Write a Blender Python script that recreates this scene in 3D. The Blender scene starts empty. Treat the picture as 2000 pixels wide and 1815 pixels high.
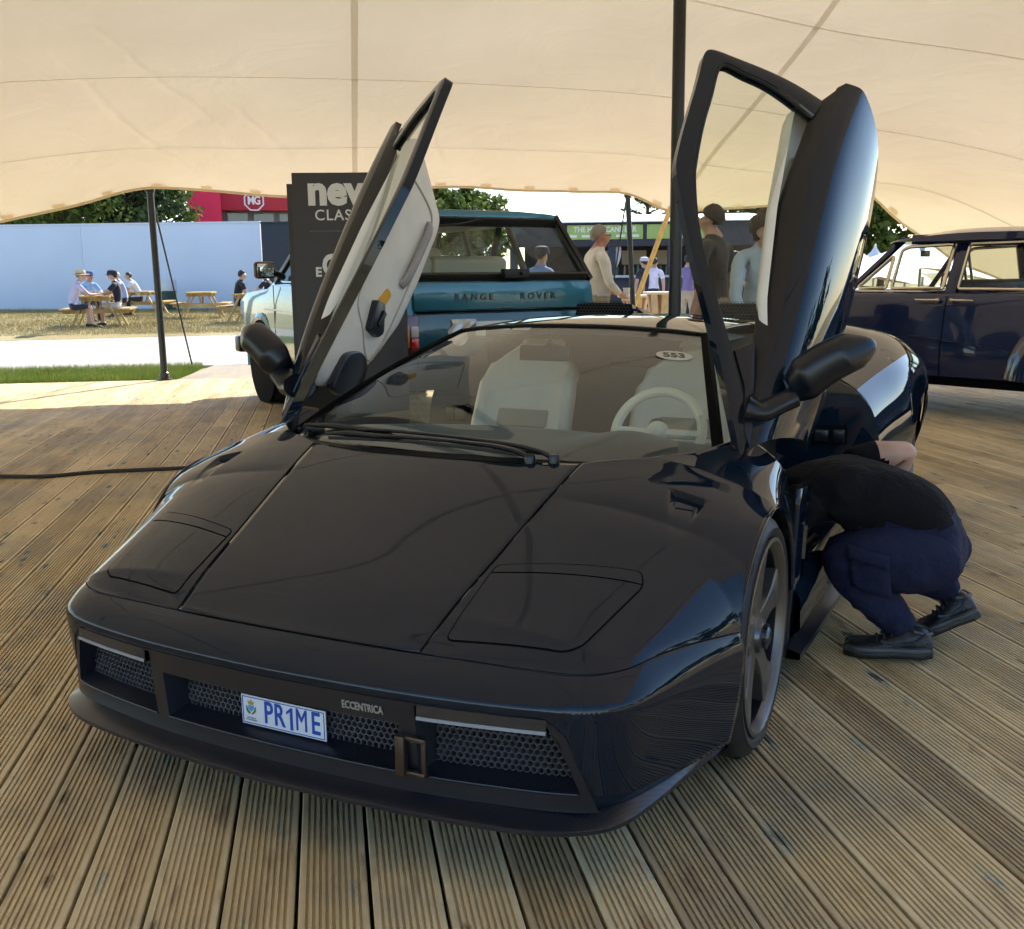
import bpy, bmesh, math, random
import numpy as np
from mathutils import Vector, Matrix
random.seed(7); RNG = np.random.default_rng(7)
R = math.radians; PI = math.pi
SC = bpy.context.scene; COL = SC.collection

# ------------------------------------------------------------------ camera, sky, sun, exposure
CAM_POS = np.array([1.43443, -2.57169, 1.28092]); CAM_YAW = R(-25.7106); CAM_PITCH = R(10.794); CAM_ROLL = R(-0.4544); CAM_F = 1945.28
def _cam_axes():
    cy, sy, cp, sp = math.cos(CAM_YAW), math.sin(CAM_YAW), math.cos(CAM_PITCH), math.sin(CAM_PITCH)
    fwd = np.array([sy*cp, cy*cp, -sp]); right = np.array([cy, -sy, 0.]); up = np.cross(right, fwd)
    cr, sr = math.cos(CAM_ROLL), math.sin(CAM_ROLL)
    return cr*right+sr*up, -sr*right+cr*up, fwd
CR, CU, CF = _cam_axes()
cam = bpy.data.cameras.new('camera'); cam_o = bpy.data.objects.new('camera', cam); COL.objects.link(cam_o)
cam.sensor_width = 36; cam.sensor_fit = 'HORIZONTAL'; cam.lens = 36*CAM_F/2000; cam.clip_start = .05; cam.clip_end = 3000
cam_o.matrix_world = Matrix(((CR[0], CU[0], -CF[0], CAM_POS[0]), (CR[1], CU[1], -CF[1], CAM_POS[1]), (CR[2], CU[2], -CF[2], CAM_POS[2]), (0, 0, 0, 1)))
SC.camera = cam_o
SUN_HEADING, SUN_EL = -5.0, 37.0          # degrees, heading clockwise from +Y
SUN_DIR = Vector((math.sin(R(SUN_HEADING))*math.cos(R(SUN_EL)), math.cos(R(SUN_HEADING))*math.cos(R(SUN_EL)), math.sin(R(SUN_EL))))
W = bpy.data.worlds.new('World'); SC.world = W; W.use_nodes = True
nt = W.node_tree; bgn = nt.nodes['Background']
sky = nt.nodes.new('ShaderNodeTexSky'); sky.sky_type = 'NISHITA'; sky.sun_disc = False
sky.sun_elevation = R(SUN_EL); sky.sun_rotation = R(SUN_HEADING); sky.air_density = 1.0; sky.dust_density = .4; sky.ozone_density = 2.5
nt.links.new(sky.outputs[0], bgn.inputs[0]); bgn.inputs[1].default_value = 0.15
sl = bpy.data.lights.new('sun', 'SUN'); sl.energy = 5.0; sl.angle = R(.53); sl.color = (1, .94, .84)
so = bpy.data.objects.new('sun', sl); COL.objects.link(so); so.rotation_euler = SUN_DIR.to_track_quat('Z', 'Y').to_euler(); so.location = (5, 20, 30)
SC.view_settings.view_transform = 'Standard'; SC.view_settings.look = 'None'; SC.view_settings.gamma = 1.0
SC.view_settings.exposure = 1.1
SC.render.engine = 'CYCLES'; cy = SC.cycles
cy.use_denoising = True
try: cy.denoiser = 'OPENIMAGEDENOISE'
except Exception: pass
cy.use_adaptive_sampling = True; cy.adaptive_threshold = .035; cy.adaptive_min_samples = 12
cy.max_bounces = 8; cy.diffuse_bounces = 3; cy.glossy_bounces = 4; cy.transmission_bounces = 4; cy.transparent_max_bounces = 24
cy.caustics_reflective = False; cy.caustics_refractive = False; cy.sample_clamp_indirect = 6.0

# ------------------------------------------------------------------ placing
def ray(px, py):
    v = CR*(px-1000)/CAM_F - CU*(py-907.5)/CAM_F + CF
    return v
def at_z(px, py, z=0.0):                      # point on the level z that lies behind a photo pixel
    v = ray(px, py); return CAM_POS + v*(z-CAM_POS[2])/v[2]
def at_d(px, py, d):                          # point at horizontal distance d
    v = ray(px, py); return CAM_POS + v*d/math.hypot(v[0], v[1])
HEAD_DECK = -36.094
TA = np.array([math.sin(R(HEAD_DECK)), math.cos(R(HEAD_DECK))]); TO = np.array([TA[1], -TA[0]])   # along / across the boards
def ao(a, o, z=0.0): p = TA*a+TO*o; return np.array([p[0], p[1], z])

# ------------------------------------------------------------------ tagging
def tag(o, label=None, cat=None, group=None, kind=None):
    if label: o['label'] = label
    if cat: o['category'] = cat
    if group: o['group'] = group
    if kind: o['kind'] = kind
    return o
def empty(name, loc=(0, 0, 0), rz=0.0, label=None, cat=None, group=None):
    o = bpy.data.objects.new(name, None); COL.objects.link(o); o.location = Vector([float(v) for v in loc]); o.rotation_euler = (0, 0, rz)
    o.empty_display_size = .1
    return tag(o, label, cat, group)
def link(name, me, parent=None):
    o = bpy.data.objects.new(name, me); COL.objects.link(o)
    if parent is not None: o.parent = parent
    return o
def copy_tree(o, parent=None):
    c = o.copy(); COL.objects.link(c); c.parent = parent
    for ch in list(o.children): copy_tree(ch, c)
    return c

# ------------------------------------------------------------------ meshes
class MB:
    def __init__(s): s.v = []; s.f = []; s.m = []; s.cm = 0
    def add(s, V, F):
        b = len(s.v); s.v += [tuple(float(c) for c in p) for p in V]; s.f += [tuple(i+b for i in f) for f in F]; s.m += [s.cm]*len(F); return b
    def box(s, c, size, M=None, taper=None):
        x, y, z = [k/2 for k in size]; V = []
        for sz in (-1, 1):
            t = 1 if (taper is None or sz < 0) else taper
            for sx, sy in ((-1, -1), (1, -1), (1, 1), (-1, 1)): V.append(Vector((sx*x*t, sy*y*t, sz*z)))
        if M is not None: V = [M @ p for p in V]
        V = [(p[0]+c[0], p[1]+c[1], p[2]+c[2]) for p in V]
        s.add(V, [(3, 2, 1, 0), (4, 5, 6, 7), (0, 1, 5, 4), (1, 2, 6, 5), (2, 3, 7, 6), (3, 0, 4, 7)])
    def beam(s, a, b, w, h, up=(0, 0, 1)):
        a = Vector(a); b = Vector(b); d = (b-a); L = d.length; d.normalize(); u = Vector(up)
        sd = d.cross(u)
        if sd.length < 1e-4: sd = d.cross(Vector((1, 0, 0)))
        sd.normalize(); u = sd.cross(d); V = []
        for p in (a, b):
            for sx, sz in ((-1, -1), (1, -1), (1, 1), (-1, 1)): V.append(p+sd*sx*w/2+u*sz*h/2)
        s.add(V, [(3, 2, 1, 0), (4, 5, 6, 7), (0, 1, 5, 4), (1, 2, 6, 5), (2, 3, 7, 6), (3, 0, 4, 7)])
    def tube(s, path, rad, n=10, caps=True, squash=1.0, closed=False):
        P = [Vector([float(c) for c in p]) for p in path]; m = len(P)
        if not hasattr(rad, '__len__'): rad = [rad]*m
        u = None; V = []
        for i, p in enumerate(P):
            if closed: d = P[(i+1) % m]-P[i-1]
            else: d = P[min(i+1, m-1)]-P[max(i-1, 0)]
            d.normalize()
            if u is None:
                u = d.orthogonal().normalized()
                if abs(d.z) < .9: u = (Vector((0, 0, 1))-d*d.z).normalized()
            u = (u-d*u.dot(d)); u = u.normalized() if u.length > 1e-6 else d.orthogonal().normalized()
            w = d.cross(u)
            for k in range(n):
                a = 2*PI*k/n; V.append(p+(u*math.cos(a)*squash+w*math.sin(a))*rad[i])
        F = []
        for i in range(m if closed else m-1):
            j = (i+1) % m
            for k in range(n): F.append((i*n+k, i*n+(k+1) % n, j*n+(k+1) % n, j*n+k))
        if caps and not closed: F += [tuple(range(n))[::-1], tuple((m-1)*n+k for k in range(n))]
        s.add(V, F)
    def grid(s, P, flip=False, wrap=False):
        P = np.asarray(P, float); a, b = P.shape[:2]; V = P.reshape(-1, 3); F = []
        for i in range(a-1):
            for j in range(b if wrap else b-1):
                k = (j+1) % b
                q = (i*b+j, i*b+k, (i+1)*b+k, (i+1)*b+j); F.append(q[::-1] if flip else q)
        s.add(V, F)
    def lathe(s, prof, c=(0, 0, 0), axis='z', n=24, a0=0, a1=2*PI):
        full = abs(a1-a0-2*PI) < 1e-6; nn = n if full else n+1; V = []
        for r, h in prof:
            for k in range(nn):
                a = a0+(a1-a0)*k/n; x, y = r*math.cos(a), r*math.sin(a)
                p = {'z': (x, y, h), 'x': (h, x, y), 'y': (y, h, x)}[axis]
                V.append((p[0]+c[0], p[1]+c[1], p[2]+c[2]))
        F = []
        for i in range(len(prof)-1):
            for k in range(n):
                k2 = (k+1) % nn; F.append((i*nn+k, i*nn+k2, (i+1)*nn+k2, (i+1)*nn+k))
        s.add(V, F)
    def prism(s, pts, d0, d1, fn):                # outline in 2D, extruded d0..d1 through fn(u,v,d)->xyz
        n = len(pts); V = [fn(p[0], p[1], d0) for p in pts]+[fn(p[0], p[1], d1) for p in pts]
        s.add(V, [tuple(range(n))[::-1], tuple(range(n, 2*n))]+[(i, (i+1) % n, n+(i+1) % n, n+i) for i in range(n)])
    def sphere(s, c, r, n=12, m=8, fn=None):
        V = []
        rr = r if hasattr(r, '__len__') else (r, r, r)
        for i in range(m+1):
            t = PI*i/m
            for k in range(n):
                a = 2*PI*k/n; p = np.array([math.sin(t)*math.cos(a), math.sin(t)*math.sin(a), math.cos(t)])
                if fn: p = fn(p)
                V.append((c[0]+p[0]*rr[0], c[1]+p[1]*rr[1], c[2]+p[2]*rr[2]))
        F = []
        for i in range(m):
            for k in range(n): F.append((i*n+k, (i+1)*n+k, (i+1)*n+(k+1) % n, i*n+(k+1) % n))
        s.add(V, F)
    def build(s, name, mat=None, parent=None, smooth=True, bevel=0.0, seg=2, sharp=35, weld=False, solid=0.0, sub=0):
        me = bpy.data.meshes.new(name); me.from_pydata(s.v, [], s.f)
        mats = mat if isinstance(mat, (list, tuple)) else [mat]
        for m_ in mats:
            if m_ is not None: me.materials.append(m_)
        if len(mats) > 1: me.polygons.foreach_set('material_index', s.m)
        bm = bmesh.new(); bm.from_mesh(me)
        if weld: bmesh.ops.remove_doubles(bm, verts=bm.verts, dist=1e-5)
        bmesh.ops.recalc_face_normals(bm, faces=bm.faces)
        if bevel > 0:
            es = [e for e in bm.edges if len(e.link_faces) == 2 and e.calc_face_angle(0) > R(30)]
            bmesh.ops.bevel(bm, geom=es, offset=bevel, segments=seg, affect='EDGES', profile=.5, clamp_overlap=True)
        if smooth:
            for f in bm.faces: f.smooth = True
            lim = R(sharp)
            for e in bm.edges:
                if len(e.link_faces) == 2 and e.calc_face_angle(0) > lim: e.smooth = False
        bm.to_mesh(me); bm.free()
        o = link(name, me, parent)
        if solid: md = o.modifiers.new('s', 'SOLIDIFY'); md.thickness = solid; md.offset = -1
        if sub: md = o.modifiers.new('d', 'SUBSURF'); md.levels = sub; md.render_levels = sub
        return o
def csp(x, X, Y):                                 # natural cubic spline, smooth in curvature
    X = np.asarray(X, float); Y = np.asarray(Y, float); x = np.clip(np.asarray(x, float), X[0], X[-1]); n = len(X); h = np.diff(X); A = np.eye(n); b = np.zeros((n,)+Y.shape[1:])
    for i in range(1, n-1): A[i, i-1] = h[i-1]; A[i, i] = 2*(h[i-1]+h[i]); A[i, i+1] = h[i]; b[i] = 6*((Y[i+1]-Y[i])/h[i]-(Y[i]-Y[i-1])/h[i-1])
    M = np.linalg.solve(A, b.reshape(n, -1)).reshape(b.shape); k = np.clip(np.searchsorted(X, x)-1, 0, n-2); hk = h[k]; a = (X[k+1]-x)/hk; c = (x-X[k])/hk
    if Y.ndim > 1: sh_ = np.shape(a)+(1,)*(Y.ndim-1); a, c, hk = np.reshape(a, sh_), np.reshape(c, sh_), np.reshape(hk, sh_)
    return a*Y[k]+c*Y[k+1]+((a**3-a)*M[k]+(c**3-c)*M[k+1])*hk*hk/6
def spl(P, n, closed=False):                      # smooth curve through points, n samples
    P = np.asarray(P, float); m = len(P)
    if not closed: return P[0]+np.linspace(0, 1, n)[:, None]*(P[1]-P[0]) if m == 2 else csp(np.linspace(0, m-1, n), np.arange(m), P)
    Q = np.concatenate([P[-3:], P, P[:4]]); return csp(3+np.linspace(0, m, n, endpoint=False), np.arange(len(Q)), Q)
def itp(x, X, Y):                                 # smooth 1-D table lookup (monotone cubic)
    X = np.asarray(X, float); Y = np.asarray(Y, float); x = np.asarray(x, float)
    h = np.diff(X); d = np.diff(Y)/h; m = np.zeros_like(Y); m[0] = d[0]; m[-1] = d[-1]
    for i in range(1, len(X)-1):
        m[i] = 0 if d[i-1]*d[i] <= 0 else (h[i-1]+h[i])*3/((2*h[i]+h[i-1])/d[i-1]+(h[i]+2*h[i-1])/d[i])
    k = np.clip(np.searchsorted(X, x)-1, 0, len(X)-2); t = np.clip((x-X[k])/h[k], 0, 1)
    return (2*t**3-3*t**2+1)*Y[k]+(t**3-2*t**2+t)*h[k]*m[k]+(-2*t**3+3*t**2)*Y[k+1]+(t**3-t**2)*h[k]*m[k+1]
def fastmesh(name, V, F, mat, parent=None, smooth=False):     # big arrays: F is (n,3) or (n,4)
    V = np.asarray(V, np.float32); F = np.asarray(F, np.int32); me = bpy.data.meshes.new(name); k = F.shape[1]
    me.vertices.add(len(V)); me.vertices.foreach_set('co', V.ravel()); me.loops.add(F.size); me.loops.foreach_set('vertex_index', F.ravel())
    me.polygons.add(len(F)); me.polygons.foreach_set('loop_start', np.arange(0, F.size, k, dtype=np.int32)); me.polygons.foreach_set('loop_total', np.full(len(F), k, np.int32))
    if smooth: me.polygons.foreach_set('use_smooth', np.ones(len(F), bool))
    me.materials.append(mat); me.update(calc_edges=True); me.validate(); return link(name, me, parent)
_FONT = None
def text(name, s, mat, parent, M, size=.1, extrude=.002, bold=0.0, space=1.0, sx=1.0):
    cu = bpy.data.curves.new(name, 'FONT'); cu.body = s; cu.size = size; cu.extrude = extrude; cu.align_x = 'CENTER'; cu.align_y = 'CENTER'
    cu.offset = bold; cu.space_character = space; cu.resolution_u = 3
    o = bpy.data.objects.new(name, cu); COL.objects.link(o)
    dg = bpy.context.evaluated_depsgraph_get(); me = bpy.data.meshes.new_from_object(o.evaluated_get(dg)); bpy.data.objects.remove(o); bpy.data.curves.remove(cu)
    if sx != 1.0: me.transform(Matrix.Diagonal((sx, 1, 1, 1)))
    me.transform(M); me.materials.clear(); me.materials.append(mat); return link(name, me, parent)
def frame(o, x, y):                               # matrix with given origin, x axis and y axis
    o = Vector([float(v) for v in o]); x = Vector([float(v) for v in x]).normalized(); y = Vector([float(v) for v in y]); z = x.cross(y).normalized(); y = z.cross(x)
    return Matrix(((x.x, y.x, z.x, o.x), (x.y, y.y, z.y, o.y), (x.z, y.z, z.z, o.z), (0, 0, 0, 1)))

# ------------------------------------------------------------------ materials
def srgb(*c): return tuple(((v/255)/12.92 if v/255 <= .04045 else ((v/255+.055)/1.055)**2.4) for v in c)
MATS = {}
def mat(name, col=(.5, .5, .5), rough=.5, metal=0.0, coat=0.0, spec=.5, var=0.0, vscale=8.0, bump=0.0, bscale=60.0, emit=None, coat_r=.03, sheen=0.0, bdist=.01):
    if name in MATS: return MATS[name]
    m = bpy.data.materials.new(name); m.use_nodes = True; n = m.node_tree.nodes; l = m.node_tree.links; b = n['Principled BSDF']
    b.inputs['Base Color'].default_value = (*col[:3], 1); b.inputs['Roughness'].default_value = rough; b.inputs['Metallic'].default_value = metal
    b.inputs['Coat Weight'].default_value = coat; b.inputs['Coat Roughness'].default_value = coat_r; b.inputs['Specular IOR Level'].default_value = spec
    if sheen: b.inputs['Sheen Weight'].default_value = sheen
    if emit: b.inputs['Emission Color'].default_value = (*emit[:3], 1); b.inputs['Emission Strength'].default_value = emit[3]
    if var > 0 or bump > 0: tc = n.new('ShaderNodeTexCoord')
    if var > 0:
        t = n.new('ShaderNodeTexNoise'); t.inputs['Scale'].default_value = vscale; t.inputs['Detail'].default_value = 5
        l.new(tc.outputs['Object'], t.inputs['Vector'])
        r = n.new('ShaderNodeMapRange'); r.inputs[1].default_value = .3; r.inputs[2].default_value = .7; r.inputs[3].default_value = 1-var; r.inputs[4].default_value = 1+var
        l.new(t.outputs[0], r.inputs[0]); h = n.new('ShaderNodeHueSaturation'); h.inputs['Color'].default_value = (*col[:3], 1)
        l.new(r.outputs[0], h.inputs['Value']); l.new(h.outputs[0], b.inputs['Base Color'])
    if bump > 0:
        t = n.new('ShaderNodeTexNoise'); t.inputs['Scale'].default_value = bscale; t.inputs['Detail'].default_value = 4; l.new(tc.outputs['Object'], t.inputs['Vector'])
        bp = n.new('ShaderNodeBump'); bp.inputs['Strength'].default_value = bump; bp.inputs['Distance'].default_value = bdist; l.new(t.outputs[0], bp.inputs['Height']); l.new(bp.outputs[0], b.inputs['Normal'])
    MATS[name] = m; return m
def glass(name, tint=(.9, .95, .92), dark=1.0, rough=0.0, refl=1.0):   # thin sheet: tinted see-through plus mirror by Fresnel
    if name in MATS: return MATS[name]
    m = bpy.data.materials.new(name); m.use_nodes = True; n = m.node_tree.nodes; l = m.node_tree.links; n.clear()
    out = n.new('ShaderNodeOutputMaterial'); mx = n.new('ShaderNodeMixShader'); tr = n.new('ShaderNodeBsdfTransparent'); gl = n.new('ShaderNodeBsdfGlossy'); fr = n.new('ShaderNodeFresnel')
    tr.inputs[0].default_value = (*[c*dark for c in tint], 1); gl.inputs['Roughness'].default_value = rough; gl.inputs[0].default_value = (refl, refl, refl, 1); ge = n.new('ShaderNodeNewGeometry'); io = n.new('ShaderNodeMath'); io.operation = 'MULTIPLY_ADD'; io.inputs[1].default_value = 1/1.55-1.55; io.inputs[2].default_value = 1.55
    l.new(ge.outputs['Backfacing'], io.inputs[0]); l.new(io.outputs[0], fr.inputs[0])
    l.new(fr.outputs[0], mx.inputs[0]); l.new(tr.outputs[0], mx.inputs[1]); l.new(gl.outputs[0], mx.inputs[2]); l.new(mx.outputs[0], out.inputs[0])
    MATS[name] = m; return m
# ================================================================== the setting: ground, path, deck
def grass_mat(name, c1, c2, c3, scale=3.0):
    m = bpy.data.materials.new(name); m.use_nodes = True; n = m.node_tree.nodes; l = m.node_tree.links; b = n['Principled BSDF']; b.inputs['Roughness'].default_value = .9; b.inputs['Specular IOR Level'].default_value = .15
    tc = n.new('ShaderNodeTexCoord'); a = n.new('ShaderNodeTexNoise'); a.inputs['Scale'].default_value = scale*.12; a.inputs['Detail'].default_value = 6; l.new(tc.outputs['Object'], a.inputs['Vector'])
    f = n.new('ShaderNodeTexNoise'); f.inputs['Scale'].default_value = scale*6; f.inputs['Detail'].default_value = 4; l.new(tc.outputs['Object'], f.inputs['Vector'])
    ad = n.new('ShaderNodeMath'); ad.operation = 'MULTIPLY_ADD'; l.new(f.outputs[0], ad.inputs[0]); ad.inputs[1].default_value = .45; l.new(a.outputs[0], ad.inputs[2])
    r = n.new('ShaderNodeValToRGB'); e = r.color_ramp.elements; e[0].position = .45; e[0].color = (*c1, 1); e[1].position = .95; e[1].color = (*c3, 1); k = e.new(.7); k.color = (*c2, 1)
    l.new(ad.outputs[0], r.inputs[0]); l.new(r.outputs[0], b.inputs['Base Color'])
    return m
M_DRY = grass_mat('dry_grass', (.22, .18, .07), (.36, .29, .13), (.46, .38, .2))
M_GREEN = grass_mat('green_grass', (.15, .20, .045), (.27, .33, .085), (.42, .42, .16))
GZ = -.10                                             # ground level; the deck top is 0
mb = MB(); N = 24; S = 900.0
mb.grid([[(-S+2*S*i/N, -S+2*S*j/N, GZ) for j in range(N+1)] for i in range(N+1)]); tag(mb.build('ground', M_DRY), kind='structure')

def wood(name, cols, knot=True, sheen_rough=.58, dirs=None):
    """weathered softwood: grain along the board, a tint of its own for each board, greenish knots"""
    m = bpy.data.materials.new(name); m.use_nodes = True; n = m.node_tree.nodes; l = m.node_tree.links; b = n['Principled BSDF']; b.inputs['Roughness'].default_value = sheen_rough; b.inputs['Specular IOR Level'].default_value = .32
    tc = n.new('ShaderNodeTexCoord'); oi = n.new('ShaderNodeObjectInfo')
    def dot(v):
        d = n.new('ShaderNodeVectorMath'); d.operation = 'DOT_PRODUCT'; l.new(tc.outputs['Object'], d.inputs[0]); d.inputs[1].default_value = v; return d.outputs['Value']
    ta, to = dirs if dirs else ((TA[0], TA[1], 0), (TO[0], TO[1], 0))
    al, ac = dot(ta), dot(to)
    def mth(op, a, bb=None, c=None):
        q = n.new('ShaderNodeMath'); q.operation = op
        for i, v in enumerate((a, bb, c)):
            if v is None: continue
            if hasattr(v, 'links'): l.new(v, q.inputs[i])
            else: q.inputs[i].default_value = v
        return q.outputs[0]
    rnd = mth('MULTIPLY', oi.outputs['Random'], 37.0)
    def comb(sa, sc_, zz):
        c = n.new('ShaderNodeCombineXYZ'); l.new(mth('MULTIPLY', ac, sc_), c.inputs[0]); l.new(mth('MULTIPLY_ADD', al, sa, rnd), c.inputs[1]); l.new(zz, c.inputs[2]); return c.outputs[0]
    g = n.new('ShaderNodeTexNoise'); g.inputs['Scale'].default_value = 1; g.inputs['Detail'].default_value = 7; g.inputs['Roughness'].default_value = .65; l.new(comb(1.6, 70, rnd), g.inputs['Vector'])
    p = n.new('ShaderNodeTexNoise'); p.inputs['Scale'].default_value = 1; p.inputs['Detail'].default_value = 5; l.new(comb(1.3, 5, rnd), p.inputs['Vector'])
    v = mth('ADD', mth('MULTIPLY', g.outputs[0], .45), mth('MULTIPLY', p.outputs[0], .55))
    v = mth('ADD', v, mth('MULTIPLY', mth('SUBTRACT', oi.outputs['Random'], .5), .22))
    r = n.new('ShaderNodeValToRGB'); e = r.color_ramp.elements; e[0].position = .28; e[0].color = (*cols[0], 1); e[1].position = .74; e[1].color = (*cols[2], 1); k = e.new(.5); k.color = (*cols[1], 1); l.new(v, r.inputs[0])
    colr = r.outputs[0]
    if knot:
        def spots(sa, sc_, lim, soft, colour, amt):
            nonlocal colr
            vo = n.new('ShaderNodeTexVoronoi'); vo.inputs['Scale'].default_value = 1; vo.inputs['Randomness'].default_value = 1; l.new(comb(sa, sc_, rnd), vo.inputs['Vector'])
            wob = n.new('ShaderNodeTexNoise'); wob.inputs['Scale'].default_value = 1; wob.inputs['Detail'].default_value = 4; l.new(comb(60, 60, rnd), wob.inputs['Vector'])
            mr = n.new('ShaderNodeMapRange'); mr.interpolation_type = 'SMOOTHSTEP'; mr.inputs[1].default_value = lim; mr.inputs[2].default_value = lim-soft; mr.inputs[3].default_value = 0; mr.inputs[4].default_value = amt
            l.new(mth('ADD', vo.outputs['Distance'], mth('MULTIPLY', mth('SUBTRACT', wob.outputs[0], .5), lim*1.1)), mr.inputs[0])
            mx = n.new('ShaderNodeMix'); mx.data_type = 'RGBA'; l.new(mr.outputs[0], mx.inputs['Factor']); l.new(colr, mx.inputs['A']); mx.inputs['B'].default_value = (*colour, 1); colr = mx.outputs['Result']
        spots(2.3, 8.0, .22, .12, (.40, .42, .32), .8)
        spots(2.3, 8.0, .12, .06, (.09, .085, .06), .9)
        spots(3.1, 9.0, .14, .09, (.09, .065, .04), .7)
    if knot:                                           # grey weathering and trodden dirt in patches that ignore the joints
        wn = n.new('ShaderNodeTexNoise'); wn.inputs['Scale'].default_value = 1.3; wn.inputs['Detail'].default_value = 9; wn.inputs['Roughness'].default_value = .68; l.new(tc.outputs['Object'], wn.inputs['Vector'])
        wr = n.new('ShaderNodeMapRange'); wr.inputs[1].default_value = .46; wr.inputs[2].default_value = .70; wr.inputs[3].default_value = 0; wr.inputs[4].default_value = .72; l.new(wn.outputs[0], wr.inputs[0])
        wx = n.new('ShaderNodeMix'); wx.data_type = 'RGBA'; l.new(wr.outputs[0], wx.inputs['Factor']); l.new(colr, wx.inputs['A']); wx.inputs['B'].default_value = (.30, .265, .20, 1); colr = wx.outputs['Result']
        st = n.new('ShaderNodeTexNoise'); st.inputs['Scale'].default_value = 1; st.inputs['Detail'].default_value = 6; l.new(comb(5, 26, rnd), st.inputs['Vector'])
        sr = n.new('ShaderNodeMapRange'); sr.inputs[1].default_value = .58; sr.inputs[2].default_value = .74; sr.inputs[3].default_value = 0; sr.inputs[4].default_value = .6; l.new(st.outputs[0], sr.inputs[0])
        sx_ = n.new('ShaderNodeMix'); sx_.data_type = 'RGBA'; l.new(sr.outputs[0], sx_.inputs['Factor']); l.new(colr, sx_.inputs['A']); sx_.inputs['B'].default_value = (.26, .15, .09, 1); colr = sx_.outputs['Result']
    l.new(colr, b.inputs['Base Color'])
    bp = n.new('ShaderNodeBump'); bp.inputs['Strength'].default_value = .35; bp.inputs['Distance'].default_value = .003; l.new(g.outputs[0], bp.inputs['Height']); l.new(bp.outputs[0], b.inputs['Normal'])
    return m
M_DECK = wood('deck_wood', ((.38, .265, .135), (.68, .505, .262), (.86, .68, .40)))
M_JOIST = mat('deck_underframe', (.03, .024, .016), .9)

# the deck: each board is a piece of its own with nine grooves
PITCH, OFF0, BW, BT = .1525, -.468, .1440, .028
def board_profile():
    w = BW/2; pts = [(-w, -BT), (-w, -.0025), (-w+.0025, 0)]; ng = 9; gw = .0066; gd = .0068; step = (BW-.022)/ng
    for i in range(ng):
        c = -w+.011+step*(i+.5); pts += [(c-gw/2, 0), (c-gw/2+.0012, -gd), (c+gw/2-.0012, -gd), (c+gw/2, 0)]
    return pts+[(w-.0025, 0), (w, -.0025), (w, -BT)]
PROF = board_profile()
deck = empty('deck', (0, 0, 0)); tag(deck, 'grooved softwood deck laid under the tent', kind='structure')
D1 = (np.array([-6.79, 3.60]), np.array([-6.14, 7.34])); D2 = (np.array([-8.46, 4.89]), np.array([-7.96, 7.03]))   # diagonal joints at the far left
def cut_at(o, L):                                     # where a board line with offset o crosses the joint L (along value)
    p, q = L; d = q-p; dn = d@TO
    t = (o-p@TO)/dn; return (p+d*t)@TA
A_FAR, A_NEAR = 10.33, -6.0
def add_board(mb, o0, fa, fb, dz):
    n = len(PROF); V = []
    for fn in (fa, fb):
        for u, z in PROF: V.append(ao(fn(o0+u), o0+u, z+dz))
    mb.add(V, [(i, i+1, n+i+1, n+i) for i in range(n-1)]+[(n-1, 0, n, 2*n-1), tuple(range(n))[::-1], tuple(range(n, 2*n))])
rest = MB(); nb = 0
for k in range(-34, 78):
    o0 = OFF0+PITCH*(k+.5); cuts = []
    for L in (D1, D2):
        a = cut_at(o0, L)
        if 4.5 < a < A_FAR-.3: cuts.append((a, L))
    ends = [(A_NEAR, None)]+sorted(cuts, key=lambda t: t[0])+[(A_FAR, None)]
    segs = []
    for (a, La), (b, Lb) in zip(ends[:-1], ends[1:]):
        mids = [a]; x = a+(2.0+1.7*random.random() if b-a > 8 else 99)
        while x < b-.8: mids.append(x); x += 4.8
        mids.append(b)
        for i in range(len(mids)-1): segs.append((mids[i], La if i == 0 else None, mids[i+1], Lb if i == len(mids)-2 else None))
    for a, La, b, Lb in segs:
        fa = (lambda o, L=La: cut_at(o, L)+.004) if La else (lambda o, a=a: a+.0015)
        fb = (lambda o, L=Lb: cut_at(o, L)-.004) if Lb else (lambda o, b=b: b-.0015)
        ca, cb = ao(a, o0), ao(b, o0)
        def inview(P):
            q = P-CAM_POS; zc = q@CF
            if zc < .3: return False
            u, v = 1000+CAM_F*(q@CR)/zc, 907-CAM_F*(q@CU)/zc
            return -30 < u < 2030 and v < 1850
        vis = any(inview(ca+(cb-ca)*t) for t in np.linspace(0, 1, 24))
        dz = random.uniform(-.0012, .0012)
        if vis and nb < 299:
            mb = MB(); add_board(mb, o0, fa, fb, dz); mb.build('board', M_DECK, deck, smooth=False); nb += 1
        else: add_board(rest, o0, fa, fb, dz)
if rest.v: tag(rest.build('boards_out_of_sight', M_DECK, deck, smooth=False), kind='stuff')
mb = MB(); c0 = [ao(A_NEAR, -6), ao(A_FAR-.02, -6), ao(A_FAR-.02, 12), ao(A_NEAR, 12)]
mb.add([(p[0], p[1], -.034) for p in c0], [(0, 1, 2, 3)]); mb.build('underframe', M_JOIST, deck)
mb = MB(); mb.beam(ao(A_FAR+.0, -6, -.055), ao(A_FAR+.0, 12, -.055), .03, .1); mb.build('edge_board', M_DECK, deck, smooth=False)

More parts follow.
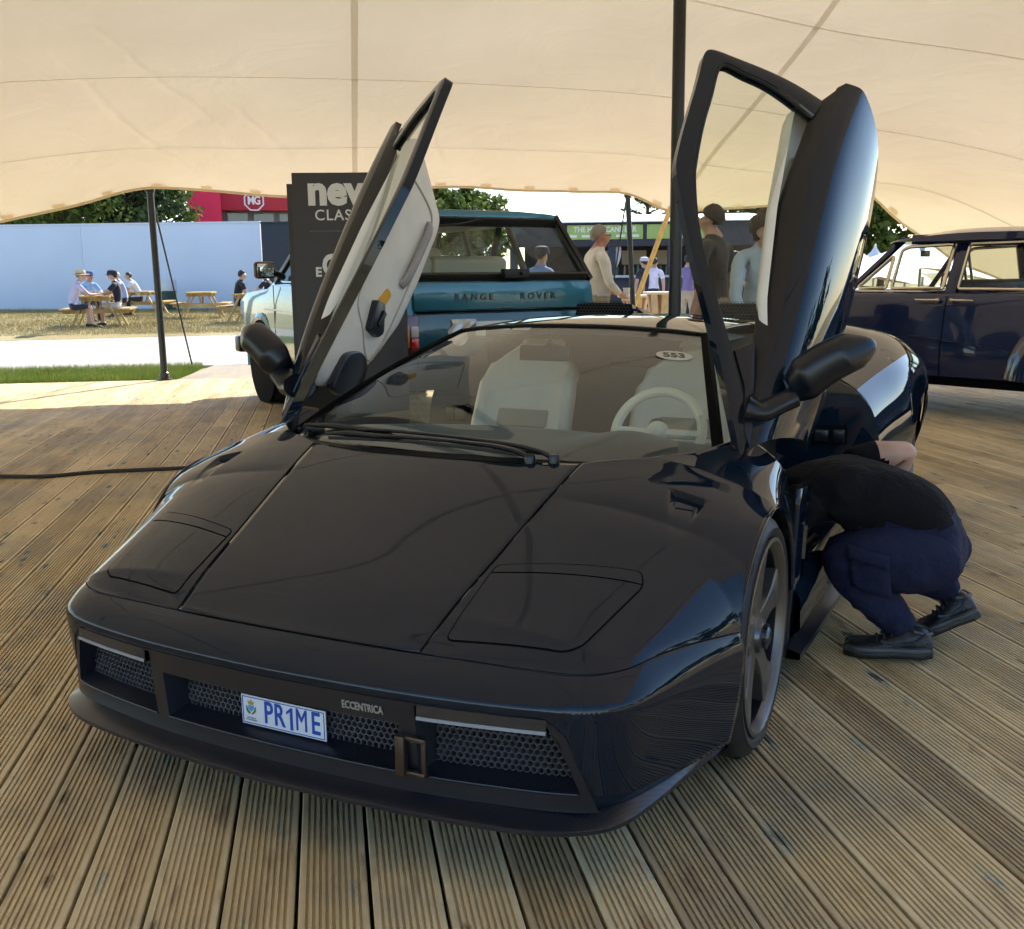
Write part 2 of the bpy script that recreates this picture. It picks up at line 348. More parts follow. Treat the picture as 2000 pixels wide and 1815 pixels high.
# the sunlit walkway behind, a ramp between, grass strips
M_WALK = wood('walkway_wood', ((.40, .34, .29), (.50, .44, .38), (.58, .52, .46)), knot=False)
def board_lines(m, v, pitch):                        # joint lines of the far walkway: too far off to pick boards apart
    n = m.node_tree.nodes; l = m.node_tree.links; b = n['Principled BSDF']; tc = n.new('ShaderNodeTexCoord')
    d = n.new('ShaderNodeVectorMath'); d.operation = 'DOT_PRODUCT'; d.inputs[1].default_value = v; l.new(tc.outputs['Object'], d.inputs[0])
    q = n.new('ShaderNodeMath'); q.operation = 'PINGPONG'; q.inputs[1].default_value = pitch/2; l.new(d.outputs['Value'], q.inputs[0])
    r = n.new('ShaderNodeMapRange'); r.inputs[1].default_value = 0; r.inputs[2].default_value = .008; l.new(q.outputs[0], r.inputs[0])
    mx = n.new('ShaderNodeMix'); mx.data_type = 'RGBA'; old = b.inputs['Base Color'].links[0].from_socket
    l.new(r.outputs[0], mx.inputs['Factor']); mx.inputs['A'].default_value = (.16, .13, .1, 1); l.new(old, mx.inputs['B']); l.new(mx.outputs['Result'], b.inputs['Base Color'])
board_lines(M_WALK, (TO[0], TO[1], 0), .15)
WA0, WA1 = 12.35, 18.9
P0 = at_z(0, 727, GZ+.03); P1 = at_z(405, 716, GZ+.03); P2 = at_z(0, 668, GZ+.03); P3 = at_z(480, 655, GZ+.03)
def ext(p, q, t): return p+(q-p)*t
W0, W1, W2, W3 = ext(P0, P1, -3), ext(P0, P1, 5), ext(P2, P3, 5), ext(P2, P3, -3)
mb = MB(); lo = lambda p, z: (p[0], p[1], z)
mb.add([lo(p, GZ+.05) for p in (W0, W1, W2, W3)]+[lo(p, GZ-.05) for p in (W0, W1, W2, W3)], [(0, 1, 2, 3), (0, 4, 5, 1), (2, 6, 7, 3)])
walk = mb.build('walkway', M_WALK, smooth=False); tag(walk, kind='structure')
M_RAMP = wood('ramp_wood', ((.24, .19, .12), (.32, .25, .16), (.40, .32, .22)), knot=False)
ra, rb = at_z(345, 742, 0), at_z(418, 714, GZ+.05)
rd = TO*6.0
mb = MB(); mb.add([lo(ra, -.002), (ra[0]+rd[0], ra[1]+rd[1], -.002), (rb[0]+rd[0], rb[1]+rd[1], GZ+.056), lo(rb, GZ+.056), lo(ra, GZ), (ra[0]+rd[0], ra[1]+rd[1], GZ), (rb[0]+rd[0], rb[1]+rd[1], GZ), lo(rb, GZ)],
    [(0, 1, 2, 3), (0, 3, 7, 4), (0, 4, 5, 1)]); tag(mb.build('ramp', M_RAMP, smooth=False), kind='structure')

def blades(name, poly, n, h, w, m, z0=GZ, lean=.5):   # grass blades, single triangles, inside a quad of ground
    p = [np.array(q[:2], float) for q in poly]; u = RNG.random(n)[:, None]; v = RNG.random(n)[:, None]
    B = (p[0]*(1-u)+p[1]*u)*(1-v)+(p[3]*(1-u)+p[2]*u)*v
    an = RNG.random(n)*2*PI; hh = h*(.5+RNG.random(n)); d = np.stack([np.cos(an), np.sin(an)], 1)*w
    tip = B+np.stack([RNG.normal(size=n), RNG.normal(size=n)], 1)*hh[:, None]*lean*.5
    V = np.empty((n, 3, 3)); V[:, 0, :2] = B-d; V[:, 1, :2] = B+d; V[:, 2, :2] = tip; V[:, :2, 2] = z0; V[:, 2, 2] = z0+hh
    o = fastmesh(name, V.reshape(-1, 3), np.arange(3*n).reshape(-1, 3), m); return o
ga = [at_z(-60, 752, GZ), at_z(350, 744, GZ), at_z(402, 718, GZ), at_z(-60, 729, GZ)]
tag(blades('grass_strip', ga, 26000, .09, .004, M_GREEN), 'bright green grass strip between the deck and the walkway', 'grass', kind='stuff')
mb = MB(); mb.add([lo(p, GZ+.006) for p in (ao(10.35, -14), ao(10.35, 20), ao(13.2, 20), ao(13.2, -14))], [(0, 1, 2, 3)]); tag(mb.build('verge', M_GREEN), kind='structure')
FZ = .10                                              # the meadow lies a little higher than the walkway
fn_ = np.array([-(P3-P2)[1], (P3-P2)[0]]); fn_ /= np.linalg.norm(fn_); fn_ = fn_ if fn_@(P2-CAM_POS)[:2] > 0 else -fn_
F0, F1 = ext(P2, P3, -4)[:2], ext(P2, P3, 1.7)[:2]
mb = MB(); mb.grid([[(*(F0+(F1-F0)*u+fn_*d), z) for u in np.linspace(0, 1, 12)] for d, z in ((-.05, GZ), (0, GZ+.055), (.5, GZ+.10), (1.3, FZ-.01), (2.2, FZ), (30, FZ), (60, FZ))]); tag(mb.build('meadow', M_DRY), kind='structure')
gb = [at_z(-80, 659, FZ), at_z(620, 648, FZ), at_z(620, 603, FZ), at_z(-80, 603, FZ)]
tag(blades('dry_grass_field', gb, 60000, .06, .005, M_DRY, z0=FZ), 'dry yellow grass around the picnic tables', 'grass', kind='stuff')

# ================================================================== the stretch tent
def tps(pts):
    P = np.array([[p[0], p[1]] for p in pts], float); z = np.array([p[2] for p in pts], float); n = len(P)
    U = lambda r: np.where(r > 0, r*r*np.log(np.maximum(r, 1e-9)), 0)
    K = U(np.linalg.norm(P[:, None]-P[None], axis=2))+np.eye(n)*.002; Q = np.hstack([np.ones((n, 1)), P])
    A = np.block([[K, Q], [Q.T, np.zeros((3, 3))]]); w = np.linalg.solve(A, np.concatenate([z, np.zeros(3)]))
    def f(a, o):
        a = np.asarray(a, float); o = np.asarray(o, float); X = np.stack([a, o], -1)
        r = np.linalg.norm(X[..., None, :]-P, axis=-1); return U(r)@w[:n]+w[n]+w[n+1]*a+w[n+2]*o
    return f
def edge_z(px, py, A):                                # height of the far edge where photo pixel (px,py) meets the plane along=A
    v = ray(px, py); t = (A-CAM_POS[:2]@TA)/(v[:2]@TA); p = CAM_POS+v*t; return float(p[:2]@TO), float(p[2])
FAR = [edge_z(px, py, 10.4) for px, py in ((-150, 452), (0, 432), (100, 412), (200, 386), (292, 366), (400, 371), (500, 379), (580, 384), (700, 378), (860, 364), (1000, 370), (1130, 374), (1222, 378), (1262, 394), (1310, 412), (1360, 410), (1405, 407), (1510, 400), (1600, 390), (1692, 380), (1730, 408), (1768, 442), (1850, 500))]
FAR = [(-9.0, 1.55), (-6.6, 1.75)]+FAR+[(10.2, .9)]
fo = [p[0] for p in FAR]; fz = [p[1] for p in FAR]
pts = [(10.4, o, z) for o, z in FAR]
pts += [(9.05, o, z) for o, z in ((-8, 1.9), (-3.77, 2.51), (-1.91, 2.70), (0, 2.73), (1.84, 2.73), (3.81, 2.65), (5.22, 2.50), (6.52, 2.40), (8.24, 1.98))]
pts += [(7.35, o, z) for o, z in ((-8, 2.3), (-3.23, 3.05), (-1.66, 3.14), (.02, 3.16), (1.52, 3.14), (3.18, 3.07), (4.54, 2.91), (5.52, 2.79), (7.29, 2.51))]
pts += [(5.6, 2.8, 3.54), (5.6, 4.1, 3.34), (5.6, 5.9, 3.17)]
pts += [(4.6, 2.36, 3.95), (4.6, -1.2, 3.8), (4.6, -4.8, 3.7), (4.6, -8.5, 2.6), (4.2, 6, 3.35), (4.2, 7.6, 3.0), (1.5, 5.0, 3.3), (-1, 3.5, 3.4), (-3.4, 3.1, 3.0), (0, 0, 3.9), (0, -4, 4.0), (0, -8.5, 2.5), (0, 3, 3.8), (-1.8, 0, 3.7), (-3.4, -8, 2.4), (-3.4, 0, 3.3), (-3.4, -4, 3.2)]
TZ = tps(pts)
def right_edge(a): return float(np.interp(a, [-3.4, -1, 1, 4, 6, 9, 10.4], [3.1, 3.5, 4.4, 6.4, 7.6, 9.2, 9.6]))
def tent_xyz(s, t, nudge=0.0):                        # s across 0..1, t along 0..1
    a = -3.4+13.8*t; oR = right_edge(a); o = -9+(oR+9)*s
    sc = .10*math.sin(o*2.9)**2*max(0, (t-.96)/.04)   # scalloped hem
    z = float(TZ(a, o)); return ao(a-sc, o, z+nudge)
def tent_ao(a, o, nudge=0.0): return ao(a, o, float(TZ(a, o))+nudge)
def canvas_mat():
    m = bpy.data.materials.new('tent_canvas'); m.use_nodes = True; n = m.node_tree.nodes; l = m.node_tree.links; n.clear()
    out = n.new('ShaderNodeOutputMaterial'); mx = n.new('ShaderNodeMixShader'); df = n.new('ShaderNodeBsdfDiffuse'); tr = n.new('ShaderNodeBsdfTranslucent')
    tc = n.new('ShaderNodeTexCoord'); no = n.new('ShaderNodeTexNoise'); no.inputs['Scale'].default_value = .7; no.inputs['Detail'].default_value = 7; l.new(tc.outputs['Object'], no.inputs['Vector'])
    r = n.new('ShaderNodeValToRGB'); e = r.color_ramp.elements; e[0].position = .3; e[0].color = (.66, .56, .42, 1); e[1].position = .72; e[1].color = (.72, .62, .47, 1); l.new(no.outputs[0], r.inputs[0])
    l.new(r.outputs[0], df.inputs[0]); l.new(r.outputs[0], tr.inputs[0]); mx.inputs[0].default_value = .232
    wv = n.new('ShaderNodeTexNoise'); wv.inputs['Scale'].default_value = .9; wv.inputs['Detail'].default_value = 4; wv.inputs['Distortion'].default_value = 1.2; l.new(tc.outputs['Object'], wv.inputs['Vector'])
    bp = n.new('ShaderNodeBump'); bp.inputs['Strength'].default_value = .28; bp.inputs['Distance'].default_value = .12
    hgt = wv.outputs[0]                               # a few tension creases running up from the left pole
    ds_ = n.new('ShaderNodeVectorMath'); ds_.operation = 'ADD'; sc_ = n.new('ShaderNodeVectorMath'); sc_.operation = 'SCALE'; sc_.inputs['Scale'].default_value = .35; n2 = n.new('ShaderNodeTexNoise'); n2.inputs['Scale'].default_value = 1.1; l.new(tc.outputs['Object'], n2.inputs['Vector']); l.new(n2.outputs['Color'], sc_.inputs[0]); l.new(tc.outputs['Object'], ds_.inputs[0]); l.new(sc_.outputs[0], ds_.inputs[1])
    for (a0, o0), (a1, o1) in (((9.9, -1.9), (6.9, -2.6)), ((8.7, -1.3), (6.2, -2.3)), ((9.6, -.6), (7.9, -1.2)), ((9.4, 4.6), (6.4, 5.6)), ((9.8, 1.2), (8.0, .7))):
        p = ao(a0, o0); q = ao(a1, o1); d_ = (q-p)[:2]; L_n = np.linalg.norm(d_); d_ /= L_n; sub_ = n.new('ShaderNodeVectorMath'); sub_.operation = 'SUBTRACT'; l.new(ds_.outputs[0], sub_.inputs[0]); sub_.inputs[1].default_value = (p[0]+.17, p[1]+.17, 0)
        def dt(v):
            k = n.new('ShaderNodeVectorMath'); k.operation = 'DOT_PRODUCT'; l.new(sub_.outputs[0], k.inputs[0]); k.inputs[1].default_value = v; return k.outputs['Value']
        def mt(op, a, b_=None):
            k = n.new('ShaderNodeMath'); k.operation = op
            for i_, v in enumerate((a, b_)):
                if v is None: continue
                if hasattr(v, 'links'): l.new(v, k.inputs[i_])
                else: k.inputs[i_].default_value = v
            return k.outputs[0]
        across = mt('MULTIPLY', dt((-d_[1], d_[0], 0)), 1/.05); along = mt('MULTIPLY', dt((d_[0], d_[1], 0)), 1/L_n)
        g = mt('EXPONENT', mt('MULTIPLY', mt('MULTIPLY', across, across), -1.0)); wn = mt('SUBTRACT', mt('MULTIPLY', along, 2.0), 1.0); win = mt('MAXIMUM', mt('SUBTRACT', 1.0, mt('MULTIPLY', wn, wn)), 0.0)
        hgt = mt('ADD', hgt, mt('MULTIPLY', mt('MULTIPLY', g, win), .30))
    l.new(hgt, bp.inputs['Height']); l.new(bp.outputs[0], df.inputs['Normal']); l.new(bp.outputs[0], tr.inputs['Normal'])
    l.new(df.outputs[0], mx.inputs[1]); l.new(tr.outputs[0], mx.inputs[2]); l.new(mx.outputs[0], out.inputs[0]); return m
M_CANVAS = canvas_mat()
def canvas_like(name, k, t):                          # doubled cloth: less light comes through
    m = M_CANVAS.copy(); m.name = name
    for n_ in m.node_tree.nodes:
        if n_.type == 'VALTORGB':
            for e_ in n_.color_ramp.elements: e_.color = [c*k for c in e_.color[:3]]+[1]
        if n_.type == 'MIX_SHADER': n_.inputs[0].default_value = t
    return m
M_SEAM_ = canvas_like('tent_seam', 1.0, .74)
for n_ in M_SEAM_.node_tree.nodes:
    if n_.type == 'VALTORGB':
        for e_ in n_.color_ramp.elements: e_.color = (.80, .77, .72, 1)
M_SEAM_ = M_SEAM_; M_PATCH_ = canvas_like('tent_patch', 1.2, .68)
M_BLACK = mat('black_pole', (.008, .008, .009), .35); M_ROPE = mat('dark_rope', (.02, .02, .02), .7); pass
tent = empty('stretch_tent', ao(2, 0, 0), label='beige stretch tent canopy spanning over the whole deck', cat='tent')
def under(o):                                          # children keep world coordinates
    for c in o.children: c.matrix_parent_inverse = o.matrix_world.inverted()
mb = MB(); mb.grid([[tent_xyz(i/110, j/90) for i in range(111)] for j in range(91)]); mb.build('canopy', M_CANVAS, tent)
def seam_strip(P, w):
    P = np.array(P); mb = MB(); rows = []
    for i, p in enumerate(P):
        d = P[min(i+1, len(P)-1)]-P[max(0, i-1)]; s = np.array([d[1], -d[0], 0]); s /= np.linalg.norm(s); rows.append([p-s*w/2, p+s*w/2])
    mb.grid(rows); return mb
for a in (9.05, 7.35, 5.6, 3.9, 2.2, .5, -1.2, -2.9):
    seam_strip([tent_ao(a, o, -.012) for o in np.linspace(-8.8, right_edge(a)-.05, 70)], .045).build('seam', M_SEAM_, tent)
for o, k in ((-4.2, .02), (0, .02), (4.05, .10)):
    seam_strip([tent_ao(a, o+k*(a-7), -.016) for a in np.linspace(-3.35, 10.3, 70)], .062).build('seam', M_SEAM_, tent)
mb = MB(); hem = [tent_xyz(i/160, 1.0, -.01) for i in range(161)]; mb.tube(hem, .018, 6); mb.build('hem', M_CANVAS, tent)
bpy.context.view_layer.update(); under(tent)
for i in range(12, 150, 5):                            # reinforcing patches along the hem
    s = i/160; p = tent_xyz(s, .988, -.02); q = tent_xyz(s+.007, .988, -.02); r2 = tent_xyz(s+.007, .996, -.02); t2 = tent_xyz(s, .996, -.02)
    mb = MB(); mb.add([p, q, r2, t2], [(0, 1, 2, 3)]); ob = mb.build('hem_patch', M_PATCH_, tent); ob.matrix_parent_inverse = tent.matrix_world.inverted()

def pole(name, base, top, r, label, group='tent poles', foot=True):
    e = empty(name, base, 0, label, 'pole', group); b = Vector([float(v) for v in base]); t = Vector([float(v) for v in top])-b
    mb = MB(); mb.tube([(0, 0, 0), t*.5, t], r, 20); mb.build('shaft', M_BLACK, e)
    mb = MB(); mb.lathe([(0, 0), (r*2.2, 0), (r*2.2, .012), (r*1.3, .016), (r*1.25, .09), (r, .1)], n=20); mb.build('base_plate', M_BLACK, e)
    mb = MB(); mb.sphere(t, (r*1.5, r*1.5, r), 12, 8); mb.build('cap', M_BLACK, e); return e
pb = at_d(1318, 640, 8.0); pole('tent_pole', (pb[0], pb[1], 0), (*(at_d(1327, 0, 8.05)[:2]), 3.97), .049, 'thick black tent pole rising behind the black sports car')
pb = at_z(322, 742); pt = at_d(293, 372, math.hypot(pb[0]-CAM_POS[0], pb[1]-CAM_POS[1])+.1); pole('tent_pole', pb, pt, .042, 'slim black tent pole at the far left edge of the deck')
pb = at_d(1243, 640, 14.2); pt = at_d(1226, 383, 14.3); pole('tent_pole', (pb[0], pb[1], 0), pt, .037, 'slim black tent pole behind the teal off-roader')
def cord(name, pts, r, m, label, cat, group=None, n=6):
    e = empty(name, pts[0], 0, label, cat, group); mb = MB(); p0 = np.array(pts[0], float); mb.tube([np.array(p, float)-p0 for p in pts], r, n); mb.build('line', m, e); return e
g0 = at_d(300, 400, 13.5); g1 = at_z(376, 716, GZ+.04); cord('guy_rope', [g0, g1], .012, M_ROPE, 'dark guy rope slanting down beside the slim left tent pole', 'rope')
g0 = at_d(1222, 395, 14.4); g1 = at_d(1188, 620, 15.4); cord('guy_rope', [g0, g1, (g1[0], g1[1], GZ)], .011, M_ROPE, 'thin dark guy rope beside the pole behind the teal off-roader', 'rope')
M_STRAP = mat('tan_strap', (.62, .44, .2), .7, var=.15)
g0 = at_d(1311, 403, 14.0); g1 = at_d(1230, 620, 15.2); g2 = g0+(g1-g0)*1.55
cord('tension_strap', [g0, g1, g2], .035, M_STRAP, 'tan canvas tension strap slanting down from the low corner of the tent', 'strap')
cpts = spl([at_z(-60, 938), at_z(0, 934), at_z(90, 934), at_z(170, 927), at_z(260, 922), at_z(330, 919), at_z(372, 917)], 60); cpts[:, 2] = .012
cord('power_cable', cpts, .013, mat('cable_rubber', (.006, .006, .006), .5), 'black power cable lying across the boards left of the sports car', 'cable')
# ================================================================== the black sports car (front axle at the origin, nose towards -Y)
M_PAINT = mat('black_paint', (.0045, .0105, .020), .12, coat=.88, coat_r=.01, spec=0.0)
M_SATIN = mat('satin_black', (.004, .0065, .012), .30)
M_DARK = mat('dark_void', (.0015, .0015, .0015), .85, spec=.1)
M_RUBBER = mat('tyre_rubber', (.014, .014, .015), .55, bump=.15, bscale=120)
M_TRIMB = mat('black_trim', (.006, .006, .007), .45)
M_CREAM = mat('cream_leather', (.80, .75, .67), .5, var=.05, bump=.12, bscale=300)
M_GREYL = mat('grey_alcantara', (.10, .095, .09), .85, sheen=.3)
M_RIM = mat('bronze_rim', (.16, .145, .13), .36, metal=.7)
M_STEEL = mat('steel', (.5, .5, .5), .25, metal=1.0)
M_GLASS = glass('windscreen_glass', (.80, .86, .79)); M_DGLASS = glass('door_glass', (.86, .90, .83), refl=.7)
M_WHITE = mat('white_paint', (.8, .8, .8), .4)
def carbon():
    m = mat('carbon_fibre', (.012, .013, .016), .32, coat=.35, coat_r=.25); n = m.node_tree.nodes; l = m.node_tree.links; b = n['Principled BSDF']
    tc = n.new('ShaderNodeTexCoord'); mp = n.new('ShaderNodeMapping'); mp.inputs['Rotation'].default_value = (0, R(45), R(20)); l.new(tc.outputs['Object'], mp.inputs[0])
    w = n.new('ShaderNodeTexWave'); w.inputs['Scale'].default_value = 62; w.inputs['Distortion'].default_value = 0; w.bands_direction = 'X'; l.new(mp.outputs[0], w.inputs['Vector'])
    r = n.new('ShaderNodeValToRGB'); r.color_ramp.elements[0].color = (.003, .004, .007, 1); r.color_ramp.elements[1].color = (.014, .017, .027, 1); l.new(w.outputs[0], r.inputs[0]); l.new(r.outputs[0], b.inputs['Base Color'])
    return m
M_CARBON = carbon()
CARL = 'glossy black wedge-shaped sports car with both scissor doors raised'
car = empty('sports_car', (0, 0, 0), label=CARL, cat='car')

# ---- nose curves, centre to the front of the wheel arch
SEAM = [(0, -.815, .47), (.2, -.81, .469), (.35, -.797, .466), (.55, -.778, .463), (.69, -.755, .460), (.783, -.688, .462), (.832, -.58, .466), (.893, -.45, .462), (.948, -.325, .446)]
CREASE = [(0, -.897, .409), (.2, -.892, .409), (.4, -.877, .408), (.6, -.845, .406), (.735, -.808, .405), (.822, -.735, .404), (.862, -.62, .398), (.912, -.47, .39), (.962, -.329, .37)]
LOW = [(0, -.878, .168), (.2, -.873, .168), (.4, -.858, .168), (.59, -.826, .168), (.705, -.788, .168), (.787, -.718, .168), (.83, -.61, .168), (.885, -.465, .168), (.935, -.333, .168)]
NU = 90
S_, C_, L_ = spl(SEAM, NU), spl(CREASE, NU), spl(LOW, NU)
def nose_sec(i):                                       # dense section at station i, seam to sill
    s, c, w = S_[i], C_[i], L_[i]; side = np.clip((i/NU-.45)/.45, 0, 1); side = side*side*(3-2*side)
    m1 = s*.55+c*.45+np.array([0, -.004, .008])*(1-side)+np.array([.006, -.002, .0])*side
    up = c+(s-c)*(.09+.07*side)+np.array([0, -.001, .004])*(1-side*.6); dn = c+(w-c)*(.05+.05*side)+np.array([0, .001, -.001])*(1-side)
    m2 = c*.45+w*.55+np.array([.004, -.004, 0])
    m1 = s*.5+c*.5+np.array([0, -.002, .005])*(1-side)+np.array([.006, -.002, .0])*side
    sec = np.concatenate([spl([s, m1, c], 31)[:-1], spl([c, m2, w], 42)])
    for _ in range(int(3+26*side)): sec[1:-1] = sec[1:-1]*.5+(sec[:-2]+sec[2:])*.25
    return sec
def smooth_rows(A, n, ends=True):                      # even out the flow of a skin from section to section
    A = np.array(A, float)
    for _ in range(n): A[1:-1] = A[1:-1]*.5+(A[:-2]+A[2:])*.25
    return A
NS = smooth_rows([nose_sec(i) for i in range(NU)], 40)
def zbot(x): return float(np.interp(x, [0, .655, .70, .765, 2], [.391, .391, .352, .168, .168]))
def bumper(sg):
    rows = []
    for i in range(NU):
        sec = NS[i]; zb = zbot(sec[-1][0]*.3+sec[36][0]*.7); z = sec[:, 2]
        k = np.argmax(z <= zb+1e-4) if (z <= zb+1e-4).any() else len(z)-1
        w = np.linspace(0, k, 26); lo_ = w.astype(int); hi = np.minimum(lo_+1, len(z)-1); f = (w-lo_)[:, None]
        r = sec[lo_]*(1-f)+sec[hi]*f; r[:, 0] *= sg; rows.append(r)
    return rows
br = bumper(-1)[::-1][:-1]+bumper(1)
mb = MB(); mb.grid(br); bump_o = mb.build('bumper', M_PAINT, car, sharp=60, solid=.006)

# ---- bonnet and wings: height of the upper skin
def zin(y): return csp(y, [-.84, -.79, -.755, -.518, -.3, -.081, .1, .4], [.449, .4665, .486, .597, .690, .773, .823, .88])
def dropk(y): return csp(y, [-.8, -.43, -.2, 0, .2, .4], [.16, .29, .34, .39, .46, .52])
def Ttop(x, y):
    x = abs(x); z = float(zin(y)) + .010*(1-min(x/.42, 1)**2)
    if x > .42: z -= float(dropk(y))*(x-.42)**2
    return z
def scoop(x, y):                                      # wing vent: a ramp that deepens to the rear
    x = abs(x)
    if -.315 < y < -.112:
        t = (y+.315)/.203; xc = .757+.012*(1-t); hw = .004+.034*t; d = np.clip(1-(abs(x-xc)-hw)/.014, 0, 1); d = d*d*(3-2*d)
        return -.019*t*t*(1-.15*t)*d
    return 0.0
def outer(y):                                         # outer edge of the wing at y: seam, then wheel-arch lip
    if y < -.325:
        Y = S_[:, 1]; k = np.searchsorted(Y, y); k = min(max(k, 1), NU-1); f = (y-Y[k-1])/max(1e-6, Y[k]-Y[k-1]); return S_[k-1]*(1-f)+S_[k]*f
    yy = min(max(y, -.344), .344); zz = .33+math.sqrt(max(.345**2-yy**2, 0))
    return np.array([.948+.010*math.sin(min(1, (y+.325)/.3)*PI/2), y, zz])
def xin(y): return float(np.interp(y, [-.80, -.081], [.349, .445]))
HR = [(.445, -.081), (.60, .0), (.70, .10), (.746, .207), (.79, .36)]
def inner(y):
    if y <= -.081: return xin(y)+.0022
    return float(np.interp(y, [p[1] for p in HR], [p[0] for p in HR]))
def wing(sg):
    rows = []; ys = np.concatenate([np.linspace(-.795, -.70, 26)[:-1], np.linspace(-.70, -.24, 60)[:-1], np.linspace(-.24, 0.02, 75)[:-1], np.linspace(.02, .352, 46)])
    for y in ys:
        o = outer(y); x0 = inner(y); xo, zo = o[0], o[2]; Wd = xo-x0
        zT = lambda x: Ttop(x, y)
        dz = zT(xo)-zo; K = []
        for f in (0, .2, .4, .6, .76): K.append((x0+Wd*f, zT(x0+Wd*f)-max(dz, 0)*.10*(f/.76)**3))
        K.append((x0+Wd*.91, zT(x0+Wd*.91)-max(dz, 0)*.36)); K.append((x0+Wd*.985, zo+max(dz, 0)*.22+.002)); K.append((xo, zo))
        rows.append([(p[0], y, p[1]) for p in spl(np.array(K), 110)])
    rows = np.array(rows); yk = rows[:, :, 1].copy(); hold = rows[:, -1].copy(); h0 = rows[:, 0].copy(); rows = smooth_rows(rows, 160); rows = smooth_rows(rows.transpose(1, 0, 2), 140).transpose(1, 0, 2); rows[:, :, 1] = yk
    wt = np.linspace(0, 1, 110)[None, :, None]**6; wi = np.linspace(1, 0, 110)[None, :, None]**10
    rows = rows+(hold-rows[:, -1])[:, None]*wt+(h0-rows[:, 0])[:, None]*wi
    for i, y in enumerate(ys): rows[i, :, 2] += [scoop(x, y) for x in rows[i, :, 0]]
    rows[:, :, 1] = yk; rows[:, :, 0] *= sg
    return rows
WING = {}
for sg in (-1, 1):
    r = wing(sg); WING[sg] = r; mb = MB(); mb.grid(r); mb.build('front_wing', M_PAINT, car, sharp=70, solid=.004)
    mb = MB()                                          # rolled arch lip and the panel behind the wheel
    lip = [(sg*outer(y)[0], y, outer(y)[2]) for y in np.linspace(-.325, .344, 50)]; mb.tube([(p[0]-sg*.008, p[1], p[2]) for p in lip], .007, 8); mb.build('arch_lip', M_PAINT, car)
    mb = MB(); mb.grid([[(sg*(.955-.02*t+.0*u), .352+.24*u, .655-.52*t-.03*u*(1-t)) for u in np.linspace(0, 1, 4)] for t in np.linspace(0, 1, 12)]); mb.build('wing_closing_panel', M_PAINT, car, solid=.01)
    mb = MB(); mb.lathe([(.340, sg*.56), (.340, sg*.80), (.337, sg*.935)], (0, 0, .33), 'x', 30, -.35, PI+.35); mb.lathe([(.340, sg*.56), (.02, sg*.56)], (0, 0, .33), 'x', 30); mb.build('wheel_well', M_DARK, car)
    # vent mesh
    mb = MB(); yv = -.1125; V = []
    for i in range(9):
        x = .757-.040+.080*i/8; V.append([(sg*x, yv-.001, Ttop(x, yv)-.0185), (sg*x, yv-.001, Ttop(x, yv)-.001)])
    mb.grid(V); mb.build('vent_mesh', mat('mesh_black', (.02, .02, .022), .5, bump=1.0, bscale=420), car)
    # joint strip under the wing/bonnet gap
def panel_strip(P, w, name, m, dz=.0006):
    P = np.array(P); rows = []
    for i in range(len(P)):
        d = P[min(i+1, len(P)-1)]-P[max(i-1, 0)]; s = np.array([d[1], -d[0], 0.]); s /= max(np.linalg.norm(s), 1e-9)
        rows.append([P[i]-s*w/2+[0, 0, dz], P[i]+s*w/2+[0, 0, dz]])
    mb = MB(); mb.grid(rows); return mb.build(name, m, car)
def yfront(x): return float(np.interp(abs(x), [p[0] for p in SEAM[:5]], [p[1] for p in SEAM[:5]]))+.0035
def yrear(x): return float(itp(abs(x), [0, .2, .445], [-.128, -.122, -.083]))
rows = []
for j in np.linspace(0, 1, 70):
    row = []
    for t in np.linspace(-1, 1, 61):
        y = yfront(t*.352)*(1-j)+yrear(t*.445)*j; x = t*(xin(y)-.0022); row.append((x, y, Ttop(x, y)+(.0 if j < 1 else -.0)))
    rows.append(row)
mb = MB(); mb.grid(rows); mb.build('bonnet', M_PAINT, car, sharp=70, solid=.006)
# dark structure under the skins so that joints read dark
rows = []
for y in np.linspace(-.79, -.13, 40):
    xo = outer(y)[0]-.10; row = []
    for t in np.linspace(-1, 1, 41):
        x = t*xo; xm = inner(y) if y > -.081 else 0
        row.append((x, y, Ttop(x, y)-.026-.05*abs(t)**4))
    rows.append(row)
mb = MB(); mb.grid(rows); mb.box((0, -.25, .125), (1.5, 1.0, .02)); mb.box((0, 1.6, .13), (1.78, 2.4, .02)); mb.box((0, .0, .42), (1.1, .5, .5)); mb.build('underbody', M_DARK, car)

for sg in (-1, 1):
    panel_strip([(sg*xin(y), y, Ttop(xin(y), y)) for y in np.linspace(-.79, -.084, 50)], .0050, 'panel_gap', M_DARK, .0008)
panel_strip([(S_[i][0]*q, S_[i][1]+.0016, S_[i][2]) for q, rg in ((-1, range(52, 0, -1)), (1, range(0, 53))) for i in rg], .0046, 'panel_gap', M_DARK, .0010)
# ---- headlight covers: cover, upper strip and the dark joint round them
HLO = [(.391, -.757), (.402, -.515), (.72, -.425), (.756, -.452), (.735, -.55), (.70, -.655), (.672, -.685), (.64, -.688)]
def wing_z(x, y):                                      # height read off the built wing (sections are at fixed y)
    r = WING[1]; ys = r[:, 0, 1]; k = int(np.clip(np.searchsorted(ys, y), 1, len(ys)-1)); f = (y-ys[k-1])/(ys[k]-ys[k-1])
    z = [np.interp(x, r[q, :, 0], r[q, :, 2]) for q in (k-1, k)]; return z[0]*(1-f)+z[1]*f
def inset(P, d):
    P = np.array(P); c = P.mean(0); out = []
    n = len(P)
    for i in range(n):
        a, b, c_ = P[i-1], P[i], P[(i+1) % n]; e1 = (b-a)/np.linalg.norm(b-a); e2 = (c_-b)/np.linalg.norm(c_-b); n1 = np.array([-e1[1], e1[0]]); n2 = np.array([-e2[1], e2[0]])
        m = n1+n2; m /= np.linalg.norm(m); m /= max(.5, m@n1)
        if (c-b)@m < 0: m = -m
        out.append(b+m*d)
    return np.array(out)
